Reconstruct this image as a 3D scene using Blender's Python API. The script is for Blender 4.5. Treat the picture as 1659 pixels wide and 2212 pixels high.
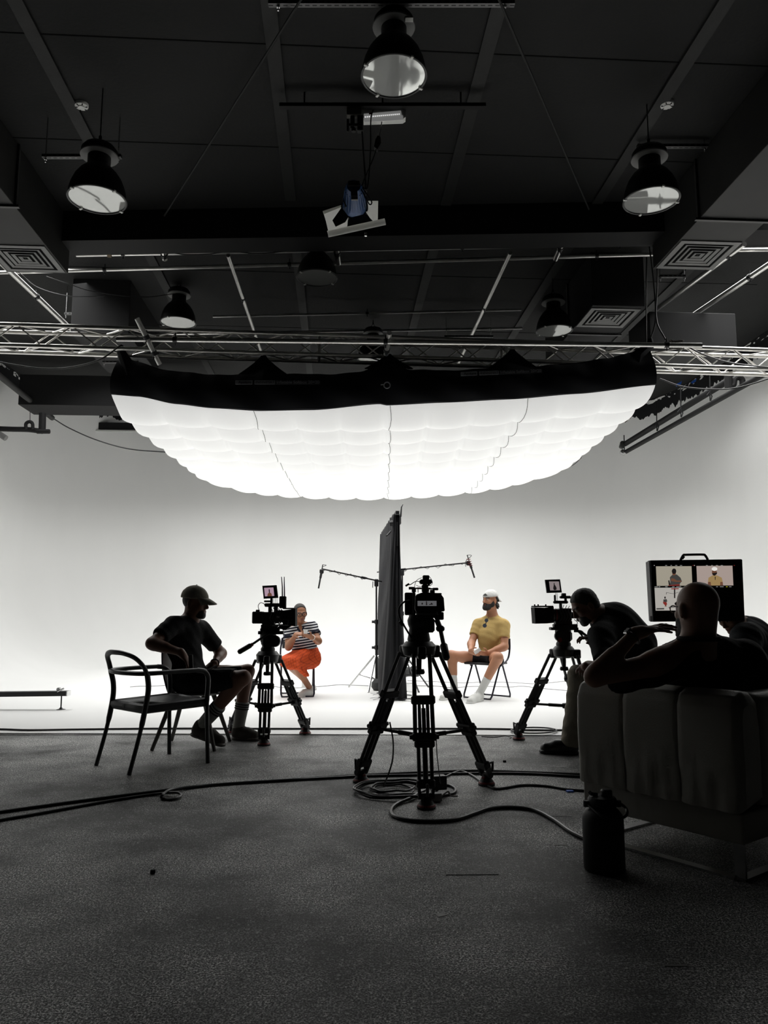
import bpy, bmesh, math, random
import numpy as np
from mathutils import Vector, Matrix, Quaternion, Euler
for _o in list(bpy.data.objects): bpy.data.objects.remove(_o)
SC = bpy.context.scene
COL = SC.collection
random.seed(7)
# ------------------------------------------------------------------ camera, world, exposure
CAM_H, PITCH, FPX = 1.08, math.radians(7.41), 1661.0
cam_d = bpy.data.cameras.new('camera'); cam = bpy.data.objects.new('camera', cam_d); COL.objects.link(cam)
cam.location = (0, 0, CAM_H); cam.rotation_euler = (math.pi/2+PITCH, 0, 0)
cam_d.sensor_fit = 'VERTICAL'; cam_d.sensor_height = 36.0; cam_d.lens = FPX/2212*36.0
cam_d.clip_start = 0.05; cam_d.clip_end = 100
SC.camera = cam
world = bpy.data.worlds.new('world'); SC.world = world; world.use_nodes = True
world.node_tree.nodes['Background'].inputs[0].default_value = (0.5, 0.52, 0.55, 1)
world.node_tree.nodes['Background'].inputs[1].default_value = 0.0
SC.view_settings.view_transform = 'Standard'; SC.view_settings.look = 'None'
SC.view_settings.gamma = 1.0; SC.view_settings.use_curve_mapping = False
SC.view_settings.exposure = 0.0
SC.cycles.max_bounces = 10; SC.cycles.diffuse_bounces = 5; SC.cycles.glossy_bounces = 4
SOFT_L = 0.35          # radiance of the glowing softbox fabric
# unseen area light added under the fabric for the softbox's downward light
_sl = bpy.data.lights.new('softbox_fill', 'AREA'); _sl.shape = 'RECTANGLE'; _sl.size = 5.8; _sl.size_y = 5.4
_sl.energy = 208.0; _sl.spread = math.radians(148); _sl.color = (1, 1, .985)
softbox_fill = bpy.data.objects.new('softbox_fill', _sl); COL.objects.link(softbox_fill); softbox_fill.location = (0, 11.3, 3.10)
# unseen fill light added behind the softbox to brighten rear floor and lower walls
_cl = bpy.data.lights.new('cove_fill', 'AREA'); _cl.shape = 'RECTANGLE'; _cl.size = 10.0; _cl.size_y = 1.4
_cl.energy = 172.0; _cl.spread = math.radians(144); _cl.color = (1, 1, .985)
cove_fill = bpy.data.objects.new('cove_fill', _cl); COL.objects.link(cove_fill); cove_fill.location = (-.3, 14.7, 4.15); cove_fill.rotation_euler = (math.radians(6), 0, math.radians(3.5))
for _x, _y in ((-4.9, 10.4), (5.0, 10.6)):     # two unseen fill lights added high over the outer cove floor
    _wl = bpy.data.lights.new('side_fill', 'AREA'); _wl.shape = 'RECTANGLE'; _wl.size = 1.4; _wl.size_y = 5.0
    _wl.energy = 140.0; _wl.spread = math.radians(130); _wl.color = (1, 1, .985)
    _wo = bpy.data.objects.new('side_fill', _wl); COL.objects.link(_wo); _wo.location = (_x, _y, 5.60); _wo.rotation_euler = (0, math.radians(-8 if _x < 0 else 8), math.radians(3.5))
# ------------------------------------------------------------------ helpers
_cp, _sp = math.cos(PITCH), math.sin(PITCH)
def _ray(x, y):
    a = (x-829.5)/FPX; b = (1106-y)/FPX
    return Vector((a, _cp-b*_sp, _sp+b*_cp))
def P(x, y, Y):
    r = _ray(x, y); return Vector((0, 0, CAM_H))+r*(Y/r.y)
def PZ(x, y, z=0.0):
    r = _ray(x, y); return Vector((0, 0, CAM_H))+r*((z-CAM_H)/r.z)
def bone(a, x, y, L, near=True):
    """point on the sight line of (x,y) at distance L from a"""
    r = _ray(x, y).normalized(); o = Vector((0, 0, CAM_H))-a
    b = o.dot(r); c = o.dot(o)-L*L; d = b*b-c
    t = -b if d <= 0 else (-b-math.sqrt(d) if near else -b+math.sqrt(d))
    q = Vector((0, 0, CAM_H))+r*t
    if d <= 0: q = a+(q-a).normalized()*L
    return q
def V(*a): return Vector(a)
def basis(z, up=(0, 0, 1)):
    z = Vector(z).normalized(); u = Vector(up)
    if abs(z.dot(u.normalized())) > 0.999: u = Vector((0, 1, 0))
    x = u.cross(z).normalized(); y = z.cross(x)
    return Matrix((x, y, z)).transposed()
class MB:
    def __init__(s, M=None): s.v = []; s.f = []; s.M = M
    def add(s, vs, fs):
        n = len(s.v)
        for v in vs:
            v = Vector(v); s.v.append(s.M @ v if s.M else v)
        s.f += [tuple(i+n for i in f) for f in fs]
        return s
    def box(s, c, size, R=None, bev=0.0, seg=1):
        bm = bmesh.new(); bmesh.ops.create_cube(bm, size=1)
        for v in bm.verts: v.co = Vector((v.co.x*size[0], v.co.y*size[1], v.co.z*size[2]))
        if bev > 0: bmesh.ops.bevel(bm, geom=bm.edges[:], offset=min(bev, min(size)*.49), segments=seg, affect='EDGES', profile=.5)
        bm.verts.index_update()
        R = R if R is not None else Matrix.Identity(3); c = Vector(c)
        s.add([c+R @ v.co for v in bm.verts], [[v.index for v in f.verts] for f in bm.faces]); bm.free(); return s
    def beam(s, a, b, w, h, up=(0, 0, 1), bev=0):
        a = Vector(a); b = Vector(b); R = basis(b-a, up)
        return s.box((a+b)/2, (w, h, (b-a).length), R, bev)
    def tube(s, pts, r, seg=8, caps=True, closed=False, flat=1.0):
        pts = [Vector(p) for p in pts]; n = len(pts)
        rs = r if isinstance(r, (list, tuple)) else [r]*n
        vs = []; fs = []
        t0 = (pts[1]-pts[0]).normalized(); R = basis(t0); x, y = R.col[0].copy(), R.col[1].copy()
        for i in range(n):
            if closed: t = pts[(i+1) % n]-pts[i-1]
            elif i == 0: t = pts[1]-pts[0]
            elif i == n-1: t = pts[-1]-pts[-2]
            else: t = (pts[i+1]-pts[i]).normalized()+(pts[i]-pts[i-1]).normalized()
            if t.length < 1e-9: t = t0
            t = t.normalized(); x = (x-t*x.dot(t)); x = x.normalized() if x.length > 1e-6 else basis(t).col[0].copy(); y = t.cross(x)
            for k in range(seg):
                a = 2*math.pi*k/seg; vs.append(pts[i]+x*(math.cos(a)*rs[i])+y*(math.sin(a)*rs[i]*flat))
        m = n if closed else n-1
        for i in range(m):
            j = (i+1) % n
            for k in range(seg):
                l = (k+1) % seg; fs.append((i*seg+k, i*seg+l, j*seg+l, j*seg+k))
        if caps and not closed:
            fs.append(tuple(range(seg-1, -1, -1))); fs.append(tuple((n-1)*seg+k for k in range(seg)))
        return s.add(vs, fs)
    def cyl(s, a, b, r, r2=None, seg=16): return s.tube([a, b], [r, r if r2 is None else r2], seg)
    def lathe(s, prof, o=(0, 0, 0), R=None, seg=24, ang=None):
        o = Vector(o); R = R if R is not None else Matrix.Identity(3); vs = []; fs = []; n = len(prof)
        for k in range(seg):
            a = 2*math.pi*k/seg
            for r, z in prof: vs.append(o+R @ Vector((math.cos(a)*max(r, 1e-5), math.sin(a)*max(r, 1e-5), z)))
        for k in range(seg):
            l = (k+1) % seg
            for i in range(n-1): fs.append((k*n+i, l*n+i, l*n+i+1, k*n+i+1))
        return s.add(vs, fs)
    def prism(s, poly, o, ux, uy, th):
        """polygon in the plane o+ux,uy, thickness th along ux x uy"""
        o = Vector(o); ux = Vector(ux); uy = Vector(uy); n = ux.cross(uy).normalized()*th; k = len(poly)
        vs = [o+ux*p[0]+uy*p[1] for p in poly]; vs += [v+n for v in vs]
        fs = [tuple(range(k-1, -1, -1)), tuple(range(k, 2*k))]+[(i, (i+1) % k, k+(i+1) % k, k+i) for i in range(k)]
        return s.add(vs, fs)
    def grid(s, fn, nu, nv, closed_u=False):
        vs = [fn(i/nu, j/nv) for i in range(nu+1) for j in range(nv+1)]; m = nv+1
        return s.add(vs, [(i*m+j, (i+1)*m+j, (i+1)*m+j+1, i*m+j+1) for i in range(nu) for j in range(nv)])
    def build(s, name, mat, parent=None, world=True, smooth=35, origin=None, recalc=True):
        off = Vector((0, 0, 0)); loc = Vector((0, 0, 0))
        if parent is not None:
            if world:
                q = parent
                while q is not None: off += q.location; q = q.parent
        else:
            if origin is not None: off = Vector(origin)
            else:
                xs = [v.x for v in s.v]; ys = [v.y for v in s.v]; zs = [v.z for v in s.v]
                off = Vector(((min(xs)+max(xs))/2, (min(ys)+max(ys))/2, min(zs)))
            loc = off
        me = bpy.data.meshes.new(name); me.from_pydata([tuple(v-off) for v in s.v], [], s.f)
        if recalc:
            bm = bmesh.new(); bm.from_mesh(me); bmesh.ops.recalc_face_normals(bm, faces=bm.faces[:]); bm.to_mesh(me); bm.free()
        me.materials.append(mat)
        if smooth:
            me.shade_smooth(); me.set_sharp_from_angle(angle=math.radians(smooth))
        o = bpy.data.objects.new(name, me); COL.objects.link(o); o.location = loc
        if parent is not None: o.parent = parent
        return o
def tag(o, label=None, cat=None, group=None, kind=None):
    if label: o['label'] = label
    if cat: o['category'] = cat
    if group: o['group'] = group
    if kind: o['kind'] = kind
    return o
def thing(name, loc, label, cat, group=None, rz=0.0):
    o = bpy.data.objects.new(name, None); COL.objects.link(o); o.empty_display_size = .1
    o.location = loc; o.rotation_euler = (0, 0, rz); return tag(o, label, cat, group)
def struct(o, label=None): o['kind'] = 'structure'; o['label'] = label or o.name; return o
def copy_tree(o, parent=None):
    c = o.copy(); COL.objects.link(c)
    if parent is not None: c.parent = parent
    for ch in [k for k in list(bpy.data.objects) if k.parent == o]: copy_tree(ch, c)
    return c
def bez(pts, n=8):
    """smooth curve through points (Catmull-Rom)"""
    pts = [Vector(p) for p in pts]; q = [pts[0]*2-pts[1]]+pts+[pts[-1]*2-pts[-2]]; out = []
    for i in range(1, len(q)-2):
        for k in range(n):
            t = k/n; a, b, c, d = q[i-1], q[i], q[i+1], q[i+2]
            out.append(.5*((2*b)+(c-a)*t+(2*a-5*b+4*c-d)*t*t+(3*b-a-3*c+d)*t**3))
    out.append(pts[-1]); return out
def text_mesh(body, size, M, name, mat, parent, depth=.0006, bold=False):
    cu = bpy.data.curves.new('t', 'FONT'); cu.body = body; cu.size = size; cu.extrude = depth; cu.align_x = 'LEFT'; cu.align_y = 'CENTER'
    if bold: cu.offset = size*.02
    ob = bpy.data.objects.new('t', cu); COL.objects.link(ob); dg = bpy.context.evaluated_depsgraph_get()
    me = bpy.data.meshes.new_from_object(ob.evaluated_get(dg)); bpy.data.objects.remove(ob); bpy.data.curves.remove(cu)
    me.transform(M); me.materials.clear(); me.materials.append(mat)
    o = bpy.data.objects.new(name, me); COL.objects.link(o); o.parent = parent; return o
# ------------------------------------------------------------------ materials
def mat(name, col, rough=.5, metal=0.0, bump=0.0, bscale=40.0, var=0.0, vscale=6.0, emit=0.0, ecol=None, spec=.5, sheen=0.0, stretch=(1, 1, 1)):
    m = bpy.data.materials.new(name); m.use_nodes = True; nt = m.node_tree; b = nt.nodes['Principled BSDF']
    b.inputs['Base Color'].default_value = (*col, 1); b.inputs['Roughness'].default_value = rough; b.inputs['Metallic'].default_value = metal
    b.inputs['Specular IOR Level'].default_value = spec
    if sheen: b.inputs['Sheen Weight'].default_value = sheen
    if emit:
        b.inputs['Emission Color'].default_value = (*(ecol or col), 1); b.inputs['Emission Strength'].default_value = emit
    if bump or var:
        tc = nt.nodes.new('ShaderNodeTexCoord'); mp = nt.nodes.new('ShaderNodeMapping'); mp.inputs['Scale'].default_value = stretch
        nt.links.new(tc.outputs['Object'], mp.inputs['Vector'])
    if var:
        n = nt.nodes.new('ShaderNodeTexNoise'); n.inputs['Scale'].default_value = vscale; n.inputs['Detail'].default_value = 5
        r = nt.nodes.new('ShaderNodeMapRange'); r.inputs[3].default_value = 1-var; r.inputs[4].default_value = 1+var
        x = nt.nodes.new('ShaderNodeMix'); x.data_type = 'RGBA'; x.blend_type = 'MULTIPLY'; x.inputs[0].default_value = 1
        x.inputs[6].default_value = (*col, 1)
        nt.links.new(mp.outputs[0], n.inputs['Vector']); nt.links.new(n.outputs[0], r.inputs[0]); nt.links.new(r.outputs[0], x.inputs[7]); nt.links.new(x.outputs[2], b.inputs['Base Color'])
    if bump:
        n = nt.nodes.new('ShaderNodeTexNoise'); n.inputs['Scale'].default_value = bscale; n.inputs['Detail'].default_value = 4
        u = nt.nodes.new('ShaderNodeBump'); u.inputs['Strength'].default_value = bump; u.inputs['Distance'].default_value = .02
        nt.links.new(mp.outputs[0], n.inputs['Vector']); nt.links.new(n.outputs[0], u.inputs['Height']); nt.links.new(u.outputs[0], b.inputs['Normal'])
    return m
M = {}
M['black_metal'] = mat('black_metal', (.012, .012, .013), .42)
M['black_plastic'] = mat('black_plastic', (.010, .010, .011), .5)
M['matte_black'] = mat('matte_black', (.010, .0105, .011), .8, spec=.25)
M['tube_metal'] = mat('tube_metal', (.74, .73, .70), .30, .9, var=.25, vscale=9)
M['truss_metal'] = mat('truss_metal', (.80, .78, .74), .28, .9, var=.15, vscale=14)
M['steel'] = mat('steel', (.62, .62, .62), .25, 1.0)
M['chrome'] = mat('chrome', (.75, .75, .76), .12, 1.0)
M['ceiling'] = mat('ceiling_paint', (.0110, .0114, .0112), .75, bump=.15, bscale=30, var=.25, vscale=3, spec=.3)
M['groove'] = mat('groove', (.004, .004, .004), .9, spec=.1)
M['strip'] = mat('ceiling_strip', (.017, .0175, .017), .6, bump=.1, bscale=20, var=.3, vscale=8, spec=.3)
M['duct'] = mat('duct_paint', (.022, .022, .021), .6, var=.25, vscale=5, spec=.4)
M['duct_dark'] = mat('duct_dark_paint', (.009, .009, .0095), .7, spec=.3)
M['grille'] = mat('grille_metal', (.16, .16, .155), .45, .3, var=.2, vscale=10)
M['lamp_black'] = mat('lamp_black', (.004, .004, .004), .5, spec=.25)
M['lamp_under'] = mat('lamp_tray', (.14, .14, .135), .5, var=.2)
M['lamp_glass'] = mat('lamp_lens', (.66, .67, .65), .035, .5, bump=.01, bscale=3)
M['rim'] = mat('lamp_rim', (.06, .06, .06), .4, .5)
M['clip'] = mat('clip', (.8, .8, .76), .4)
M['white_plastic'] = mat('white_plastic', (.85, .85, .82), .45)
M['clear_plastic'] = mat('clear_plastic', (.65, .65, .63), .25)
M['wire'] = mat('steel_wire', (.05, .05, .048), .5, .4)
M['cable'] = mat('black_cable', (.011, .011, .012), .38)
M['cable_grey'] = mat('grey_cable', (.22, .22, .22), .5)
M['rope'] = mat('rope', (.11, .10, .088), .9, bump=.5, bscale=200)
M['soft_black'] = mat('softbox_skirt', (.0055, .0058, .0075), .75, bump=.25, bscale=4, spec=.2)
M['badge'] = mat('badge', (.20, .205, .22), .5)
M['badge_dark'] = mat('badge_dark', (.03, .03, .035), .5)
M['blue_housing'] = mat('blue_housing', (.012, .06, .19), .4)
M['lamp_cover'] = mat('lamp_cover', (.8, .8, .78), .3, emit=.16)
M['white_sheet'] = mat('white_sheet', (.62, .62, .60), .6)
M['foil'] = mat('frosted_gel', (.52, .52, .49), .35, .2)
def paper(name, col, tr):
    m = mat(name, col, .6); nt = m.node_tree; b = nt.nodes['Principled BSDF']; o = nt.nodes['Material Output']; t = nt.nodes.new('ShaderNodeBsdfTranslucent'); t.inputs[0].default_value = (*col, 1)
    x = nt.nodes.new('ShaderNodeMixShader'); x.inputs[0].default_value = tr; nt.links.new(b.outputs[0], x.inputs[1]); nt.links.new(t.outputs[0], x.inputs[2]); nt.links.new(x.outputs[0], o.inputs[0]); return m
M['white_sheet'] = paper('white_sheet', (.92, .92, .90), .75); M['foil'] = paper('frosted_gel', (.85, .85, .82), .6)
M['led'] = mat('led', (.9, .9, .9), .4, emit=1.0)
M['wood'] = mat('bare_wood', (.30, .23, .15), .7, var=.3, vscale=20)
M['red'] = mat('red_rubber', (.20, .012, .012), .5)
M['blue'] = mat('blue_plastic', (.02, .12, .55), .5)
M['yellow'] = mat('yellow_tape', (.45, .28, .03), .6)
# ---- floor
def floor_material():
    m = mat('studio_floor', (.04, .04, .04), .5); nt = m.node_tree; b = nt.nodes['Principled BSDF']; L = nt.links
    tc = nt.nodes.new('ShaderNodeTexCoord')
    def noise(scale, detail, st=(1, 1, 1), rough=.6):
        mp = nt.nodes.new('ShaderNodeMapping'); mp.inputs['Scale'].default_value = st; L.new(tc.outputs['Object'], mp.inputs[0])
        n = nt.nodes.new('ShaderNodeTexNoise'); n.inputs['Scale'].default_value = scale; n.inputs['Detail'].default_value = detail; n.inputs['Roughness'].default_value = rough
        L.new(mp.outputs[0], n.inputs['Vector']); return n.outputs[0]
    def rng(v, a, b_, c, d):
        r = nt.nodes.new('ShaderNodeMapRange'); r.inputs[1].default_value = a; r.inputs[2].default_value = b_; r.inputs[3].default_value = c; r.inputs[4].default_value = d
        L.new(v, r.inputs[0]); return r.outputs[0]
    def mth(op, a, c):
        n = nt.nodes.new('ShaderNodeMath'); n.operation = op
        for i, q in ((0, a), (1, c)):
            if isinstance(q, (int, float)): n.inputs[i].default_value = q
            else: L.new(q, n.inputs[i])
        return n.outputs[0]
    big = rng(noise(.9, 6), .36, .64, .45, 1.6)
    speck = rng(noise(48, 2), .62, .66, 0, 1)
    scr1 = rng(noise(5, 4, (1, 22, 1)), .585, .64, 0, .8)
    scr2 = rng(noise(6, 4, (16, 1.2, 1)), .61, .66, 0, .6)
    smear = rng(noise(2.5, 5, (1, 4, 1)), .45, .75, 0, .6)
    g3 = mth('MULTIPLY', rng(noise(150, 4, rough=.8), .47, .60, 0, 1), rng(noise(60, 5, rough=.8), .40, .58, .25, 1.0))
    wr = rng(noise(1.1, 7, rough=.62), .41, .60, .18, 1.3)
    vo = nt.nodes.new('ShaderNodeTexVoronoi'); vo.inputs['Scale'].default_value = 9.0; L.new(tc.outputs['Object'], vo.inputs['Vector'])
    vs = nt.nodes.new('ShaderNodeSeparateColor'); L.new(vo.outputs['Color'], vs.inputs[0])
    chip = mth('MULTIPLY', mth('LESS_THAN', vo.outputs['Distance'], mth('MULTIPLY', .045, vs.outputs[1])), mth('GREATER_THAN', vs.outputs[0], .55))
    base = mth('ADD', mth('MULTIPLY', big, .062), mth('MULTIPLY', mth('MULTIPLY', g3, wr), 1.25))
    add = mth('ADD', mth('MULTIPLY', mth('ADD', speck, mth('MULTIPLY', chip, 2.2)), .22), mth('ADD', mth('MULTIPLY', mth('ADD', scr1, scr2), .07), mth('MULTIPLY', smear, .016)))
    col = mth('ADD', base, add)
    cm = nt.nodes.new('ShaderNodeCombineColor'); L.new(col, cm.inputs[0]); L.new(col, cm.inputs[1]); L.new(mth('MULTIPLY', col, .98), cm.inputs[2])
    L.new(cm.outputs[0], b.inputs['Base Color'])
    g2 = rng(noise(150, 4, rough=.8), .42, .60, 0, 1)
    wear = rng(noise(1.6, 7, rough=.65), .36, .64, .25, 1.0)
    L.new(mth('ADD', .03, mth('MULTIPLY', mth('MULTIPLY', g2, wear), .22)), b.inputs['Specular IOR Level'])
    b.inputs['Roughness'].default_value = .50
    u = nt.nodes.new('ShaderNodeBump'); u.inputs['Strength'].default_value = .55; u.inputs['Distance'].default_value = .002
    L.new(noise(150, 4, rough=.8), u.inputs['Height']); L.new(u.outputs[0], b.inputs['Normal'])
    return m
M['floor'] = floor_material()
# ---- white cove wall with black paint above a ragged brushed edge
def cyc_material():
    m = mat('cove_paint', (.80, .80, .785), .55, spec=.3); nt = m.node_tree; b = nt.nodes['Principled BSDF']; L = nt.links
    tc = nt.nodes.new('ShaderNodeTexCoord'); sx = nt.nodes.new('ShaderNodeSeparateXYZ'); L.new(tc.outputs['Object'], sx.inputs[0])
    def noise(scale, st, detail=2):
        mp = nt.nodes.new('ShaderNodeMapping'); mp.inputs['Scale'].default_value = st; L.new(tc.outputs['Object'], mp.inputs[0])
        n = nt.nodes.new('ShaderNodeTexNoise'); n.inputs['Scale'].default_value = scale; n.inputs['Detail'].default_value = detail; L.new(mp.outputs[0], n.inputs['Vector']); return n.outputs[0]
    def mth(op, a, c):
        n = nt.nodes.new('ShaderNodeMath'); n.operation = op
        for i, q in ((0, a), (1, c)):
            if isinstance(q, (int, float)): n.inputs[i].default_value = q
            else: L.new(q, n.inputs[i])
        return n.outputs[0]
    edge = mth('ADD', 5.42, mth('ADD', mth('MULTIPLY', mth('SUBTRACT', noise(9, (1, 1, .12), 3), .5), .35), mth('MULTIPLY', mth('SUBTRACT', noise(.6, (1, 1, 0.2)), .5), .25)))
    k = mth('GREATER_THAN', sx.outputs[2], edge)
    band = mth('MULTIPLY', mth('GREATER_THAN', noise(5, (1, 1, 3), 4), .56), mth('MULTIPLY', mth('GREATER_THAN', sx.outputs[2], 5.64), mth('LESS_THAN', sx.outputs[2], 5.73)))
    k2 = mth('MULTIPLY', k, mth('SUBTRACT', 1.0, band))
    mx = nt.nodes.new('ShaderNodeMix'); mx.data_type = 'RGBA'; L.new(k2, mx.inputs[0])
    wv = nt.nodes.new('ShaderNodeMapRange'); L.new(noise(1.5, (1, 1, .3), 5), wv.inputs[0]); wv.inputs[3].default_value = .775; wv.inputs[4].default_value = .825
    cm = nt.nodes.new('ShaderNodeCombineColor'); L.new(wv.outputs[0], cm.inputs[0]); L.new(wv.outputs[0], cm.inputs[1]); L.new(mth('MULTIPLY', wv.outputs[0], .985), cm.inputs[2])
    L.new(cm.outputs[0], mx.inputs[6]); mx.inputs[7].default_value = (.007, .0075, .009, 1)
    L.new(mx.outputs[2], b.inputs['Base Color'])
    return m
M['cyc'] = cyc_material()
# ---- glowing softbox fabric: an evenly lit white cloth
M['glow'] = mat('glowing_fabric', (.80, .80, .79), .8, emit=SOFT_L, ecol=(1, 1, .985), spec=.1, bump=.06, bscale=3)
# ------------------------------------------------------------------ the room
TH = math.radians(3.5)
def RM(x, y, z=0.0):
    c, s = math.cos(TH), math.sin(TH); return Vector((x*c-y*s, x*s+y*c, z))
XL, XR, YB, ZC = -6.30, 7.15, 17.40, 5.75
CORN, COVE = 2.3, 2.0
def yfront(x): return (7.0-x*math.sin(TH))/math.cos(TH)
def room():
    # white cove: plan path, then cove profile
    path = []
    for i in range(9): path.append((XL, yfront(XL)+(YB-CORN-yfront(XL))*i/9, 1, 0))
    for i in range(13):
        a = math.pi-math.pi/2*i/12; path.append((XL+CORN+CORN*math.cos(a), YB-CORN+CORN*math.sin(a), -math.cos(a), -math.sin(a)))
    for i in range(1, 14): path.append((XL+CORN+(XR-XL-2*CORN)*i/14, YB, 0, -1))
    for i in range(13):
        a = math.pi/2-math.pi/2*i/12; path.append((XR-CORN+CORN*math.cos(a), YB-CORN+CORN*math.sin(a), -math.cos(a), -math.sin(a)))
    for i in range(1, 10): path.append((XR, YB-CORN+(yfront(XR)-(YB-CORN))*i/9, -1, 0))
    prof = [(COVE-COVE*math.sin(a), COVE-COVE*math.cos(a)) for a in [math.pi/2*k/28 for k in range(29)]]+[(0, 2.6), (0, 3.6), (0, 4.5), (0, ZC-.002)]
    prof = [(d, max(z, .006)) for d, z in prof]
    n = len(prof); cut = [0, 8, len(path)-9, len(path)-1]
    for (i0, i1), nm, lab in zip(zip(cut, cut[1:]), ('wall_left', 'wall_back', 'wall_right'), ('left wall of the white cove', 'back wall of the white cove with rounded corners', 'right wall of the white cove')):
        m = MB(); vs = []; fs = []
        for (x, y, nx, ny) in path[i0:i1+1]:
            for d, z in prof: vs.append(RM(x+nx*d, y+ny*d, z))
        for i in range(i1-i0):
            for j in range(n-1): fs.append((i*n+j, (i+1)*n+j, (i+1)*n+j+1, i*n+j+1))
        m.add(vs, fs); struct(m.build(nm, M['cyc'], smooth=40, origin=(0, 0, 0)), lab+' with ragged black paint above')
    m = MB(); m.add([RM(x+nx*COVE, y+ny*COVE, .006) for x, y, nx, ny in path], [tuple(range(len(path)))])
    m.add([RM(XL, yfront(XL), 0), RM(XR, yfront(XR), 0), RM(XR-COVE, yfront(XR-COVE), .006), RM(XL+COVE, yfront(XL+COVE), .006)], [(0, 1, 2, 3)])
    white = m.build('floor', M['cyc'], smooth=40, origin=(0, 0, 0))
    f = MB(); f.box((0.3, 2.0, -.05), (18, 10.4, .1)); struct(f.build('floor', M['floor'], smooth=0, origin=(0, 0, 0)), 'scuffed dark grey studio floor'); struct(white, 'white painted floor of the cove')
    c = MB(); q = [RM(-8, -2, ZC), RM(9, -2, ZC), RM(9, 17.9, ZC), RM(-8, 17.9, ZC)]
    c.add([*q, *[p+V(0, 0, .2) for p in q]], [(0, 1, 2, 3), (7, 6, 5, 4), (0, 4, 5, 1), (1, 5, 6, 2), (2, 6, 7, 3), (3, 7, 4, 0)])
    struct(c.build('ceiling', M['ceiling'], smooth=0, origin=(0, 0, ZC)), 'black painted board ceiling')
    # downstand beam
    a, b = PZ(-700, 533, 5.38), PZ(2400, 485, 5.38)
    d = (b-a).normalized(); nrm = V(-d.y, d.x, 0)
    bm_ = MB(); bm_.add([a, b, b+nrm*.36, a+nrm*.36]+[p+V(0, 0, ZC-5.38-.002) for p in (a, b, b+nrm*.36, a+nrm*.36)], [(0, 1, 2, 3), (4, 5, 6, 7), (0, 1, 5, 4), (1, 2, 6, 5), (2, 3, 7, 6), (3, 0, 4, 7)])
    struct(bm_.build('trim_1', M['duct_dark'], smooth=0), 'black beam across the ceiling')
    k = 2
    for x in (-4.45, -2.5, -.56, 1.22, 2.95, 4.8):
        s = MB(); a, b = RM(x, -1.5, ZC), RM(x, 8.28, ZC); s.beam(a-V(0, 0, .012), b-V(0, 0, .012), .12, .024)
        struct(s.build('trim_%d' % k, M['strip'], smooth=0), 'black ceiling batten'); k += 1
    for y in (4.44, 5.87, 7.30):
        s = MB(); a, b = RM(-5.4, y, ZC), RM(6, y, ZC); s.beam(a-V(0, 0, .001), b-V(0, 0, .001), .012, .004)
        struct(s.build('trim_%d' % k, M['groove'], smooth=0), 'dark joint between ceiling boards'); k += 1
    for y in (10.2, 12.3):
        s = MB(); a, b = RM(-5.4, y, ZC), RM(6, y, ZC); s.beam(a-V(0, 0, .001), b-V(0, 0, .001), .014, .004)
        struct(s.build('trim_%d' % k, M['groove'], smooth=0), 'dark joint between ceiling boards'); k += 1
    for x in (-2.5, -.56, 1.22, 2.95, 4.8):
        s = MB(); a, b = RM(x, 9.2, ZC), RM(x, 17.3, ZC); s.beam(a-V(0, 0, .012), b-V(0, 0, .012), .12, .024)
        struct(s.build('trim_%d' % k, M['strip'], smooth=0), 'black ceiling batten beyond the beam'); k += 1
room()
# ------------------------------------------------------------------ the softbox
SX0, SX1, SY0, SY1 = -3.10, 3.09, 8.50, 14.45
def interp(t, tab):
    for (a, u), (b, v) in zip(tab, tab[1:]):
        if t <= b:
            k = (t-a)/(b-a); k = k*k*(3-2*k)*.5+k*.5; return u+(v-u)*k
    return tab[-1][1]
EDGE = [(px, P(px, py, SY0).z) for px, py in ((230, 851), (300, 856), (380, 872), (460, 881), (560, 887), (680, 885), (820, 872), (835, 875), (960, 869), (1100, 862), (1250, 850), (1414, 831), (1440, 829))]
TOP = [(px, P(px, py, SY0).z) for px, py in ((230, 775), (262, 772), (285, 780), (350, 797), (440, 806), (530, 806), (570, 790), (610, 804), (700, 806), (780, 800), (838, 778), (890, 796), (980, 797), (1060, 793), (1105, 775), (1150, 790), (1240, 782), (1320, 772), (1380, 758), (1414, 748), (1440, 748))]
def px_of(X): return 829.5+X/8.74*FPX
def edge_z(X): return interp(px_of(X), EDGE)
def top_z(X): return interp(px_of(X), TOP)
def tilt(X): return .03+.17*max(0, (X+.5)/3.5)**1.5     # the right side hangs a little higher
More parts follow.
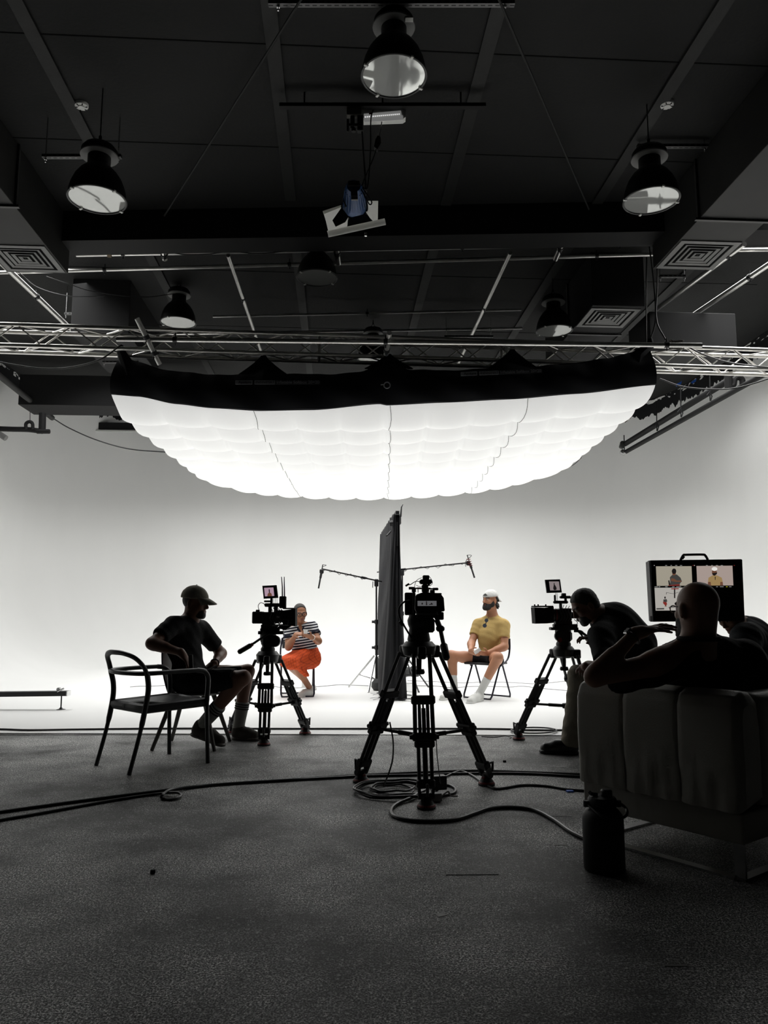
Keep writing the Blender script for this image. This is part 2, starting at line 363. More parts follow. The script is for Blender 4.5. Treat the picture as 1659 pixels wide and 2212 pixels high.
def softbox():
    t = thing('inflatable_softbox', (0, 11.4, 3.3), 'huge glowing white inflatable softbox with black skirt hung from the ceiling', 'softbox')
    NR, NC = 9, 12
    def zb(u, v):
        X = SX0+(SX1-SX0)*u
        z0 = 3.36+tilt(X)-.04*v
        sag = .10*math.sin(math.pi*u)
        r = v*NR; fr = r-math.floor(r) if v < 1 else 1
        c = u*NC; fc = c-math.floor(c) if u < 1 else 1
        bu = math.sin(math.pi*min(1, max(0, fr)))**.6
        bc = math.sin(math.pi*min(1, max(0, fc)))**.6
        z = z0+.04-sag-(.105*bu+.05*bc*(0.35+.65*bu))
        # first row starts at the skirt edge
        k = max(0.0, 1-r/1.0); k = k*k
        return z*(1-k)+(edge_z(X)-.005-.05*bu)*k
    def fn(u, v):
        X = SX0+(SX1-SX0)*u; Y = SY0+(SY1-SY0)*v
        # rounded rear corners, slightly scalloped sides
        w = max(0.0, (v-.72)/.28); inset = .55*w**2.2
        X = X*(1-inset*.42*(abs(2*u-1)**3))
        Y = Y-.55*(abs(2*u-1)**3.5)*max(0, v-.5)*2
        X += (.007*math.sin(v*NR*2*math.pi))*(abs(2*u-1)**20)
        e = max(0, v-.985)/.015
        return V(X, Y+.02*math.sin(u*NC*2*math.pi)*v, zb(u, v)+.28*e)
    m = MB(); m.grid(fn, 180, 150); m.build('diffuser', M['glow'], t, smooth=180)
    for u in (.262, .512, .765):
        s = MB()
        pts = []
        for j in range(0, 61):
            v = .985*j/60; q = fn(u+.0025*math.sin(j*.9)-(.02*v if u < .4 else 0), v); pts.append(q-V(0, 0, .004))
        s.tube(pts, .004, 5); s.build('zip_seam', M['cable_grey'], t)
    # black skirt around the four sides
    def side(fa, fb, nu, out, name, mt):
        g = MB()
        def f2(u, v):
            a, b = fa(u), fb(u); q = a.lerp(b, v); o_ = Vector(out)*((.10 if out[1] < 0 else .035)*math.sin(math.pi*min(1, v*.98+.02))**.8)
            wr = .012*math.sin(u*57+v*6)+.009*math.sin(u*131+2)*v
            return q+o_+Vector(out)*wr
        g.grid(f2, nu, 12); return g.build(name, mt, t, smooth=180)
    XX = lambda u: SX0+(SX1-SX0)*u
    side(lambda u: V(XX(u), SY0-.02, edge_z(XX(u))), lambda u: V(XX(u)*.985, SY0+.05, top_z(XX(u))), 160, (0, -1, 0), 'skirt', M['soft_black'])
    zt = lambda u: 3.86
    side(lambda v: fn(0, v*.985)+V(.03, 0, .10), lambda v: V(SX0*.985, SY0+.05+(SY1-SY0-.2)*v, 3.86+(top_z(SX0)-3.86)*max(0, 1-v/.07)**2), 60, (-1, 0, 0), 'skirt', M['soft_black'])
    side(lambda v: fn(1, v*.985)+V(-.03, 0, .10), lambda v: V(SX1*.985, SY0+.05+(SY1-SY0-.2)*v, 3.86+(top_z(SX1)-3.86)*max(0, 1-v/.07)**2), 60, (1, 0, 0), 'skirt', M['soft_black'])
    side(lambda u: fn(u, .985)+V(0, -.03, .10), lambda u: V(XX(u)*.95, SY1-.15, 3.86), 60, (0, 1, 0), 'skirt', M['soft_black'])
    g = MB(); g.grid(lambda u, v: V(XX(u)*.985, SY0+.05+(SY1-SY0-.2)*v, 3.86+(top_z(XX(u))-3.86)*max(0, 1-v/.07)**2+.04*math.sin(math.pi*v)), 80, 16)
    g.build('top_cover', M['soft_black'], t, smooth=180)
    # hanging peaks and corner gathers
    def peak(cx, cy, w, h, n='hanging_tab'):
        g = MB(); q = P(cx, cy, SY0+.03); zt_ = top_z(q.x)
        g.grid(lambda u, v: V(q.x+(u-.5)*w*(1-v)**1.25*2+(u-.5)*.05, SY0+.05+.02*v, (zt_-.08)*(1-v)+q.z*v), 14, 8)
        g.grid(lambda u, v: V(q.x+(u-.5)*w*(1-v)**1.25*2+(u-.5)*.05, SY0+.075+.02*v, (zt_-.08)*(1-v)+q.z*v), 14, 8)
        g.build(n, M['soft_black'], t, smooth=60)
    for cx, cy in ((568, 765), (840, 762), (1108, 752)): peak(cx, cy, .26, .2)
    for cx, cy, sx in ((262, 752, -1), (1405, 738, 1)):
        g = MB(); q = P(cx, cy, SY0+.05); base = V((SX0 if sx < 0 else SX1)*.975, SY0+.08, top_z(SX0 if sx < 0 else SX1)-.1)
        g.tube([base-V(sx*.12, 0, .12), base-V(sx*.08, 0, .0), q-V(0, 0, .04), q+V(0, 0, .03)], [.16, .13, .07, .035], 10, flat=.7); g.build('corner_gather', M['soft_black'], t)
    # ring
    q = P(836, 832, SY0-.13); g = MB(); g.tube([q+V(math.cos(a)*.035, 0, math.sin(a)*.035) for a in [2*math.pi*k/20 for k in range(20)]], .007, 6, closed=True)
    g.tube([q+V(-.03, 0, .01), q+V(-.07, 0, .005)], .006, 6); g.build('pull_ring', M['badge'], t)
    # printed name strips
    for (x0, y0, x1, y1) in ((508, 826, 692, 826), (995, 808, 1171, 801)):
        a, b = P(x0, y0, SY0-.145), P(x1, y1, SY0-.145); L = (b-a).length; ux = (b-a).normalized(); uz = V(0, 0.12, 1); uz = (uz-ux*uz.dot(ux)).normalized(); nn = ux.cross(uz)
        Mx = Matrix(((ux.x, uz.x, nn.x, 0), (ux.y, uz.y, nn.y, 0), (ux.z, uz.z, nn.z, 0), (0, 0, 0, 1)))
        def plate(f0, f1, h, mt, nm, d=0.0):
            g = MB(); w = (f1-f0)*L
            pl = []
            for cx_, cy_, a0 in ((w-.008, h/2-.008, 0), (.008, h/2-.008, 90), (.008, -h/2+.008, 180), (w-.008, -h/2+.008, 270)):
                for k in range(4): pl.append((cx_+.008*math.cos(math.radians(a0+30*k)), cy_+.008*math.sin(math.radians(a0+30*k))))
            g.prism(pl, a+ux*(f0*L)+nn*d, ux, uz, .003); return g.build(nm, mt, t, smooth=0)
        H = L*.052
        bd = plate(0, .205, H, M['badge'], 'name_plate'); plate(.225, .47, H, M['badge'], 'name_plate'); plate(.47, 1.0, H, M['badge_dark'], 'name_plate')
        off = Vector(t.location)
        for txt, f0, wd, mt, bold in (('Aputure', .04, .15, M['badge_dark'], True), ('INFINIMAT', .24, .22, M['badge_dark'], False), ('Inflatable Softbox 20×20', .485, .50, M['badge'], True)):
            o = text_mesh(txt, .05, Mx, 'lettering', mt, t, bold=bold)
            vs = np.array([v.co[:] for v in o.data.vertices]); pr = vs @ np.array(ux[:]); w = pr.max()-pr.min(); sc = wd*L/w
            T = Matrix.Translation(a+ux*(f0*L)+nn*.0035-off) @ Matrix.Scale(min(sc, H*.95/.05*1.1), 4); o.data.transform(T)
softbox()
# ------------------------------------------------------------------ truss
def truss():
    A, B = P(0, 700, 8.26), P(1659, 756, 9.20); d = (B-A); A = A-d*.18; B = B+d*.18; d = B-A; L = d.length; ux = d.normalized()
    up = V(0, 0, 1); bk = up.cross(ux).normalized(); S = .24
    t = thing('lighting_truss', (A+B)/2-up*S, 'long silver box truss crossing the studio behind the softbox skirt', 'truss')
    C = [V(0, 0, 0), -up*S, bk*S, bk*S-up*S]
    for c in C:
        m = MB(); m.tube([A+c, B+c], .025, 12); m.build('chord', M['truss_metal'], t)
    n = int(L/.30)
    for i, (c0, c1) in enumerate(((C[0], C[1]), (C[2], C[3]), (C[0], C[2]), (C[1], C[3]))):
        m = MB(); pts = []
        for k in range(n+1): pts.append(A+ux*(L*k/n)+(c0 if (k+i) % 2 == 0 else c1))
        for a, b in zip(pts, pts[1:]): m.tube([a, b], .009, 6)
        m.build('lacing', M['truss_metal'], t)
    for f in (.42, .6):
        m = MB(); q = A+ux*(L*f)
        for c0, c1 in ((C[0], C[1]), (C[1], C[3]), (C[3], C[2]), (C[2], C[0])): m.tube([q+c0, q+c1], .018, 8)
        m.build('end_frame', M['truss_metal'], t)
truss()
# ------------------------------------------------------------------ pipes
def pipe(a, b, r, label, mt='tube_metal', group=None, clamps=(), name='scaffold_pipe'):
    m = MB(); m.tube([a, b], r, 14)
    o = m.build(name, M[mt]); tag(o, label, 'pipe', group)
    for f in clamps:
        q = Vector(a).lerp(Vector(b), f); d = (Vector(b)-Vector(a)).normalized(); c = MB()
        c.tube([q-d*.022, q+d*.022], r*1.28, 12); s = V(0, 0, 1) if abs(d.z) < .8 else V(1, 0, 0)
        c.tube([q+s*r, q+s*(r+.05)], .008, 6); c.tube([q-s*r, q-s*(r+.04)], .006, 6)
        c.build('clamp', M['black_metal'], o)
    return o
pipe(P(165, 551, 8.95), P(1427, 526, 8.95), .024, 'front silver cross pipe just behind the black ceiling beam', clamps=(.08, .66, .93))
pipe(P(-40, 590, 9.3), P(1436, 549, 9.3), .024, 'second silver cross pipe behind the front one', clamps=(.18, .45, .9))
pipe(P(460, 684, 11.3), P(1126, 669, 11.3), .017, 'thin dim cross pipe further back above the softbox', clamps=(.5,))
pipe(P(330, 722, 11.9), P(1128, 709, 11.9), .02, 'farthest dim cross pipe behind the truss', clamps=(.6,))
pipe(P(493, 543, 8.95)-V(0, 0, .05), P(566, 765, 13.2), .026, 'left of two long pipes running away over the softbox middle', clamps=(.35, .7))
pipe(P(1102, 538, 8.95)-V(0, 0, .05), P(990, 785, 13.6), .026, 'right of two long pipes running away over the softbox middle', clamps=(.4, .75))
pipe(PZ(-60, 508, 5.15), PZ(243, 797, 5.15), .034, 'thick bright pipe running away beside the left air duct', clamps=(.35, .72))
pipe(PZ(1608, 527, 5.2), PZ(1418, 668, 5.2), .03, 'bright pipe running away from the right air grille', clamps=(.15,))
pipe(PZ(1700, 545, 5.2), PZ(1436, 722, 5.2), .033, 'outermost bright pipe running away along the right wall', clamps=(.25, .8))
pipe(P(1590, 540, 8.9), P(1800, 538, 8.9), .024, 'short cross pipe right of the right air grille')
pipe(P(252, 733, 8.08), P(1516, 746, 8.08), .026, 'long pipe that carries the softbox in front of the truss', clamps=(.1, .46, .94), mt='tube_metal')
pipe(P(347, 503, 8.55), P(356, 560, 9.0), .033, 'stub pipe clamped at the left end of the front cross pipe', clamps=(.45, .85))
pipe(P(724, 512, 8.6), P(731, 570, 9.05), .033, 'stub pipe behind the barn door spotlight', clamps=(.2, .6))
pipe(P(1226, 498, 8.55), P(1200, 560, 9.05), .033, 'stub pipe clamped at the right end of the front cross pipe', clamps=(.2, .6))
pipe(P(296, 688, 7.90), P(345, 787, 8.22), .028, 'stub pipe crossing the truss above the softbox left corner', clamps=(.4, .75))
pipe(P(841, 719, 7.98), P(834, 765, 8.40), .028, 'stub pipe above the middle peak of the softbox', clamps=(.8,))
# flat timber hangers
for a, b, lab in ((P(219, 455, 8.5), P(237, 556, 8.9), 'thin plywood hanger at the left of the front cross pipe'), (P(1243, 440, 8.5), P(1226, 520, 8.6), 'thin plywood hanger at the right stub pipe')):
    m = MB(); m.beam(a, a.lerp(b, .72), .045, .02); m.beam(a.lerp(b, .70), b, .05, .022, up=(0, 1, 0)); tag(m.build('plywood_hanger', M['wood']), lab, 'hanger')
# ------------------------------------------------------------------ pendant lamps
def make_lamp():
    t = thing('pendant_lamp', (0, 0, 0), 'x', 'lamp', 'high bay pendant lamps')
    s = MB(); s.lathe([(.245, .0), (.243, .05), (.228, .12), (.200, .19), (.160, .25), (.115, .295), (.098, .32), (.098, .42)], seg=40); s.lathe([(.24, .004), (.222, .12), (.195, .19), (.155, .245), (.09, .30)], seg=40)
    s.build('lamp_shade', M['lamp_black'], t, world=False)
    r = MB(); r.tube([V(math.cos(a)*.245, math.sin(a)*.245, 0) for a in [2*math.pi*k/48 for k in range(48)]], .010, 8, closed=True); rm = r.build('rim', M['rim'], t, world=False)
    for k in range(4):
        a = math.pi/2*k+.55; c = MB(); R = Matrix.Rotation(a, 3, 'Z'); c.box(R @ V(.246, 0, -.006), (.034, .022, .016), R, .003); c.build('rim_clip', M['clip'], rm, world=False)
    g = MB(); g.lathe([(0, .006), (.12, .0055), (.236, .004), (.236, .001), (.12, .0015), (0, .002)], seg=48); g.build('lamp_lens', M['lamp_glass'], t, world=False, smooth=60)
    d = MB(); d.lathe([(.05, .40), (.162, .402), (.165, .41), (.16, .418), (.05, .42)], seg=32); d.build('gear_tray', M['lamp_under'], t, world=False)
    c = MB(); c.lathe([(.155, .421), (.155, .46), (.13, .495), (.06, .515), (.0, .52)], seg=32); c.build('gear_cap', M['lamp_black'], t, world=False)
    h = MB(); h.tube([V(.0, 0, .51), V(.03, 0, .545), V(.0, 0, .58), V(-.03, 0, .545), V(0, 0, .512)], .008, 8); h.tube([V(0, 0, .57), V(0, 0, .60)], .014, 8); h.build('hook', M['lamp_black'], t, world=False)
    return t
LAMP = make_lamp()
def place_lamp(o, px, py, width, rz, label, ceil=ZC):
    r = _ray(px, py); t = .49*FPX/width; q = V(0, 0, CAM_H)+r*t
    o.location = q; o.rotation_euler = (0, 0, rz); o['label'] = label
    top = q+V(0, 0, .6)
    if ceil-top.z > .03:
        m = MB(); m.tube([V(0, 0, .59), V(0, 0, ceil-q.z)], .006, 6); m.build('suspension_cord', M['cable'], o, world=False)
    return q
place_lamp(LAMP, 851, 165, 139, 0, 'nearest and highest pendant lamp in the middle of the ceiling')
CL = [copy_tree(LAMP) for _ in range(6)]
for o in [k for k in list(bpy.data.objects) if k.name.startswith('suspension_cord') and k.parent in CL]: bpy.data.objects.remove(o)
place_lamp(CL[0], 210, 431, 120, .4, 'pendant lamp beside the left air duct with bright lens')
place_lamp(CL[1], 1407, 433, 116, 1.1, 'pendant lamp beside the right air duct with bright lens')
place_lamp(CL[2], 685, 600, 86, .2, 'dim pendant lamp behind the front cross pipe left of centre')
place_lamp(CL[3], 385, 697, 74, .7, 'dim pendant lamp above the softbox left part with bright lens sliver')
place_lamp(CL[4], 1197, 715, 76, .3, 'dim pendant lamp above the softbox right part')
place_lamp(CL[5], 806, 775, 66, .0, 'far pendant lamp half hidden behind the truss in the middle')
lb = MB(); _lq = Vector(LAMP.location); lb.box(V(.115, -.095, .394), (.06, .045, .003)); lb.build('rating_label', M['clip'], LAMP, world=False)
# ------------------------------------------------------------------ slotted channels
def slotted(nm, col, rot=0.0, pitch=.056, half=.0065):
    m = mat(nm, col, .4, .5); nt = m.node_tree; bs = nt.nodes['Principled BSDF']; L = nt.links
    tc = nt.nodes.new('ShaderNodeTexCoord'); mp = nt.nodes.new('ShaderNodeMapping'); mp.vector_type = 'TEXTURE'; mp.inputs['Rotation'].default_value = (0, 0, rot); sx = nt.nodes.new('ShaderNodeSeparateXYZ'); L.new(tc.outputs['Object'], mp.inputs[0]); L.new(mp.outputs[0], sx.inputs[0])
    def mth(op, a, c=0.0):
        n = nt.nodes.new('ShaderNodeMath'); n.operation = op
        for i, q in ((0, a), (1, c)):
            if isinstance(q, (int, float)): n.inputs[i].default_value = q
            else: L.new(q, n.inputs[i])
        return n.outputs[0]
    fr = mth('FRACT', mth('ADD', mth('DIVIDE', sx.outputs[0], pitch), 50.0)); inx = mth('MULTIPLY', mth('GREATER_THAN', fr, .2), mth('LESS_THAN', fr, .8))
    iny = mth('LESS_THAN', mth('ABSOLUTE', sx.outputs[1]), half); inz = mth('LESS_THAN', mth('ABSOLUTE', sx.outputs[2]), half)
    k = mth('MULTIPLY', inx, mth('MAXIMUM', iny, inz)); x = nt.nodes.new('ShaderNodeMix'); x.data_type = 'RGBA'; x.inputs[6].default_value = (*col, 1); x.inputs[7].default_value = (.003, .003, .003, 1); L.new(k, x.inputs[0]); L.new(x.outputs[2], bs.inputs['Base Color']); return m
M['slotted'] = slotted('slotted_rail', (.10, .10, .10)); M['slotted_flange'] = slotted('slotted_flange', (.06, .06, .06), TH, .045, .006)
def channel(a, b, label, w=.042, rod=True, group=None):
    a = Vector(a); b = Vector(b); b.y = a.y; b.z = a.z
    t = thing('slotted_channel', (a+b)/2, label, 'channel', group)
    m = MB(); m.beam(a, b, w, .03); m.build('rail', M['slotted'], t)
    if rod:
        for f in (.04, .96):
            q = a.lerp(b, f); r = MB(); r.tube([q-V(0, 0, .06), V(q.x, q.y, ZC)], .006, 6); r.lathe([(0, -.035), (.012, -.035), (.012, -.022), (0, -.022)], q, seg=6); r.build('hanger_bolt', M['steel'], t)
    return t
channel(PZ(580, 8, 5.70), PZ(1112, 5, 5.70), 'slotted channel on the ceiling that holds the nearest pendant lamp')
channel(P(92, 338, 6.78), P(262, 345, 6.78), 'slotted channel holding the pendant lamp at the left duct')
channel(P(1376, 316, 7.12), P(1528, 312, 7.12), 'slotted channel holding the pendant lamp at the right duct')
channel(P(140, 678, 10.6), P(206, 676, 10.6), 'short slotted channel left of the far left duct box')
channel(P(1424, 597, 9.0), P(1480, 594, 9.0), 'short slotted channel under the pipes right of the far grille')
channel(P(222, 782, 11.1), P(300, 783, 11.1), 'slotted channel behind the truss at the softbox left corner')
channel(P(960, 727, 11.8), P(1065, 721, 11.8), 'slotted channel behind the long pipe right of centre')
# ------------------------------------------------------------------ air ducts with grilles
def grille(parent, o, ux, uy, w, h):
    """square four way diffuser facing down; o = centre"""
    dn = V(0, 0, -1); g = MB()
    def ring(a0, a1, z0, z1, mb):
        vs = []
        for s_, z in ((a0, z0), (a1, z1)):
            for sx, sy in ((-1, -1), (1, -1), (1, 1), (-1, 1)): vs.append(o+ux*(sx*s_*w/2)+uy*(sy*s_*h/2)+dn*z)
        mb.add(vs, [(i, (i+1) % 4, 4+(i+1) % 4, 4+i) for i in range(4)])
    ring(1.0, .82, .012, .012, g); ring(1.0, 1.0, 0, .012, g); ring(.82, .80, .012, -.02, g)
    fr = g.build('grille', M['grille'], parent, smooth=0)
    k = MB(); ring(.81, .02, .0015, .0015, k); k.build('grille_throat', M['groove'], fr, smooth=0)
    for q in (.72, .54, .36, .18):
        b_ = MB(); ring(q, q-.10, .010, .002, b_); ring(q, q-.012, .0105, .0105, b_); b_.build('grille_blade', M['grille'], fr, smooth=0)
def duct(x0, x1, y0, y1, z0, z1, label, mt, gr=None, flanges=(), rooms=True):
    c = RM((x0+x1)/2, (y0+y1)/2, z0); t = thing('air_duct', c, label, 'duct')
    m = MB(); R = Matrix.Rotation(TH, 3, 'Z'); m.box(c+V(0, 0, (z1-z0)/2), (x1-x0, y1-y0, z1-z0), R, .004); m.build('casing', M[mt], t, smooth=0)
    for y in flanges:
        f = MB(); q = RM((x0+x1)/2, y, z0); f.box(q-V(0, 0, .012), (x1-x0+.10, .035, .024), R); f.box(q+R @ V(-(x1-x0)/2-.012, 0, (z1-z0)/2), (.024, .035, z1-z0), R); f.box(q+R @ V((x1-x0)/2+.012, 0, (z1-z0)/2), (.024, .035, z1-z0), R)
        f.build('flange', M['slotted_flange'], t, smooth=0)
    if gr is not None:
        gx, gy, gw, gh = gr; grille(t, RM(gx, gy, z0), R @ V(1, 0, 0), R @ V(0, 1, 0), gw, gh)
    return t
duct(-3.95, -3.24, -1.5, 8.98, 5.1, ZC-.003, 'long black duct along the left ceiling ending in a grille', 'duct', (-3.59, 8.60, .66, .66), (7.42,))
duct(3.70, 4.42, -1.5, 8.42, 5.1, ZC-.003, 'long black duct along the right ceiling ending in a grille', 'duct', (4.06, 8.05, .68, .68), (7.25,))
duct(3.28, 3.98, 9.35, 11.6, 5.02, ZC-.003, 'far right black duct box with a square grille over the softbox corner', 'duct_dark', (3.62, 9.75, .66, .66), (10.35,))
duct(-3.75, -2.95, 10.6, 12.4, 4.95, ZC-.003, 'plain dark duct box hanging behind the truss on the left', 'duct_dark')
duct(-5.76, -2.4, 13.87, 14.6, 4.79, 5.35, 'wide dark duct crossing at the left wall above the white paint', 'duct_dark', None, ())
duct(4.2, 5.4, 9.75, 10.5, 4.55, 5.12, 'dark duct box crossing at the right wall behind the truss', 'duct_dark')
# ------------------------------------------------------------------ more materials
M['chair_plastic'] = mat('chair_plastic', (.016, .018, .018), .42, bump=.04, bscale=250)
M['shell_grey'] = mat('shell_grey', (.16, .16, .155), .5)
M['wood_dark'] = mat('greyed_wood', (.10, .095, .085), .6, var=.3, vscale=15)
M['fold_metal'] = mat('folding_chair_tube', (.022, .020, .035), .35, .4)
M['fold_plastic'] = mat('folding_chair_seat', (.015, .015, .018), .5)
M['leather'] = mat('cream_leather', (.36, .345, .30), .46, bump=.12, bscale=160, var=.06, vscale=4)
M['curtain'] = mat('black_cloth', (.016, .016, .018), .8, bump=.12, bscale=35, spec=.25)
M['bag'] = mat('sandbag_cloth', (.035, .036, .036), .75, bump=.2, bscale=60)
M['teal'] = mat('teal_cloth', (.10, .20, .24), .8, bump=.2, bscale=120)
M['lens_glass'] = mat('lens_glass', (.02, .02, .03), .08)
M['jug'] = mat('jug_coat', (.011, .011, .011), .55, bump=.05, bscale=300)
M['antenna'] = mat('antenna', (.05, .025, .07), .4)
M['lens_ring'] = mat('lens_ring', (.3, .3, .31), .25, .9)
def emit(name, col, s=1.0):
    return mat(name, tuple(c*.05 for c in col), .35, emit=s, ecol=col)
M['scr_pink'] = emit('screen_pink', (.40, .27, .34)); M['scr_warm'] = emit('screen_warm', (.33, .30, .24)); M['scr_rose'] = emit('screen_rose', (.36, .29, .26))
M['scr_grey'] = emit('screen_grey', (.40, .38, .35)); M['scr_dim'] = emit('screen_dim', (.10, .10, .105)); M['scr_mauve'] = emit('screen_mauve', (.24, .20, .20))
M['pic_dark'] = emit('picture_dark', (.012, .010, .010)); M['pic_skin'] = emit('picture_skin', (.14, .06, .035)); M['pic_shirt'] = emit('picture_shirt', (.30, .20, .085)); M['pic_red'] = emit('picture_red', (.20, .025, .02)); M['pic_grey'] = emit('picture_grey', (.05, .048, .045)); M['pic_white'] = emit('picture_white', (.75, .73, .70))
M['pic_yellow'] = emit('picture_yellow', (.6, .55, .03)); M['pic_line'] = emit('picture_line', (.30, .30, .30))
# ------------------------------------------------------------------ small builders
def pbox(mb, x0, y0, x1, y1, Y, th, bev=.004):
    a = P(x0, y0, Y); b = P(x1, y1, Y); mb.box((a+b)/2, (abs(b.x-a.x), th, abs(a.z-b.z)), None, bev); return mb
def pquad(mb, pts, Y, th):
    q = [P(x, y, Y) for x, y in pts]; k = len(q)
    vs = [v-V(0, th/2, 0) for v in q]+[v+V(0, th/2, 0) for v in q]
    mb.add(vs, [tuple(range(k)), tuple(range(2*k-1, k-1, -1))]+[(i, i+k, (i+1) % k+k, (i+1) % k) for i in range(k)]); return mb
def ell(cx, cy, rx, ry, n=14): return [(cx+rx*math.cos(2*math.pi*k/n), cy+ry*math.sin(2*math.pi*k/n)) for k in range(n)]
def knob(mb, q, ax, r, h, seg=12):
    q = Vector(q); ax = Vector(ax).normalized(); mb.cyl(q, q+ax*h, r, r*.92, seg); return mb
# ------------------------------------------------------------------ tripods
def tripod(label, apex, feet, crown_r=.085, crown_h=.08):
    """apex = centre of the bowl's underside; feet on the floor"""
    apex = Vector(apex); t = thing('camera_tripod', (apex.x, apex.y, 0), label, 'tripod', 'camera tripods')
    c = MB(); c.lathe([(0, -.005), (crown_r*.6, -.005), (crown_r*.95, .01), (crown_r*1.05, crown_h*.7), (crown_r*.8, crown_h), (0, crown_h)], apex, seg=24)
    hubs = []
    for f in feet:
        f = Vector(f); d = V(f.x-apex.x, f.y-apex.y, 0).normalized(); h = apex+d*(crown_r+.02)+V(0, 0, .02)
        s = d.cross(V(0, 0, 1)); c.box(h+V(0, 0, .008), (.06, .05, .075), basis(d, (0, 0, 1)) if False else Matrix((d, s, V(0, 0, 1))).transposed(), .012, 2)
        hubs.append((h, f, d, s))
    c.build('crown', M['black_metal'], t)
    k = MB(); k.cyl(apex-V(0, 0, .0), apex-V(0, 0, .075), .017, .015); k.lathe([(0, -.105), (.03, -.105), (.036, -.095), (.03, -.075), (0, -.075)], apex, seg=16); k.build('bowl_clamp', M['black_plastic'], t)
    mids = []
    for h, f, d, s in hubs:
        f2 = f+V(0, 0, .075); ax = (f2-h); L = ax.length; ux = ax.normalized(); nrm = s.cross(ux)
        R = Matrix((s, nrm, ux)).transposed()
        m = MB()
        for o in (-.052, .052): m.tube([h+s*o*.9, h+ux*(.62*L)+s*o], .0125, 10)
        lg = m.build('leg', M['black_metal'], t)
        b = MB(); b.box(h+ux*(.34*L), (.138, .045, .05), R, .008); b.box(h+ux*(.605*L), (.138, .048, .045), R, .008); b.box(h+ux*(.655*L), (.115, .042, .04), R, .008)
        for o in (-.07, .07): knob(b, h+ux*(.605*L)+s*o, s*(1 if o > 0 else -1), .014, .014)
        b.tube([h+ux*(.34*L)-nrm*.012, h+ux*(.66*L)-nrm*.012], .006, 6)
        b.build('leg_bracket', M['black_plastic'], lg)
        m2 = MB()
        for o in (-.024, .024): m2.tube([h+ux*(.33*L)+s*o, h+ux*(.67*L)+s*o], .010, 10)
        m2.beam(h+ux*(.40*L), h+ux*(.60*L), .022, .024, up=nrm)
        for o in (-.036, .036): m2.tube([h+ux*(.64*L)+s*o, h+ux*(.93*L)+s*o], .011, 10)
        m2.tube([h+ux*(.64*L), h+ux*(.95*L)], .015, 10); m2.build('lower_tube', M['black_metal'], lg)
        g = MB(); e = h+ux*(.93*L); g.box(e, (.105, .05, .05), R, .01)
        for o in (-.043, .043): g.beam(e+s*o, f2+s*o*.8-V(0, 0, .015), .016, .035, up=nrm)
        g.tube([f2-s*.045-V(0, 0, .01), f2+s*.045-V(0, 0, .01)], .018, 10); g.tube([e+d*.03, f2+d*.055+V(0, 0, .06), f2+d*.05-V(0, 0, .0)], .009, 8)
        g.build('ankle', M['black_plastic'], lg)
        r = MB(); r.lathe([(0, .0), (.052, .0), (.054, .010), (.046, .022), (.022, .060), (0, .066)], f, seg=18); r.build('foot', M['black_plastic'], lg)
        a = MB(); a.lathe([(.053, .0105), (.0505, .017), (.047, .0225), (.041, .026)], f, seg=18); a.box(f+d*-.02+V(0, 0, .04), (.03, .02, .03), R, .004); a.build('foot_accent', M['red'], lg)
        mids.append(h+ux*(.635*L)-d*.03)
    hub = sum(mids, V(0, 0, 0))/3-V(0, 0, .02); sp = MB(); sp.lathe([(0, -.02), (.035, -.02), (.04, 0), (.035, .02), (0, .02)], hub, seg=16)
    for q in mids: sp.tube([hub, hub.lerp(q, .55)], .014, 10); sp.tube([hub.lerp(q, .5), q], .010, 10); sp.box(q, (.03, .03, .03), None, .006)
    sp.build('spreader', M['black_plastic'], t)
    return t
# --- middle camera, seen from behind
YC = 4.72
apC = P(905, 1418, YC)
TC = tripod('nearest tripod in the middle with a camera seen from behind', apC, [PZ(780, 1690), PZ(1051, 1696), PZ(921, 1746)], .10, .09)
h = MB(); h.lathe([(0, .08), (.062, .08), (.07, .10), (.062, .14), (.058, .17), (.066, .19), (.07, .215), (.06, .24), (.06, .25), (0, .25)], apC, seg=24)
pbox(h, 897, 1334, 938, 1366, YC, .12, .012); pbox(h, 889, 1340, 897, 1354, YC, .05); h.build('fluid_head', M['black_plastic'], TC)
h = MB(); q0 = P(944, 1340, YC-.06); q1 = P(951, 1358, YC-.10); q2 = P(958, 1392, YC-.17); q3 = P(965, 1424, YC-.24)
h.tube([q0, q1], .016, 10); h.box(q1, (.05, .04, .035), None, .01); h.tube([q1, q2], .013, 10); h.tube([q2, q2.lerp(q3, .08), q2.lerp(q3, .9), q3], [.018, .023, .021, .014], 12); h.build('pan_handle', M['black_plastic'], TC)
CC = thing('cinema_camera', P(915, 1334, YC), 'camera on the middle tripod seen from behind with a small rear display', 'camera', 'cinema cameras on tripods')
b = MB(); pbox(b, 898, 1290, 944, 1328, YC, .20, .01); pbox(b, 899, 1326, 945, 1335, YC, .14); b.build('body', M['black_plastic'], CC)
b = MB(); pquad(b, [(897, 1289), (900, 1284), (909, 1281), (921, 1278), (932, 1282), (953, 1285), (958, 1292), (960, 1319), (957, 1321), (940, 1322), (899, 1321), (896, 1316)], YC-.12, .05); b.build('battery', M['black_plastic'], CC)
b = MB(); pbox(b, 902, 1298, 943, 1309, YC-.146, .002, 0); d_ = b.build('rear_display', M['scr_dim'], CC)
b = MB(); pquad(b, ell(912, 1304, 1.6, 2.2), YC-.1475, .001); pquad(b, [(920.3, 1298.5), (922, 1298.5), (923, 1307), (920, 1307.5)], YC-.1475, .001); pquad(b, ell(932, 1304, 1.6, 2.0), YC-.1475, .001); pquad(b, [(927, 1305), (935, 1304), (935, 1306), (927, 1306.5)], YC-.1475, .001); b.build('display_picture', M['pic_dark'], d_)
b = MB(); pbox(b, 874, 1280, 898, 1329, YC+.06, .025, .006); b.build('side_monitor', M['black_plastic'], CC)
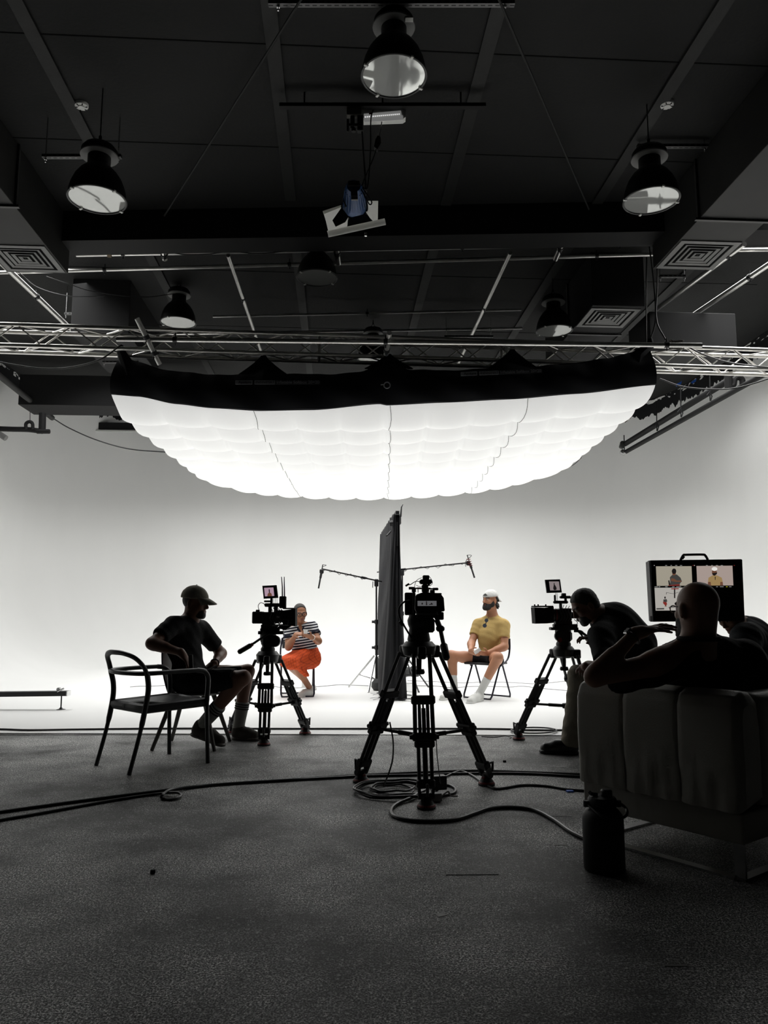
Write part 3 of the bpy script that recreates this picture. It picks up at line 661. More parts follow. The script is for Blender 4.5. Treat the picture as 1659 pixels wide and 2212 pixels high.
b = MB(); pbox(b, 891, 1276, 897, 1332, YC+.02, .03, .006); knob(b, P(894, 1279, YC+.02), (0, 0, 1), .014, .02); b.build('monitor_arm', M['black_metal'], CC)
b = MB(); pbox(b, 939, 1322, 958, 1339, YC-.02, .06, .005); pbox(b, 944, 1318, 954, 1323, YC-.02, .03); b.build('side_recorder', M['black_plastic'], CC)
b = MB(); pbox(b, 911, 1262, 925, 1281, YC, .05, .008); pbox(b, 906, 1252, 933, 1262, YC, .08, .008); pbox(b, 913, 1243, 927, 1252, YC, .06, .004); pbox(b, 915, 1260, 922, 1284, YC, .03); pbox(b, 923, 1262, 929, 1266, YC, .04); b.build('top_handle', M['black_plastic'], CC)
b = MB(); b.tube([P(883, 1270.5, YC+.03), P(947, 1272.5, YC+.03)], .0045, 8)
for x0, x1, y in ((883, 895, 1270.6), (935, 946, 1272.4)): b.tube([P(x0, y, YC+.03), P(x1, y, YC+.03)], .0085, 10)
b.build('cross_rod', M['black_metal'], CC)
b = MB(); knob(b, P(934, 1282, YC), (0, 0, 1), .016, .022); pbox(b, 930, 1281, 954, 1285, YC-.05, .03); b.build('mount_plate', M['black_metal'], CC)
b = MB(); b.tube(bez([P(908, 1257, YC), P(898, 1256, YC-.02), P(888, 1262, YC-.03), P(884, 1264, YC-.03)]), .0025, 6); b.tube([P(884, 1261, YC-.03), P(876, 1266, YC-.03)], .006, 8)
b.tube(bez([P(911, 1248, YC), P(901, 1253, YC), P(896, 1264, YC), P(897, 1278, YC)]), .002, 6); b.tube(bez([P(899, 1264, YC), P(906, 1267, YC), P(913, 1266, YC)]), .0018, 6); b.tube(bez([P(927, 1245, YC), P(932, 1252, YC), P(934, 1260, YC), P(929, 1266, YC)]), .002, 6); b.build('thin_cables', M['cable'], CC)
b = MB(); b.tube([P(903, 1271, YC), P(903, 1280, YC)], .0025, 6); b.tube([P(926, 1271, YC), P(926, 1280, YC)], .0025, 6); b.tube([P(900, 1269.5, YC+.02), P(930, 1270, YC+.02)], .0022, 6); b.build('red_cables', M['red'], CC)
b = MB(); b.tube(bez([P(885, 1297, YC-.02), P(872, 1301, YC-.06), P(862, 1314, YC-.06), P(863, 1332, YC-.06), P(872, 1350, YC-.06), P(884, 1370, YC-.05), P(893, 1383, YC-.03)], 10), .006, 8); b.tube([P(863, 1342, YC-.06), P(871, 1351, YC-.06)], .012, 10); b.build('power_cable', M['cable'], CC)
b = MB(); b.tube(bez([P(895, 1345, YC), P(895, 1360, YC), P(897, 1372, YC)]), .003, 6); b.build('white_lead', M['cable_grey'], CC)
b = MB(); b.cyl(P(921, 1306, YC+.1), P(921, 1306, YC+.34), .055, .06, 24); b.build('lens', M['black_metal'], CC)
# --- left camera, lens to the right
YL = 6.72
apL = P(578, 1432, YL)
TL = tripod('tripod left of the woman, carrying the camera with two antennas', apL, [PZ(570, 1610), PZ(659, 1586), PZ(503, 1584)], .095, .10)
h = MB(); h.lathe([(0, .09), (.06, .09), (.062, .12), (.05, .14), (.055, .16), (.068, .19), (.07, .24), (.06, .27), (0, .27)], apL, seg=24); pbox(h, 566, 1372, 599, 1396, YL, .13, .02); knob(h, P(594, 1385, YL-.06), (0, -1, 0), .05, .03, 20); pbox(h, 559, 1363, 613, 1370, YL, .09, .003); h.build('fluid_head', M['black_plastic'], TL)
h = MB(); q0, q1, q2 = P(588, 1369, YL-.07), P(543, 1393, YL-.12), P(514, 1410, YL-.15); h.tube(bez([q0, P(575, 1372, YL-.09), q1]), .010, 10); h.tube([q1, q1.lerp(q2, .08), q1.lerp(q2, .9), q2], [.014, .021, .021, .012], 12); h.build('pan_handle', M['black_plastic'], TL)
h = MB(); h.tube([P(546, 1391.5, YL-.118), P(541, 1394.3, YL-.122)], .0155, 10); h.build('handle_ring', M['red'], TL)
LC = thing('cinema_camera', P(590, 1363, YL), 'camera with pink screen and two antennas on the left tripod', 'camera', 'cinema cameras on tripods')
b = MB(); pbox(b, 568, 1322, 594, 1349, YL, .12, .006); pbox(b, 565, 1349, 600, 1358, YL, .08); pbox(b, 563, 1357, 604, 1363, YL, .06); b.build('body', M['black_plastic'], LC)
b = MB(); pbox(b, 546.5, 1321, 570, 1347, YL, .10, .008); b.build('battery', M['black_plastic'], LC)
b = MB(); b.cyl(P(590, 1333, YL), P(618, 1333, YL), .042, .05, 24); b.cyl(P(597, 1333, YL), P(603, 1333, YL), .055, None, 24); b.build('lens', M['black_metal'], LC)
b = MB(); b.cyl(P(599, 1330, YL-.05), P(604, 1330, YL-.05), .03, None, 20); b.build('focus_motor', M['lens_ring'], LC)
b = MB(); pquad(b, [(611, 1319), (640, 1315), (640, 1353), (613, 1348)], YL, .15); pquad(b, [(607, 1349), (632, 1350), (618, 1361), (600, 1357)], YL, .08); pbox(b, 613, 1313, 638, 1316, YL, .14); b.build('matte_box', M['matte_black'], LC)
b = MB(); pbox(b, 571, 1297, 586, 1301, YL, .04); pbox(b, 572, 1303, 604, 1311, YL, .035, .006); pbox(b, 580, 1309, 587, 1324, YL, .03); pbox(b, 592, 1309, 600, 1326, YL, .03); pbox(b, 584, 1292, 589, 1306, YL, .02); b.build('top_handle', M['black_plastic'], LC)
b = MB(); pquad(b, [(567, 1265.5), (597.5, 1264), (601, 1291.5), (570, 1293.5)], YL-.02, .025); mo = b.build('monitor', M['black_plastic'], LC)
b = MB(); pquad(b, [(570.5, 1269.8), (590.5, 1269), (592.5, 1287.8), (572.3, 1288.8)], YL-.034, .002); b.build('screen', M['scr_pink'], mo)
b = MB(); pquad(b, ell(581.5, 1274.5, 1.1, 2.0), YL-.036, .001); pquad(b, [(580.5, 1275), (582.8, 1275), (583, 1281), (581, 1281)], YL-.036, .001); pquad(b, [(572.3, 1288.2), (592.4, 1287.2), (592.5, 1288.2), (572.3, 1289)], YL-.036, .001); b.build('screen_figure', M['pic_dark'], mo)
b = MB(); pquad(b, [(579.5, 1281), (585, 1280.5), (587, 1284), (587.5, 1287.8), (577.5, 1288.3), (578, 1284)], YL-.0355, .001); b.build('screen_figure', M['pic_skin'], mo)
b = MB(); pbox(b, 604, 1288, 618, 1314, YL+.02, .05, .006); tx = b.build('transmitter', M['black_plastic'], LC)
for x0, x1 in ((608, 610), (614, 614.5)):
    b = MB(); b.tube([P(x1, 1288, YL+.02), P(x1-.2, 1268, YL+.02), P(x0, 1246, YL+.02)], [.006, .005, .0035], 8); b.build('antenna', M['antenna'], tx)
b = MB(); pbox(b, 553, 1317, 561, 1322, YL, .03); b.tube(bez([P(559, 1317, YL), P(558, 1308, YL-.02), P(563, 1302, YL-.02), P(570, 1304, YL-.02), P(572, 1308, YL)]), .003, 6)
for k in range(5):
    x = 585+k*5.5; b.tube(bez([P(x, 1312+k, YL-.04), P(x+4, 1322, YL-.08), P(x-2, 1336, YL-.085), P(x+6, 1347, YL-.06)]), .0035, 6)
b.tube(bez([P(600, 1352, YL-.06), P(612, 1338, YL-.09), P(622, 1340, YL-.09), P(620, 1352, YL-.08)]), .004, 6)
for x in (591, 594.5, 598): b.tube([P(x, 1292, YL), P(x+.6, 1304, YL)], .002, 5)
b.build('cable_loom', M['cable'], LC)
b = MB(); pbox(b, 594, 1318, 610, 1322, YL-.02, .05); b.tube([P(588, 1351, YL-.05), P(630, 1349, YL-.05)], .0075, 8); b.build('rods', M['lens_ring'], LC)
# --- right camera, lens to the left
YR = 6.35
apR = P(1218, 1420, YR)
TR = tripod('tripod in front of the bending man, carrying the camera with long lens', apR, [PZ(1121, 1598), PZ(1262, 1575), PZ(1300, 1618)], .085, .09)
h = MB(); h.lathe([(0, .08), (.058, .08), (.06, .11), (.05, .13), (.056, .16), (.066, .20), (.062, .26), (.045, .27), (0, .27)], apR, seg=24); pbox(h, 1201, 1362, 1234, 1386, YR, .12, .02); knob(h, P(1209, 1374, YR-.06), (0, -1, 0), .045, .02, 20); pbox(h, 1188, 1355, 1247, 1361, YR, .09, .003); h.build('fluid_head', M['black_plastic'], TR)
h = MB(); h.cyl(P(1209, 1382.5, YR-.075), P(1209, 1382.5, YR-.083), .02, None, 14); h.build('drag_dial', M['red'], TR)
h = MB(); h.tube(bez([P(1240, 1363, YR-.03), P(1254, 1364, YR-.05), P(1262, 1370, YR-.06), P(1285, 1386, YR-.08)]), [.011]*24+[.017], 10); h.tube(bez([P(1250, 1365, YR-.05), P(1255, 1370, YR-.05), P(1262, 1381, YR-.05)]), .008, 8); h.build('pan_handle', M['black_plastic'], TR)
RC = thing('cinema_camera', P(1215, 1355, YR), 'camera with long lens and mauve screen on the right tripod', 'camera', 'cinema cameras on tripods')
b = MB(); pbox(b, 1206, 1314, 1232, 1341, YR, .12, .006); pbox(b, 1198, 1341, 1234, 1350, YR, .08); pbox(b, 1195, 1348, 1246, 1355, YR, .07); b.build('body', M['black_plastic'], RC)
b = MB(); b.cyl(P(1190, 1329, YR), P(1210, 1328, YR), .054, .05, 28); b.cyl(P(1181, 1329, YR), P(1192, 1329, YR), .058, .056, 28); ln = b.build('lens', M['black_metal'], RC)
for x in (1186.5, 1190.5, 1193.5):
    b = MB(); b.cyl(P(x, 1329, YR), P(x+1.2, 1329, YR), .0595, None, 28); b.build('lens_ring', M['lens_ring'], ln)
b = MB(); b.cyl(P(1199.5, 1328.5, YR), P(1202, 1328.5, YR), .0535, None, 28); b.build('lens_ring', M['red'], ln)
b = MB(); pquad(b, [(1150.5, 1312), (1178, 1313), (1192, 1311), (1192, 1345), (1178, 1346.5), (1153, 1347)], YR, .15); pbox(b, 1150.5, 1308.5, 1192, 1311.5, YR, .13, .003)
for x in (1155, 1162.5, 1179): knob(b, P(x, 1309, YR), (0, 0, 1), .006, .014, 8)
b.build('matte_box', M['matte_black'], RC)
b = MB(); pbox(b, 1195, 1297.5, 1227, 1304, YR, .035, .008); pbox(b, 1208, 1301, 1214, 1318, YR, .03); pbox(b, 1196.5, 1285, 1200, 1300, YR, .02); pbox(b, 1209, 1287, 1233, 1293, YR, .045, .008); pbox(b, 1213, 1281.5, 1222, 1288, YR, .04); pbox(b, 1219, 1290, 1224, 1299, YR, .03); b.build('top_handle', M['black_plastic'], RC)
b = MB(); pbox(b, 1230, 1322, 1252, 1336, YR, .06, .012); b.cyl(P(1247, 1335, YR-.01), P(1252, 1337, YR-.01), .022, .026, 16); b.build('eyepiece', M['black_plastic'], RC)
b = MB(); pquad(b, [(1177, 1252.5), (1209, 1251.5), (1213, 1280), (1181, 1281)], YR-.02, .025); mo = b.build('monitor', M['black_plastic'], RC)
b = MB(); pquad(b, [(1186, 1256), (1207.3, 1256), (1209.6, 1275), (1188.5, 1275.5)], YR-.034, .002); b.build('screen', M['scr_mauve'], mo)
b = MB(); pquad(b, ell(1197, 1261.5, 1.0, 2.4), YR-.036, .001); pquad(b, [(1196.3, 1263), (1198.3, 1263), (1201.5, 1268), (1202.5, 1272), (1201, 1274.6), (1196.5, 1274.8), (1195, 1271)], YR-.036, .001); b.build('screen_figure', M['pic_dark'], mo)
b = MB()
for k in range(4):
    x = 1212+k*6; b.tube(bez([P(x, 1306+k, YR-.03), P(x-3, 1318, YR-.075), P(x+2, 1332, YR-.075), P(x-4, 1344, YR-.05)]), .003, 6)
b.tube(bez([P(1240, 1338, YR-.03), P(1247, 1344, YR-.03), P(1244, 1351, YR-.03), P(1234, 1350, YR-.03)]), .003, 6)
for x in (1200, 1203): b.tube([P(x, 1281, YR), P(x+1, 1298, YR)], .002, 5)
b.build('cable_loom', M['cable'], RC)
# ------------------------------------------------------------------ director's monitor
YM = 4.5
DM = thing('monitor_case', P(1503, 1342, YM), 'black carry case monitor with split picture behind the bald man', 'monitor')
b = MB(); pquad(b, [(1402.5, 1211), (1597, 1208.5), (1599, 1210), (1604.5, 1341), (1408, 1343)], YM, .05); b.build('case', M['matte_black'], DM)
b = MB(); pquad(b, [(1398.5, 1214), (1403, 1211.5), (1409, 1343), (1405.5, 1341)], YM+.02, .06); b.build('case_side', M['rim'], DM)
b = MB(); b.tube(bez([P(1470, 1210, YM), P(1476, 1199.5, YM), P(1481, 1198.5, YM), P(1500, 1198, YM), P(1517, 1198, YM), P(1523, 1199.5, YM), P(1529, 1209, YM)], 6), .0072, 10); b.tube([P(1474, 1207.5, YM), P(1478, 1202, YM)], .006, 8); b.build('handle', M['black_plastic'], DM)
YS = YM-.027
def scr(pts, mt, nm='screen', dz=0.0): q = MB(); pquad(q, pts, YS-dz, .002); return q.build(nm, M[mt], DM)
s1 = scr([(1417, 1223.4), (1493.6, 1223), (1495.5, 1265), (1419, 1265.7)], 'scr_warm'); s2 = scr([(1504.6, 1222.6), (1582, 1222), (1584, 1264.6), (1506.4, 1265)], 'scr_rose'); s3 = scr([(1414, 1269.6), (1495, 1269.2), (1497, 1318.3), (1416.5, 1319)], 'scr_grey')
def pic(par, pts, mt, dz=.002, nm='picture_figure'): q = MB(); pquad(q, pts, YS-dz, .001); return q.build(nm, M[mt], par)
pic(s1, ell(1456, 1234, 4.8, 6), 'pic_dark', .003); pic(s1, ell(1456, 1238, 4, 5), 'pic_skin', .0026)
pic(s1, [(1447, 1247), (1453, 1241), (1462, 1241), (1470, 1248), (1473, 1256), (1469, 1260), (1468, 1264.8), (1447, 1265), (1448, 1257)], 'pic_grey'); pic(s1, [(1450, 1249), (1456, 1250), (1462, 1254), (1471, 1254), (1472, 1257), (1460, 1257), (1449, 1255)], 'pic_skin', .0026); pic(s1, [(1444, 1264), (1468, 1262), (1468, 1265.3), (1444, 1265.4)], 'pic_red', .0026); pic(s1, [(1443.5, 1254), (1446, 1253.5), (1448, 1264), (1445, 1265.2)], 'pic_dark')
pic(s2, ell(1543, 1236, 5.2, 8), 'pic_skin'); pic(s2, ell(1543.5, 1229, 6.2, 4.2), 'pic_white', .0026); pic(s2, [(1538.5, 1238), (1548, 1237), (1549, 1235), (1548.5, 1240), (1543, 1244), (1539, 1241)], 'pic_dark', .003)
pic(s2, [(1530.5, 1248), (1539, 1243), (1549, 1243), (1559, 1248), (1561, 1257), (1556, 1257), (1555.5, 1264.7), (1536, 1264.8), (1535, 1257), (1529.5, 1257)], 'pic_shirt'); pic(s2, [(1529.5, 1257), (1535, 1257), (1536, 1264.8), (1529, 1265)], 'pic_skin', .0026); pic(s2, [(1556, 1257), (1561, 1257), (1562, 1264.6), (1555.5, 1264.6)], 'pic_skin', .0026); pic(s2, [(1544, 1246), (1546, 1246), (1545.5, 1253), (1544.5, 1253)], 'pic_dark', .0028)
pic(s3, ell(1436.5, 1291, 1.6, 2.6), 'pic_dark'); pic(s3, [(1433, 1295), (1440, 1294), (1441.5, 1299), (1439, 1301), (1433, 1301)], 'pic_grey'); pic(s3, [(1432, 1300), (1440, 1301), (1441, 1306), (1437, 1308), (1433, 1304)], 'pic_red', .0026); pic(s3, [(1437, 1306), (1439, 1306), (1440, 1310), (1436, 1310)], 'pic_skin')
pic(s3, [(1455.8, 1270), (1458.6, 1270), (1458.6, 1292), (1456, 1292)], 'pic_dark', nm='picture_stand'); pic(s3, [(1439, 1279.6), (1456, 1282.4), (1456, 1283), (1439, 1280.3)], 'pic_dark', nm='picture_boom'); pic(s3, [(1439, 1279.6), (1439.8, 1279.6), (1439.6, 1284), (1438.8, 1284)], 'pic_dark', nm='picture_boom'); pic(s3, [(1459, 1281), (1466, 1279), (1466, 1279.6), (1459, 1281.8)], 'pic_dark', nm='picture_boom')
pic(s3, [(1418, 1313.8), (1434.5, 1313.4), (1434.7, 1316.4), (1418.2, 1316.8)], 'pic_grey', nm='caption_bar'); pic(s3, ell(1447.3, 1314.6, 1.5, 1.5), 'pic_red', nm='record_dot'); pic(s3, [(1450, 1271), (1466, 1270.6), (1466, 1272.6), (1450, 1273)], 'pic_red', .0026, nm='caption_bar')
for x, w, mt in ((1412.5, 1.6, 'pic_white'), (1437, 4, 'pic_line'), (1448.5, 3, 'pic_line'), (1458.5, 4.4, 'pic_line'), (1469, 4.4, 'pic_line'), (1496.5, 2, 'pic_red'), (1499.5, 1.6, 'pic_white'), (1525, 4, 'pic_line'), (1536.5, 3, 'pic_line'), (1546.5, 4.4, 'pic_line'), (1557, 4.4, 'pic_line'), (1585, 2.4, 'pic_red')):
    pic(s1, [(x, 1221), (x+w, 1221), (x+w, 1222), (x, 1222)], mt, 0, 'menu_mark')
for x, w, mt in ((1414, 7, 'pic_line'), (1423, 3, 'pic_line'), (1437, 5, 'pic_line'), (1452, 5, 'pic_line'), (1461, 10, 'pic_line'), (1478, 2.4, 'pic_yellow'), (1530, 5, 'pic_line'), (1547, 4, 'pic_line'), (1555, 8, 'pic_line'), (1568.5, 3.2, 'pic_yellow'), (1575, 5, 'pic_line')):
    pic(s1, [(x, 1267), (x+w, 1267), (x+w, 1268), (x, 1268)], mt, 0, 'menu_mark')
b = MB(); q = P(1503, 1342, YM+.05); b.tube([q-V(0, 0, .0), V(q.x, q.y, .75)], .018, 10); b.box(q+V(0, 0, .06), (.12, .06, .14), None, .01)
for k in range(3):
    a = 2*math.pi*k/3+.5; d = V(math.cos(a), math.sin(a), 0); b.tube([V(q.x, q.y, .72), V(q.x, q.y, .02)+d*.34], .012, 8)
b.tube([V(q.x, q.y, .75), V(q.x, q.y, .2)], .014, 8); tag(b.build('monitor_stand', M['black_metal']), 'black light stand holding up the split picture monitor', 'stand')
# ------------------------------------------------------------------ chairs
def armchair(label, c, fa):
    """stackable plastic armchair, local x forward"""
    t = thing('armchair', (c[0], c[1], 0), label, 'chair', None, fa); mt = M['chair_plastic']
    s = MB(); n = 9
    def top(u, v):
        x = -.235+.47*u; y = (-.235+.47*v)*(1-.06*(1-u)); z = .455-.018*math.sin(math.pi*v)*math.sin(math.pi*min(1, u*1.1))-.012*(1-u)
        return V(x, y, z)
    s.grid(top, 16, 16); s.grid(lambda u, v: top(u, 1-v)-V(0, 0, .018), 16, 16)
    ring = [top(u, 0) for u in np.linspace(0, 1, 9)]+[top(1, v) for v in np.linspace(0, 1, 9)][1:]+[top(u, 1) for u in np.linspace(1, 0, 9)][1:]+[top(0, v) for v in np.linspace(1, 0, 9)][1:-1]
    s.tube([p-V(0, 0, .024) for p in ring], .026, 8, closed=True, flat=1.25); s.build('seat', mt, t, world=False)
    g = MB()
    for k in range(7): y = -.13+.26*k/6; g.tube([V(-.215, y, .4425-.006*math.cos(y*6)), V(-.1, y, .4435-.010*math.cos(y*6)), V(.02, y, .4435-.0145*math.cos(y*6))], .0028, 5)
    g.build('seat_groove', M['groove'], t, world=False)
    for y in (-1, 1):
        f = MB(); f.tube(bez([V(.262, y*.262, .0), V(.25, y*.258, .25), V(.245, y*.255, .45), V(.245, y*.262, .56), V(.235, y*.268, .62), V(.20, y*.272, .655), V(.14, y*.274, .665)], 6), [.015]*12+[.018]*25, 10); f.build('leg', mt, t, world=False)
        r = MB(); r.tube(bez([V(-.335, y*.235, .0), V(-.27, y*.235, .25), V(-.232, y*.238, .45), V(-.225, y*.25, .56), V(-.245, y*.262, .66)], 6), [.0145]*8+[.019]*17, 10); r.build('leg', mt, t, world=False)
    a = MB(); a.tube(bez([V(.15, -.274, .665), V(0, -.276, .665), V(-.16, -.272, .662), V(-.26, -.22, .66), V(-.305, -.11, .66), V(-.315, 0, .66), V(-.305, .11, .66), V(-.26, .22, .66), V(-.16, .272, .662), V(0, .276, .665), V(.15, .274, .665)], 8), .019, 10, flat=.85); a.build('arm_ring', mt, t, world=False)
    b = MB(); b.tube(bez([V(-.235, -.258, .62), V(-.262, -.25, .70), V(-.305, -.20, .765), V(-.34, -.10, .795), V(-.35, 0, .80), V(-.34, .10, .795), V(-.305, .20, .765), V(-.262, .25, .70), V(-.235, .258, .62)], 8), .021, 10, flat=.7); b.build('back_rail', mt, t, world=False)
    m = MB(); m.box(V(-.262, .02, .425), (.002, .022, .03), None, .0005); m.build('maker_mark', M['cable_grey'], t, world=False)
    return t
armchair('empty dark plastic armchair with hoop back standing in front of the seated man', (-1.64, 5.72), math.atan2(.72, .69))
# shell chair under the man with the cap
def shell_chair():
    c = P(424, 1490, 6.45); t = thing('shell_chair', (c.x, c.y, 0), 'grey shell chair with slanted wooden legs under the man in the cap', 'chair', None, math.radians(-3))
    s = MB()
    def fn(u, v):
        y = (-.21+.42*v); s_ = u
        if s_ < .55: x = .22-.40*(s_/.55); z = .43-.02*math.sin(math.pi*s_/.55)
        else: k = (s_-.55)/.45; x = -.18-.07*k-.02*math.sin(k*3); z = .43+.36*k**1.1
        return V(x+.03*(abs(2*v-1)**3)*(s_ > .5), y*(1-.12*max(0, s_-.6)), z+.025*abs(2*v-1)**3*(s_ < .55))
    s.grid(fn, 26, 12); s.grid(lambda u, v: fn(u, 1-v)+V(.0, 0, -.012) if u < .55 else fn(u, 1-v)+V(-.012, 0, -.004), 26, 12); s.build('shell', M['shell_grey'], t, world=False)
    for x, y in ((1, 1), (1, -1), (-1, 1), (-1, -1)):
        l = MB(); l.tube([V(x*.12-.02, y*.13, .42), V(x*.25-.02, y*.24, 0)], [.021, .014], 10); l.build('leg', M['wood_dark'], t, world=False)
    return t
shell_chair()
def folding_chair(label, c, fa):
    t = thing('folding_chair', (c[0], c[1], 0), label, 'chair', 'black folding chairs on the white floor', fa); mt = M['fold_metal']
    W = .21
    def U(xt, zt, xb, nm, ext=None):
        m = MB(); pts = []
        for y in (-1, 1):
            leg = ([ext[0]+V(0, y*W, 0)] if ext else [])+[V(xt, y*W, zt), V(xb*.93, y*W, .05), V(xb, y*(W-.01), .018), V(xb, y*(W-.04), .013)]
            pts += leg if y < 0 else leg[::-1]
        m.tube(pts, .0115, 10); return m.build(nm, mt, t, world=False)
    U(.02, .425, .23, 'front_frame'); U(-.03, .425, -.21, 'rear_frame')
    f = MB()
    for y in (-1, 1): f.tube(bez([V(.05, y*(W+.012), .40), V(-.13, y*(W+.012), .48), V(-.19, y*(W+.010), .60), V(-.225, y*(W-.01), .735)]), .0115, 10)
    f.build('back_upright', mt, t, world=False)
    s = MB(); s.box(V(.03, 0, .435), (.40, .40, .026), None, .012, 2); s.build('seat', M['fold_plastic'], t, world=False)
    b = MB(); b.grid(lambda u, v: V(-.19-.04*v-.03*math.sin(math.pi*u), (u-.5)*.40, .60+.14*v), 10, 4); b.grid(lambda u, v: V(-.207-.04*v-.03*math.sin(math.pi*u), (.5-u)*.40, .60+.14*v), 10, 4); b.build('backrest', M['fold_plastic'], t, world=False)
    for x in (.23, -.21):
        for y in (-1, 1): k = MB(); k.box(V(x, y*(W-.03), .010), (.03, .045, .02), None, .005); k.build('foot', M['black_plastic'], t, world=False)
    return t
folding_chair('black folding chair under the man in the yellow shirt', (1.315, 9.98), math.radians(228))
folding_chair('black folding chair under the woman in the orange skirt', (-1.13, 10.22), math.radians(-82))
# ------------------------------------------------------------------ cube armchair at the right
def cube_chair():
    Lc, Rc = V(.94, 3.885, 0), V(1.445, 3.215, 0); w = (Rc-Lc).length; uy = (Lc-Rc).normalized(); ux = V(-uy.y*-1, uy.x*-1, 0); ux = V(uy.y, -uy.x, 0)
    mid = (Lc+Rc)/2; D = .80; c = mid+ux*(D/2); t = thing('cube_armchair', (c.x, c.y, 0), 'cream leather cube armchair on a steel frame at the right edge', 'armchair', None, math.atan2(ux.y, ux.x)); hx = D/2; hw = w/2; mt = M['leather']
    def cushion(x0, x1, y0, y1, z0, z1, nm, r=.04, seams=()):
        m = MB(); m.box(V((x0+x1)/2, (y0+y1)/2, (z0+z1)/2), (x1-x0, y1-y0, z1-z0), None, r, 4); return m.build(nm, mt, t, world=False, smooth=60)
    cushion(-hx+.02, hx, -hw+.02, hw-.02, .145, .27, 'base', .012)
    n = 3
    for k in range(n):     # three padded panels of the backrest
        y0 = -hw+k*w/n; y1 = y0+w/n; m = MB()
        def fn(u, v, y0=y0, y1=y1):
            # loft around: u across the panel, v around the profile (back bottom -> top -> front bottom)
            prof = [(-hx, .27), (-hx-.006, .40), (-hx-.008, .55), (-hx-.002, .68), (-hx+.02, .73), (-hx+.07, .752), (-hx+.13, .745), (-hx+.175, .71), (-hx+.19, .60), (-hx+.19, .42), (-hx+.18, .30)]
            f = v*(len(prof)-1); i = min(int(f), len(prof)-2); q = f-i; px_ = prof[i][0]*(1-q)+prof[i+1][0]*q; pz = prof[i][1]*(1-q)+prof[i+1][1]*q
            e = 1-(abs(2*u-1)**7); cx_ = -hx+.09; cz = .5
            k_ = 1-.035*(1-e)*(1 if True else 0); puff = .006*math.sin(math.pi*u)*e
            wr = .0035*math.sin(u*9+v*31)*math.exp(-((v-.05)/.12)**2)+.003*math.sin(u*23+2)*math.exp(-((v-.04)/.08)**2)
            d = V(px_-cx_, 0, (pz-cz)*.3); d = d.normalized() if d.length > 0 else V(0, 0, 1)
            endk = 0.0
            if (k == 0 and u < .12): endk = (1-u/.12)
            if (k == n-1 and u > .88): endk = (u-.88)/.12
            sh = .030*endk**2.2
            return V(px_, y0+(y1-y0)*u, pz)+d*(puff*.5+wr*.7-.006*(abs(2*u-1)**22)-sh)-V(0, 0, sh*.6 if pz > .6 else 0)
        m.grid(fn, 22, 40)
        vs = [fn(0, j/40) for j in range(41)]; m.add(vs, [tuple(range(41))]); vs = [fn(1, j/40) for j in range(41)]; m.add(vs, [tuple(range(40, -1, -1))])
        m.build('back_panel', mt, t, world=False, smooth=70)
    for y in (-1, 1): cushion(-hx+.17, hx, min(y*hw, y*(hw-.15)), max(y*hw, y*(hw-.15)), .27, .735, 'armrest', .045)
    cushion(-hx+.19, hx-.01, -hw+.155, hw-.155, .27, .43, 'seat_cushion', .05)
    for y in (-1, 1):
        f = MB(); yy = y*(hw-.05)
        f.box(V(0, yy, .006), (D-.06, .045, .012)); f.box(V(-hx+.04, yy, .075), (.012, .045, .138)); f.box(V(hx-.04, yy, .075), (.012, .045, .138)); f.build('sled_leg', M['steel'], t, world=False, smooth=0)
    f = MB(); f.box(V(-hx+.04, 0, .007), (.045, w-.14, .011)); f.build('floor_bar', M['steel'], t, world=False, smooth=0)
    return t
CUBE = cube_chair()
# ------------------------------------------------------------------ teal chair at the far right edge
def teal_chair():
    c = P(1745, 1500, 6.1); t = thing('teal_armchair', (c.x, c.y, 0), 'teal upholstered armchair cut by the right picture edge', 'armchair')
    b = MB(); b.box(V(0.02, .18, .55), (.62, .14, .62), None, .06, 4); b.build('backrest', M['teal'], t, world=False); s = MB(); s.box(V(.05, -.1, .36), (.62, .56, .14), None, .05, 4); s.build('seat', M['teal'], t, world=False)
    for x in (-.2, .3):
        for y in (-.3, .15): l = MB(); l.tube([V(x, y, .32), V(x*1.1, y*1.1, 0)], [.02, .013], 8); l.build('leg', M['wood_dark'], t, world=False)
teal_chair()
# ------------------------------------------------------------------ water jug
def jug():
    c = PZ(1306, 1878); t = thing('water_jug', c, 'black insulated water jug with carry handle on the floor by the cube armchair', 'jug')
    b = MB(); b.lathe([(0, .0), (.082, .0), (.086, .006), (.086, .205), (.082, .226), (.066, .246), (.057, .252), (.057, .262), (0, .262)], seg=40); b.build('body', M['jug'], t, world=False)
    l = MB(); l.lathe([(0, .26), (.060, .26), (.061, .285), (.055, .296), (.03, .30), (0, .30)], seg=32); l.build('lid', M['jug'], t, world=False)
    s = MB(); s.lathe([(0, .298), (.024, .298), (.024, .322), (.018, .328), (0, .328)], V(.018, -.005, 0), seg=20); s.tube([V(-.02, 0, .303), V(-.045, 0, .308), V(-.05, .01, .312)], .008, 8); s.build('spout_cap', M['black_plastic'], t, world=False)
    h = MB(); h.tube(bez([V(-.068, .0, .268), V(-.02, -.10, .235), V(.06, -.095, .235), V(.095, -.03, .25), V(.072, .02, .272)], 8), .006, 8); h.tube([V(-.070, 0, .255), V(-.070, 0, .28)], .011, 8); h.tube([V(.070, .0, .255), V(.070, 0, .28)], .011, 8); h.build('carry_handle', M['black_metal'], t, world=False)
jug()
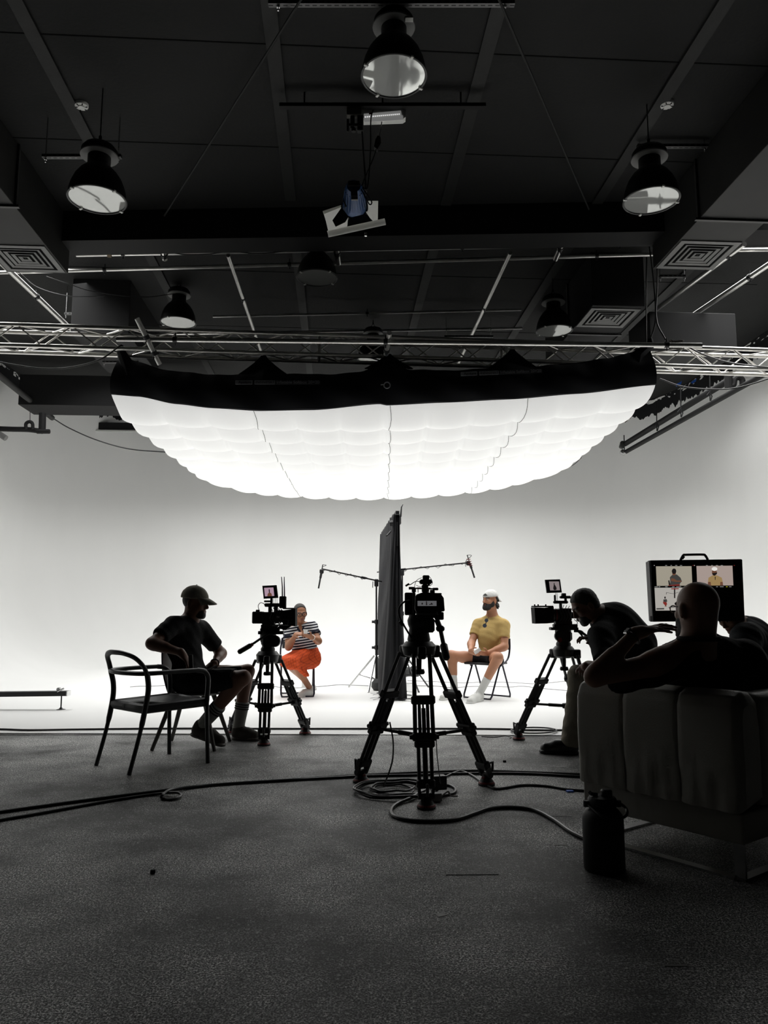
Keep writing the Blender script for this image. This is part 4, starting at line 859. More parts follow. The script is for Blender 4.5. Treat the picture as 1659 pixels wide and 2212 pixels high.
# ------------------------------------------------------------------ black cloth divider
def divider():
    N0 = V(.165, 9.62, 0); F0 = V(-.02, 12.15, 0); ax = (F0-N0); L = ax.length; ux = ax.normalized(); nx = V(ux.y, -ux.x, 0); H = 2.30
    t = thing('cloth_divider', N0+ux*(L/2), 'tall black cloth screen standing edge on between the two guests', 'divider')
    def loop(h):
        k = h/H; wN = .055+.13*(1-k)**1.3; wF = .03+.05*(1-k); pts = []
        n = 60
        for i in range(n+1):
            s = i/n; w = (wN*(1-s)+wF*s)*(1-.25*math.exp(-((s)/.03)**2)); w += .016*math.sin(s*46+1.2*math.sin(h*2.2)+h*.8)*(1-.5*k)+.008*math.sin(s*97+h*3)
            pts.append(N0+ux*(L*s)-nx*(w+.02*(1-k)))
        for i in range(n, -1, -1):
            s = i/n; w = (wN*(1-s)*.75+wF*s); w += .012*math.sin(s*52+2+h)*(1-.5*k); pts.append(N0+ux*(L*s)+nx*w*.8)
        # pleats of the narrow end facing the camera
        for i in range(1, 14):
            s = i/14; w0 = -(wN*.75+.02*(1-k)); w1 = wN*.6
            pts.append(N0+nx*(w1+(w0-w1)*s)*1.0+ux*(-.02+.022*math.sin(s*21+.9*math.sin(h*3.1)+h*1.1)+.012*math.sin(s*9-h*4)))
        return [p+V(0, 0, h) for p in pts]
    m = MB(); hs = [.03+(H-.03)*i/60 for i in range(61)]; rows = [loop(h) for h in hs]; n = len(rows[0]); vs = [p for r in rows for p in r]
    fs = [(i*n+k, i*n+(k+1) % n, (i+1)*n+(k+1) % n, (i+1)*n+k) for i in range(60) for k in range(n)]; fs.append(tuple(60*n+k for k in range(n)))
    m.add(vs, fs); m.build('cloth', M['curtain'], t, smooth=180)
    p = MB(); p.box(N0+ux*(L/2)+V(0, 0, H+.015), (.045, L+.1, .045), Matrix((nx, ux, V(0, 0, 1))).transposed(), .003); p.build('top_tube', M['black_metal'], t)
    e = MB(); q = N0-ux*.052+V(0, 0, H+.015)
    for a, b in ((V(-.0225, 0, -.0225), V(.0225, 0, -.0225)), (V(.0225, 0, -.0225), V(.0225, 0, .0225)), (V(.0225, 0, .0225), V(-.0225, 0, .0225)), (V(-.0225, 0, .0225), V(-.0225, 0, -.0225))): e.beam(q+a, q+b, .006, .006)
    e.build('tube_end', M['tube_metal'], t)
    k = MB(); k.box(N0+ux*.05+V(0, 0, H-.07), (.11, .10, .12), None, .02); knob(k, N0+V(-.05, 0, H-.11), (-1, 0, -.1), .035, .045); k.tube([N0+V(.045, 0, H-.03), N0+V(.055, 0, H+.09), N0+V(.075, 0, H+.13)], [.012, .008, .003], 8)
    k.tube([N0+ux*.2+V(-.06, 0, H-.19), N0+V(-.13, 0, H-.27)], .010, 8); k.tube([N0+V(0, -.03, H-.1), N0+V(0, -.035, H-.4)], .012, 8); k.build('corner_clamp', M['black_plastic'], t)
    r = MB(); random.seed(3)
    for i in range(7):
        y = i/6; b0 = N0+ux*(L*.35*y)+V(0, 0, .012); s = -1 if i % 3 else 1
        r.tube(bez([b0-nx*(s*-.02), b0+nx*(s*.14)+V(0, random.uniform(-.1, .1), .02), b0+nx*(s*random.uniform(.2, .34))+V(0, random.uniform(-.12, .1), 0)]), [.03]*6+[.02]*6+[.006]*5, 6, flat=.35)
    r.build('hem_cloth', M['curtain'], t)
divider()
# ------------------------------------------------------------------ microphone booms on stands
def boom(label, col, ztop, a, b, mic0, mic1, legs, mt, accent):
    t = thing('boom_stand', V(col.x, col.y, 0), label, 'microphone stand', 'boom microphone stands')
    m = MB(); m.tube([V(col.x, col.y, .08), V(col.x, col.y, ztop*.62)], .017, 10); m.tube([V(col.x, col.y, ztop*.6), V(col.x, col.y, ztop)], .0125, 10); m.build('column', M['black_metal'], t)
    k = MB()
    for z in (ztop*.62, ztop*.38): k.cyl(V(col.x, col.y, z-.03), V(col.x, col.y, z+.03), .026); knob(k, V(col.x-.02, col.y, z), (-1, 0, 0), .02, .045)
    k.box(V(col.x, col.y, ztop-.02), (.06, .05, .11), None, .01); k.tube([V(col.x-.05, col.y, ztop), V(col.x-.055, col.y, ztop-.09)], .006, 6); k.build('collar', M['black_plastic'], t)
    for f in legs:
        f = Vector(f); g = MB(); top = V(col.x, col.y, .50); q = f.lerp(V(col.x, col.y, f.z), .0); g.tube([top.lerp(f, .08), f+V(0, 0, .01)], .012, 8); mid = top.lerp(f, .62); g.tube([mid, V(col.x, col.y, .12)], .010, 8); g.build('leg', M[mt], t)
    p = MB(); p.tube([a, b], .0105, 10); p.cyl(a.lerp(b, .30), a.lerp(b, .36), .018); p.build('boom_arm', M['black_metal'], t)
    c = MB(); d = (b-a); pts = []
    for i in range(40):
        s = .25+.72*i/39; w = .014+.012*math.sin(i*1.3); pts.append(a+d*s+V(0, math.cos(i*.9)*w, math.sin(i*.9)*w-.008))
    c.tube(bez(pts, 2), .0035, 5); c.build('cable', M['cable'], t)
    s = MB(); ax = (mic1-mic0).normalized(); s.tube([mic0-ax*.0, mic0+ax*.07], .017, 10); s.tube([mic0+ax*.06, mic1], .0115, 10); ms = s.build('microphone', M['black_plastic'], t)
    h = MB(); h.box(b.lerp(mic0, .6), (.055, .05, .06), None, .01); h.tube([b, mic0], .012, 8); h.tube([mic0-ax*.12, mic0], .007, 8); h.tube(bez([mic0-ax*.12, mic0-ax*.10+V(.05, 0, .01), b+V(0, 0, .02), b-V(0, 0, .05)]), .004, 6); h.build('shock_mount', M['black_plastic'], t)
    if accent:
        r = MB()
        for i in range(4): q = mic0-ax*(.06-.03*i); r.tube([q+V(math.cos(x)*.028, math.sin(x)*.028, 0) for x in [2*math.pi*j/10 for j in range(10)]], .0035, 5, closed=True)
        r.build('red_band', M['red'], t)
    return t
cl = V(P(813, 1300, 11.15).x, 11.15, 0)
boom('boom stand with silver leg, microphone arm reaching left over the woman', cl, P(813, 1256, 11.15).z, P(827, 1257, 11.13), P(696, 1229, 10.6), P(694, 1238, 10.58), P(688, 1271, 10.55), [PZ(753, 1486), V(cl.x+.3, cl.y+.45, 0), V(cl.x-.1, cl.y-.6, 0)], 'steel', False)
cr = V(P(869, 1300, 11.8).x, 11.8, 0)
boom('boom stand right of the cloth screen, microphone arm reaching over the man', cr, P(869, 1233, 11.8).z, P(815, 1236, 12.4), P(1006, 1216, 10.2), P(1015, 1217, 10.15), P(1025, 1248, 10.1), [PZ(926, 1486), PZ(905, 1497), V(cr.x-.02, cr.y+.6, 0)], 'black_metal', True)
# sandbags and cloths at the foot of the divider
def sandbag(c, r, label, yaw=0):
    t = thing('sandbag', (c.x, c.y, c.z), label, 'sandbag', None, yaw); m = MB()
    for s in (-1, 1): m.lathe([(0, -.085), (.06, -.08), (.095, -.03), (.09, .03), (.05, .075), (0, .08)], V(s*r*.5, 0, .085), seg=16)
    m.box(V(0, 0, .12), (r, .12, .05), None, .02); m.build('bag', M['bag'], t, world=False)
    h = MB(); h.tube(bez([V(-.07, 0, .15), V(-.05, 0, .21), V(.05, 0, .21), V(.07, 0, .15)]), .010, 6, flat=.5); h.build('strap', M['black_plastic'], t, world=False)
sandbag(PZ(884, 1477)+V(0, 0, .10), .18, 'grey sandbag hanging on the legs of the right boom stand', .3)
sandbag(PZ(822, 1491), .18, 'black sandbag at the far left foot of the cloth screen', 1.2)
# ------------------------------------------------------------------ slider rail at the left
def slider():
    a = P(-60, 1500, 8.75); b = P(147, 1497.5, 8.75); t = thing('slider_rail', V((a.x+b.x)/2, 8.75, 0), 'low black slider rail on a small round foot at the left edge', 'rail')
    m = MB(); m.beam(a, b, .10, .052); m.build('rail', M['black_metal'], t); e = MB(); e.box(b+V(.004, 0, 0), (.012, .104, .054), None, .002); e.build('end_cap', M['steel'], t)
    for px in (133,):
        q = P(px, 1503, 8.75); f = MB(); f.tube([q, V(q.x, q.y, .012)], .008, 8); f.lathe([(0, 0), (.05, 0), (.052, .006), (.02, .016), (.01, .03), (0, .03)], V(q.x, q.y, 0), seg=20); f.build('foot', M['black_metal'], t)
    k = MB(); q = P(127, 1489, 8.72); k.cyl(q-V(0, .02, 0), q+V(0, .02, 0), .02, None, 14); k.tube([P(124, 1494, 8.7), P(138, 1487, 8.7)], .009, 8); k.build('brake_lever', M['steel'], t)
slider()
# ------------------------------------------------------------------ floor cables
def fcable(label, pts, r, mt='cable', n=10, name='floor_cable', lift=None, cat='cable', zz=None):
    w = []
    for i, p in enumerate(pts):
        z = p[2] if len(p) > 2 else r
        w.append(PZ(p[0], p[1], z))
    m = MB(); m.tube(bez(w, n), r, 8); o = m.build(name, M[mt]); return tag(o, label, cat)
WF = .006
fcable('upper of two black cables running from the left edge behind the middle tripod', [(-420, 1830), (-180, 1785), (-20, 1757), (100, 1740), (220, 1724), (340, 1709), (420, 1699), (520, 1691), (620, 1685), (720, 1678), (830, 1672), (950, 1667), (1020, 1665), (1110, 1667), (1260, 1673)], .009)
fcable('lower of two black cables running from the left edge with a small loop', [(-420, 1862), (-180, 1806), (-20, 1775), (80, 1758), (180, 1740), (260, 1726), (330, 1716), (380, 1712, .02), (391, 1719, .012), (372, 1727), (350, 1724), (352, 1716, .03), (375, 1704, .022), (440, 1698), (560, 1689), (700, 1681), (800, 1676), (900, 1674), (1000, 1671), (1130, 1671), (1262, 1678)], .008)
fcable('thick cable curling from the middle tripod to the water jug', [(912, 1708, .02), (890, 1722, .016), (858, 1736), (845, 1749), (850, 1762), (880, 1771), (930, 1774), (985, 1770), (1025, 1757), (1060, 1746), (1110, 1744), (1155, 1750), (1195, 1770), (1232, 1796), (1266, 1813)], .0098)
fcable('black cable from the small power box past the right tripod foot', [(936, 1693, .02), (960, 1679), (985, 1668), (1000, 1667), (1020, 1675), (1045, 1692), (1068, 1703), (1090, 1702), (1130, 1696), (1180, 1698), (1225, 1705), (1262, 1708)], .0075)
cp = []
random.seed(5)
for k in range(90):
    a = k*.42+.3; rr = .17+.055*math.sin(k*.115+1); cx_, cy_ = PZ(852, 1711).x, PZ(852, 1711).y
    cp.append(V(cx_+rr*1.1*math.cos(a)+.02*math.sin(k*.35), cy_+rr*math.sin(a), .008+.0035*(k//15)+.004*(k % 3)))
m = MB(); m.tube(bez(cp, 3), .0058, 8); tag(m.build('coiled_cable', M['cable']), 'flat coil of black cable lying left of the middle tripod front leg', 'cable')
fcable('loop of black cable right of the middle tripod front leg', [(948, 1695), (972, 1697), (984, 1704), (980, 1713), (960, 1718), (940, 1722)], .008)
m = MB(); m.tube(bez([P(842, 1560, 4.9), P(849, 1600, 4.85), P(848, 1640, 4.75), P(838, 1675, 4.7), PZ(828, 1698, .02)], 8), .005, 8); tag(m.build('hanging_cable', M['cable']), 'cable hanging from the left leg of the middle tripod down to the coil', 'cable')
m = MB(); m.tube(bez([P(942, 1590, 4.75), P(944, 1630, 4.7), P(948, 1665, 4.6), P(952, 1693, 4.55)], 8), .003, 6); tag(m.build('hanging_cable', M['cable']), 'thin cable hanging down to the small power box', 'cable')
fcable('long black cable along the front edge of the white floor', [(-500, 1570, WF+.01), (-250, 1574, WF+.01), (-20, 1575, WF+.01), (60, 1577, WF+.01), (160, 1575.5, WF+.01), (300, 1574, WF+.01), (430, 1573.5, WF+.01), (560, 1574, WF+.01), (700, 1574, WF+.01), (830, 1574, WF+.01), (1000, 1574, WF+.01), (1095, 1575, WF+.01), (1140, 1577, WF+.01), (1260, 1577, WF+.01)], .009)
lp = [PZ(1153+49*math.cos(a), 1577.5+6.2*math.sin(a), WF+.012+.006*(a > 6.3)) for a in [2*math.pi*k/40 for k in range(84)]]
m = MB(); m.tube(lp, .007, 8); tag(m.build('coiled_cable', M['cable']), 'cable coil at the foot of the right tripod on the white floor edge', 'cable')
fcable('short stray cable end before the right tripod foot', [(1040, 1590.5), (1068, 1592), (1090, 1589), (1104, 1592), (1102, 1595)], .004)
for lab, pts in (('thin grey cable lying behind the empty armchair', [(281, 1484), (300, 1482.5), (330, 1482), (365, 1480)]), ('thin grey cable between the woman and the silver boom leg', [(560, 1478), (600, 1484), (640, 1486), (690, 1483), (730, 1479.5), (760, 1480), (800, 1481.5)]), ('upper of two thin grey cables behind the man in yellow', [(880, 1470), (950, 1473), (1000, 1475), (1040, 1473.5), (1100, 1474), (1150, 1477), (1185, 1475), (1225, 1471)]), ('lower of two thin grey cables behind the man in yellow', [(900, 1481), (940, 1482), (975, 1485), (1020, 1483), (1060, 1483), (1105, 1484), (1130, 1482.5), (1180, 1488), (1230, 1492)])):
    fcable(lab, [(x, y, .02) for x, y in pts], .005, 'cable_grey', name='thin_cable')
m = MB(); m.box(PZ(948, 1716, 0)+V(0, 0, .07), (.085, .06, .08), Matrix.Rotation(.25, 3, 'Z'), .004); pbx = m.build('power_box', M['black_plastic']); tag(pbx, 'small black power box standing by the middle tripod front leg', 'power box')
m = MB(); q = PZ(942, 1732, 0); m.box(q+V(0, .01, .025), (.06, .05, .045), Matrix.Rotation(.25, 3, 'Z'), .004); m.tube(bez([q+V(.03, 0, .03), q+V(.07, .03, .05), q+V(.09, .06, .02), q+V(.13, .09, .01)]), .005, 6); tag(m.build('cable_adapter', M['shell_grey']), 'grey cable adapter lying in front of the small power box', 'adapter')
# ------------------------------------------------------------------ bits on the floor
M['tape_pale'] = mat('pale_tape', (.20, .20, .19), .6, var=.3, vscale=30)
def tape(label, x, y, w, h, mt='tape_pale', ang=0, th=.0012, name='tape_mark', cat='tape mark', group=None):
    c = PZ(x, y); m = MB(); m.box(c+V(0, 0, th/2+.0003), (w, h, th), Matrix.Rotation(ang, 3, 'Z')); return tag(m.build(name, M[mt], smooth=0), label, cat, group)
tape('pale tape mark on the floor left of the water jug', 1211, 1825, .055, .014, ang=.03)
tape('long faint tape mark left of the cube armchair', 1204, 1658, .09, .006)
tape('small pale tape mark between the right tripod foot and blue tag', 1108, 1704, .035, .008)
tape('thin pale tape line in front of the cube armchair', 1210, 1763, .13, .005)
tape('pale tape mark in front of the water jug', 1273, 1905, .03, .008)
tape('crumpled blue tag on the floor near the cube armchair', 1231, 1710.5, .04, .03, 'blue', .1, .008, 'blue_tag', 'tag')
tape('small black scrap on the floor at the lower left', 330, 1886, .02, .012, 'groove', .2, .012, 'black_scrap', 'scrap')
tape('tiny black scrap on the floor right of the middle tripod', 1090, 1646.5, .022, .012, 'groove', 0, .012, 'black_scrap', 'scrap')
tape('dark dashed scrape in the floor paint left of the water jug', 1020, 1890, .22, .006, 'groove', .02, .001, 'dark_scrape', 'scrape')
tape('small square paper scrap in the front floor middle', 952, 1976, .035, .03, 'shell_grey', .5, .001, 'paper_scrap', 'scrap')
tape('pale blob on the floor left of the thick cable curl', 834, 1748, .025, .03, 'shell_grey', 0, .001, 'paper_scrap', 'scrap')
tape('faint pale tape cross arm before the middle tripod right leg', 978, 1632, .05, .03, 'tape_pale', .6, .001)
tape('faint pale scuffed tape at the lower right of the floor', 1460, 2086, .07, .012, 'tape_pale', -.02)
# ------------------------------------------------------------------ people: bodies grown as one smooth surface from limb volumes
def C(a, b, ra, rb=None, k=.02, cut=(), sub=False): return ('c', np.array(a[:], float), np.array(b[:], float), ra, ra if rb is None else rb, k, cut, sub)
def E(c, r, R=None, k=.02, cut=(), sub=False): return ('e', np.array(c[:], float), np.array(r, float), np.array(R) if R is not None else np.eye(3), k, cut, sub)
def field(prims, vox, inflate=0.0, planes=(), noise=None, pad=.03):
    lo = np.full(3, 1e9); hi = np.full(3, -1e9); bb = []
    for p in prims:
        if p[0] == 'c': a = np.minimum(p[1]-p[3], p[2]-p[4]); b = np.maximum(p[1]+p[3], p[2]+p[4]); k = p[5]
        else: r = p[2].max(); a = p[1]-r; b = p[1]+r; k = p[4]
        m = k*1.3+inflate+3*vox+.01; bb.append((a-m, b+m)); lo = np.minimum(lo, a); hi = np.maximum(hi, b)
    lo -= inflate+pad; hi += inflate+pad
    n = np.ceil((hi-lo)/vox).astype(int)+1; G = np.full(n, 1.0, np.float32)
    ax = [(lo[i]+vox*np.arange(n[i])).astype(np.float32) for i in range(3)]
    for p, (a, b) in zip(prims, bb):
        i0 = np.clip(np.floor((a-lo)/vox).astype(int), 0, n); i1 = np.clip(np.ceil((b-lo)/vox).astype(int)+1, 0, n)
        if (i1 <= i0).any(): continue
        sl = tuple(slice(i0[i], i1[i]) for i in range(3))
        X = ax[0][sl[0]][:, None, None]; Y = ax[1][sl[1]][None, :, None]; Z = ax[2][sl[2]][None, None, :]
        if p[0] == 'c':
            d = p[2]-p[1]; L = max(float(d @ d), 1e-9); x, y, z = X-p[1][0], Y-p[1][1], Z-p[1][2]
            t = np.clip((x*d[0]+y*d[1]+z*d[2])/L, 0, 1); D = np.sqrt((x-t*d[0])**2+(y-t*d[1])**2+(z-t*d[2])**2)-(p[3]+(p[4]-p[3])*t); k, cut, sub = p[5], p[6], p[7]
        else:
            x, y, z = X-p[1][0], Y-p[1][1], Z-p[1][2]; R = p[3]; r = p[2]
            q = [(x*R[0][i]+y*R[1][i]+z*R[2][i]) for i in range(3)]
            k0 = np.sqrt(sum((q[i]/r[i])**2 for i in range(3))); k1 = np.sqrt(sum((q[i]/r[i]**2)**2 for i in range(3)))+1e-6
            D = k0*(k0-1)/k1; k, cut, sub = p[4], p[5], p[6]
        D = D.astype(np.float32)
        for (o, nn) in cut: D = np.maximum(D, ((X-o[0])*nn[0]+(Y-o[1])*nn[1]+(Z-o[2])*nn[2])-inflate)
        g = G[sl]
        if sub:
            h = np.maximum(k-np.abs(g+D), 0)/k; G[sl] = np.maximum(g, -D)+h*h*k*.25
        else:
            h = np.maximum(k-np.abs(g-D), 0)/k; G[sl] = np.minimum(g, D)-h*h*k*.25
    if inflate: G -= inflate
    X = ax[0][:, None, None]; Y = ax[1][None, :, None]; Z = ax[2][None, None, :]
    if noise is not None: G += noise(X, Y, Z).astype(np.float32)
    for (o, nn) in planes: G = np.maximum(G, (X-o[0])*nn[0]+(Y-o[1])*nn[1]+(Z-o[2])*nn[2])
    return G.astype(np.float32), lo, vox
def nets(G, lo, vox):
    s = G < 0; c = s[:-1, :-1, :-1].astype(np.int8)
    for dx in (0, 1):
        for dy in (0, 1):
            for dz in (0, 1):
                if dx+dy+dz: c = c+s[dx:s.shape[0]-1+dx, dy:s.shape[1]-1+dy, dz:s.shape[2]-1+dz]
    act = (c > 0) & (c < 8); idx = np.full(act.shape, -1, np.int64); ii = np.argwhere(act); idx[act] = np.arange(len(ii))
    cor = {}
    for dx in (0, 1):
        for dy in (0, 1):
            for dz in (0, 1): cor[(dx, dy, dz)] = G[ii[:, 0]+dx, ii[:, 1]+dy, ii[:, 2]+dz]
    S = np.zeros((len(ii), 3)); W = np.zeros(len(ii))
    for a in cor:
        for i in range(3):
            if a[i] == 0:
                b = list(a); b[i] = 1; b = tuple(b); va, vb = cor[a], cor[b]; m = (va < 0) != (vb < 0); t = np.where(m, va/(va-vb+1e-12), 0)
                q = np.array(a, float)[None, :].repeat(len(ii), 0); q[:, i] = t; S += np.where(m[:, None], q, 0); W += m
    V_ = (ii+S/np.maximum(W, 1)[:, None])*vox+lo; F = []
    for i in range(3):
        j, k = (i+1) % 3, (i+2) % 3; a = [slice(None)]*3; b = [slice(None)]*3; a[i] = slice(0, -1); b[i] = slice(1, None)
        for sl in (a, b): sl[j] = slice(1, -1); sl[k] = slice(1, -1)
        s0, s1 = s[tuple(a)], s[tuple(b)]; e = np.argwhere(s0 != s1); sg = s0[s0 != s1]
        e[:, j] += 1; e[:, k] += 1
        def g(oj, ok): q = e.copy(); q[:, j] += oj; q[:, k] += ok; return idx[q[:, 0], q[:, 1], q[:, 2]]
        f = np.stack([g(-1, -1), g(0, -1), g(0, 0), g(-1, 0)], 1); f[~sg] = f[~sg][:, ::-1]; F.append(f)
    F = np.concatenate(F); F = F[(F >= 0).all(1)]
    # one gentle smoothing pass
    for _ in range(2):
        acc = np.zeros_like(V_); cnt = np.zeros(len(V_))
        for u in range(4):
            for w_ in (1, 3): np.add.at(acc, F[:, u], V_[F[:, (u+w_) % 4]]); np.add.at(cnt, F[:, u], 1)
        V_ = V_*.45+.55*acc/np.maximum(cnt, 1)[:, None]
    return V_, F
def blob(name, prims, mt, parent, vox=.007, inflate=0.0, planes=(), noise=None, paint=None, mats=None):
    G, lo, vx = field(prims, vox, inflate, planes, noise); v, f = nets(G, lo, vx)
    off = np.zeros(3); q = parent
    while q is not None: off += np.array(q.location[:]); q = q.parent
    me = bpy.data.meshes.new(name); n = len(f); me.vertices.add(len(v)); me.vertices.foreach_set('co', (v-off).astype(np.float32).ravel())
    me.loops.add(n*4); me.loops.foreach_set('vertex_index', f.astype(np.int32).ravel()); me.polygons.add(n)
    me.polygons.foreach_set('loop_start', np.arange(0, n*4, 4, dtype=np.int32)); me.polygons.foreach_set('loop_total', np.full(n, 4, np.int32))
    for m_ in (mats or [mt]): me.materials.append(m_)
    if paint is not None:
        me.polygons.foreach_set('material_index', paint(v[f].mean(1)).astype(np.int32))
    me.update(calc_edges=True); me.validate(); me.shade_smooth()
    o = bpy.data.objects.new(name, me); COL.objects.link(o); o.parent = parent; return o
def frame(f, u):
    f = Vector(f).normalized(); r = f.cross(Vector(u)).normalized(); u = r.cross(f); return r, f, u
def head_prims(c, fr, s=1.0, female=False):
    r, f, u = fr; R = Matrix((r, f, u)).transposed()
    def L(x, y, z): return c+r*(x*s)+f*(y*s)+u*(z*s)
    j = .9 if female else 1.0
    p = [E(L(0, -.012, .035), (.076*s, .096*s, .085*s), R, .02), E(L(0, .022, -.03), (.058*s*j, .068*s, .080*s), R, .03), C(L(-.012, .07, -.092), L(.012, .07, -.092), .020*s*j, None, .025)]
    for q in (-1, 1):
        p += [E(L(q*.046*j, .012, -.055), (.018*s, .034*s, .034*s), R, .03), E(L(q*.040, .060, -.018), (.024*s, .022*s, .024*s), R, .02), C(L(q*.010, .088, .030), L(q*.046, .074, .033), .0095*s, .008*s, .012)]
    p += [C(L(0, .090, .022), L(0, .108, -.022), .008*s, .0115*s, .012), C(L(-.011, .098, -.028), L(.011, .098, -.028), .0085*s, None, .008), C(L(-.018, .086, -.054), L(.018, .086, -.054), .0072*s, None, .008), C(L(-.015, .084, -.066), L(.015, .084, -.066), .0078*s, None, .008)]
    for q in (-1, 1):
        p += [E(L(q*.031, .094, .012), (.016*s, .014*s, .011*s), R, .012, (), True), E(L(q*.031, .078, .011), (.0135*s, .0135*s, .0135*s), R, .003)]
        p += [E(L(q*.083, -.012, -.004), (.0115*s, .021*s, .033*s), R, .006), E(L(q*.092, -.006, .0), (.006*s, .011*s, .019*s), R, .006, (), True)]
    return p, L, R
def face_paint(c, fr, s, brow=True, stubble=None):
    M3 = np.array([fr[0][:], fr[1][:], fr[2][:]])
    def f(P_):
        q = (P_-np.array(c[:])) @ M3.T/s; x, y, z = np.abs(q[:, 0]), q[:, 1], q[:, 2]; m = np.zeros(len(q), int)
        fr_ = y > .055
        if brow: m[fr_ & (x > .012) & (x < .052) & (z > .026+.06*(.03-x)*0) & (z < .037)] = 1
        m[fr_ & (x < .019) & (z > -.071) & (z < -.050) & (y > .080)] = 2
        e = ((x-.031)/.0135)**2+((z-.011)/.0065)**2 < 1; m[e & fr_] = 3; m[e & fr_ & (((x-.031)/.006)**2+((z-.011)/.007)**2 < 1)] = 1
        if stubble is not None: m[stubble(q)] = 4
        return m
    return f
def hand_prims(w, d, n, side, curl=.5, s=1.0, thumb=.5, spread=0.0):
    """w wrist, d pointing to the knuckles, n out of the palm, side +1/-1 = thumb side along d x n"""
    d = Vector(d).normalized(); n = Vector(n); n = (n-d*n.dot(d)).normalized(); l = d.cross(n)*side; R = Matrix((l, d, n)).transposed()
    p = [E(w+d*(.052*s), (.040*s, .052*s, .0165*s), R, .015), C(w, w+d*(.03*s), .027*s, .028*s, .02)]
    for i, (o, ln) in enumerate(((.029, .92), (.010, 1.0), (-.010, .95), (-.028, .78))):
        a = w+d*(.092*s-.006*abs(i-1)*s)+l*(o*s); dd = (d+l*(spread*(1.5-i)*.25)).normalized(); nn = n; r0 = .0092*s*(.9+.1*ln)
        for j, q in enumerate((.045, .028, .022)):
            ang = curl*(.8 if j == 0 else 1.0); d2 = dd*math.cos(ang)+nn*math.sin(ang); nn = nn*math.cos(ang)-dd*math.sin(ang); dd = d2
            b = a+dd*(q*ln*s); p.append(C(a, b, r0*(1-.08*j), r0*(.92-.08*j), .004)); a = b
    a = w+d*(.028*s)+l*(.030*s); t1 = (d*.62+l*.6+n*(.3+thumb*.4)).normalized(); b = a+t1*(.042*s); t2 = (d*.9+l*.1+n*(.2+thumb*.5)).normalized(); p += [C(w+d*(.02*s)+l*.01, a, .018*s, .014*s, .015), C(a, b, .0125*s, .0108*s, .008), C(b, b+t2*(.032*s), .0105*s, .0085*s, .005)]
    return p
def limb_arm(S, El, W, s=1.0, k=.025):
    up = El-S; fo = W-El
    return [C(S, El, .052*s, .041*s, k)], [C(El, W, .041*s, .027*s, k), C(El+fo*.12, El+fo*.45, .044*s, .036*s, k)]
def limb_leg(H, K, A, s=1.0, fat=1.0):
    th = K-H; sh = A-K; back = (th.normalized()+sh.normalized()*-.0); back = (sh.normalized()*-1+th.normalized()*-1); back = (back-sh.normalized()*back.dot(sh.normalized())); back = back.normalized() if back.length > .05 else V(0, .01, 0)
    return [C(H, K, .085*s*fat, .056*s*fat, .03), C(H.lerp(K, .1), H.lerp(K, .6), .088*s*fat, .070*s*fat, .03)], [C(K, A, .053*s*fat, .036*s, .03), C(K.lerp(A, .18)+back*.016, K.lerp(A, .52)+back*.012, .052*s*fat, .041*s*fat, .03)]
def torso_prims(Pv, N, SL, SR, HL, HR, s=1.0, chest=None, waist=None, female=False, dep=1.0, wid=1.0):
    r = (SR-SL).normalized(); u = (N-Pv).normalized(); f = u.cross(r).normalized(); r = f.cross(u)
    Ch = chest if chest is not None else (SL+SR)/2-u*(.13*s)+f*.01; Wa = waist if waist is not None else Pv.lerp(Ch, .5)
    uc = ((N-Ch).normalized()); fc = uc.cross(r).normalized(); rc = fc.cross(uc); R = Matrix((r, f, u)).transposed(); Rc = Matrix((rc, fc, uc)).transposed()
    p = [E(Pv+u*.01, (.165*s*wid, .125*s*dep, .13*s), R, .05), E(Wa, (.145*s*wid, .108*s*dep, .17*s), R, .06), E(Ch, (.168*s*wid, .118*s*dep, .175*s), Rc, .06), C(HL, HR, .10*s, None, .05),
         C(SL, SR, .056*s, None, .05), C(N-uc*.02, SL.lerp(N, .25), .050*s, .050*s, .05), C(N-uc*.02, SR.lerp(N, .25), .050*s, .050*s, .05)]
    if female:
        for q in (-1, 1): p.append(E(Ch+rc*(q*.07*s)+fc*(.075*s)-uc*.02, (.062*s, .055*s, .06*s), Rc, .04))
    return p, Ch, (r, f, u)
def shoe(parent, heel, toe, ankle, mt, sole_mt, s=1.0, lace=None, high=0.0, nrm=None):
    heel = Vector(heel); toe = Vector(toe); d = (toe-heel); L = d.length; d = d.normalized(); side = d.cross(V(0, 0, 1)).normalized(); u = side.cross(d); R = Matrix((side, d, u)).transposed()
    ax = (Vector(ankle)-(heel+d*.06)).normalized()
    up = [C(heel+d*.045+u*.055, heel+d*(L*.55)+u*.052, .045*s, .046*s, .03), C(heel+d*(L*.5)+u*.040, toe-d*.052+u*.034, .050*s, .042*s, .03), C(heel+d*.06+u*.055, heel+d*.058+u*.065+ax*(.03+high), .047*s, .048*s, .02)]
    a = blob('shoe', up, mt, parent, .006, 0, ((heel+u*.012, -u),))
    so = blob('sole', [E(heel+d*.05+u*.014, (.044*s, .055, .03), R, .03), E(toe-d*.055+u*.014, (.050*s, .060, .03), R, .03), C(heel+d*.05+u*.014, toe-d*.055+u*.014, .042*s, .044*s, .02)], sole_mt, a, .006, 0, ((heel+u*.001, -u), (heel+u*.027, u)))
    if lace:
        m = MB()
        for k in range(4):
            c = heel+d*(L*(.42+.09*k))+u*(.088-.011*k); m.tube(bez([c-side*.026, c+u*.006, c+side*.026+d*.012]), .0028, 5)
        m.tube(bez([heel+d*(L*.42)+u*.09, heel+d*(L*.36)+u*.115+side*.02, heel+d*(L*.34)+u*.095+side*.035]), .0028, 5)
        m.build('laces', lace, a)
    return a
def ank(heel, toe, h=.095): heel = Vector(heel); d = (Vector(toe)-heel).normalized(); return heel+d*.055+V(0, 0, h)
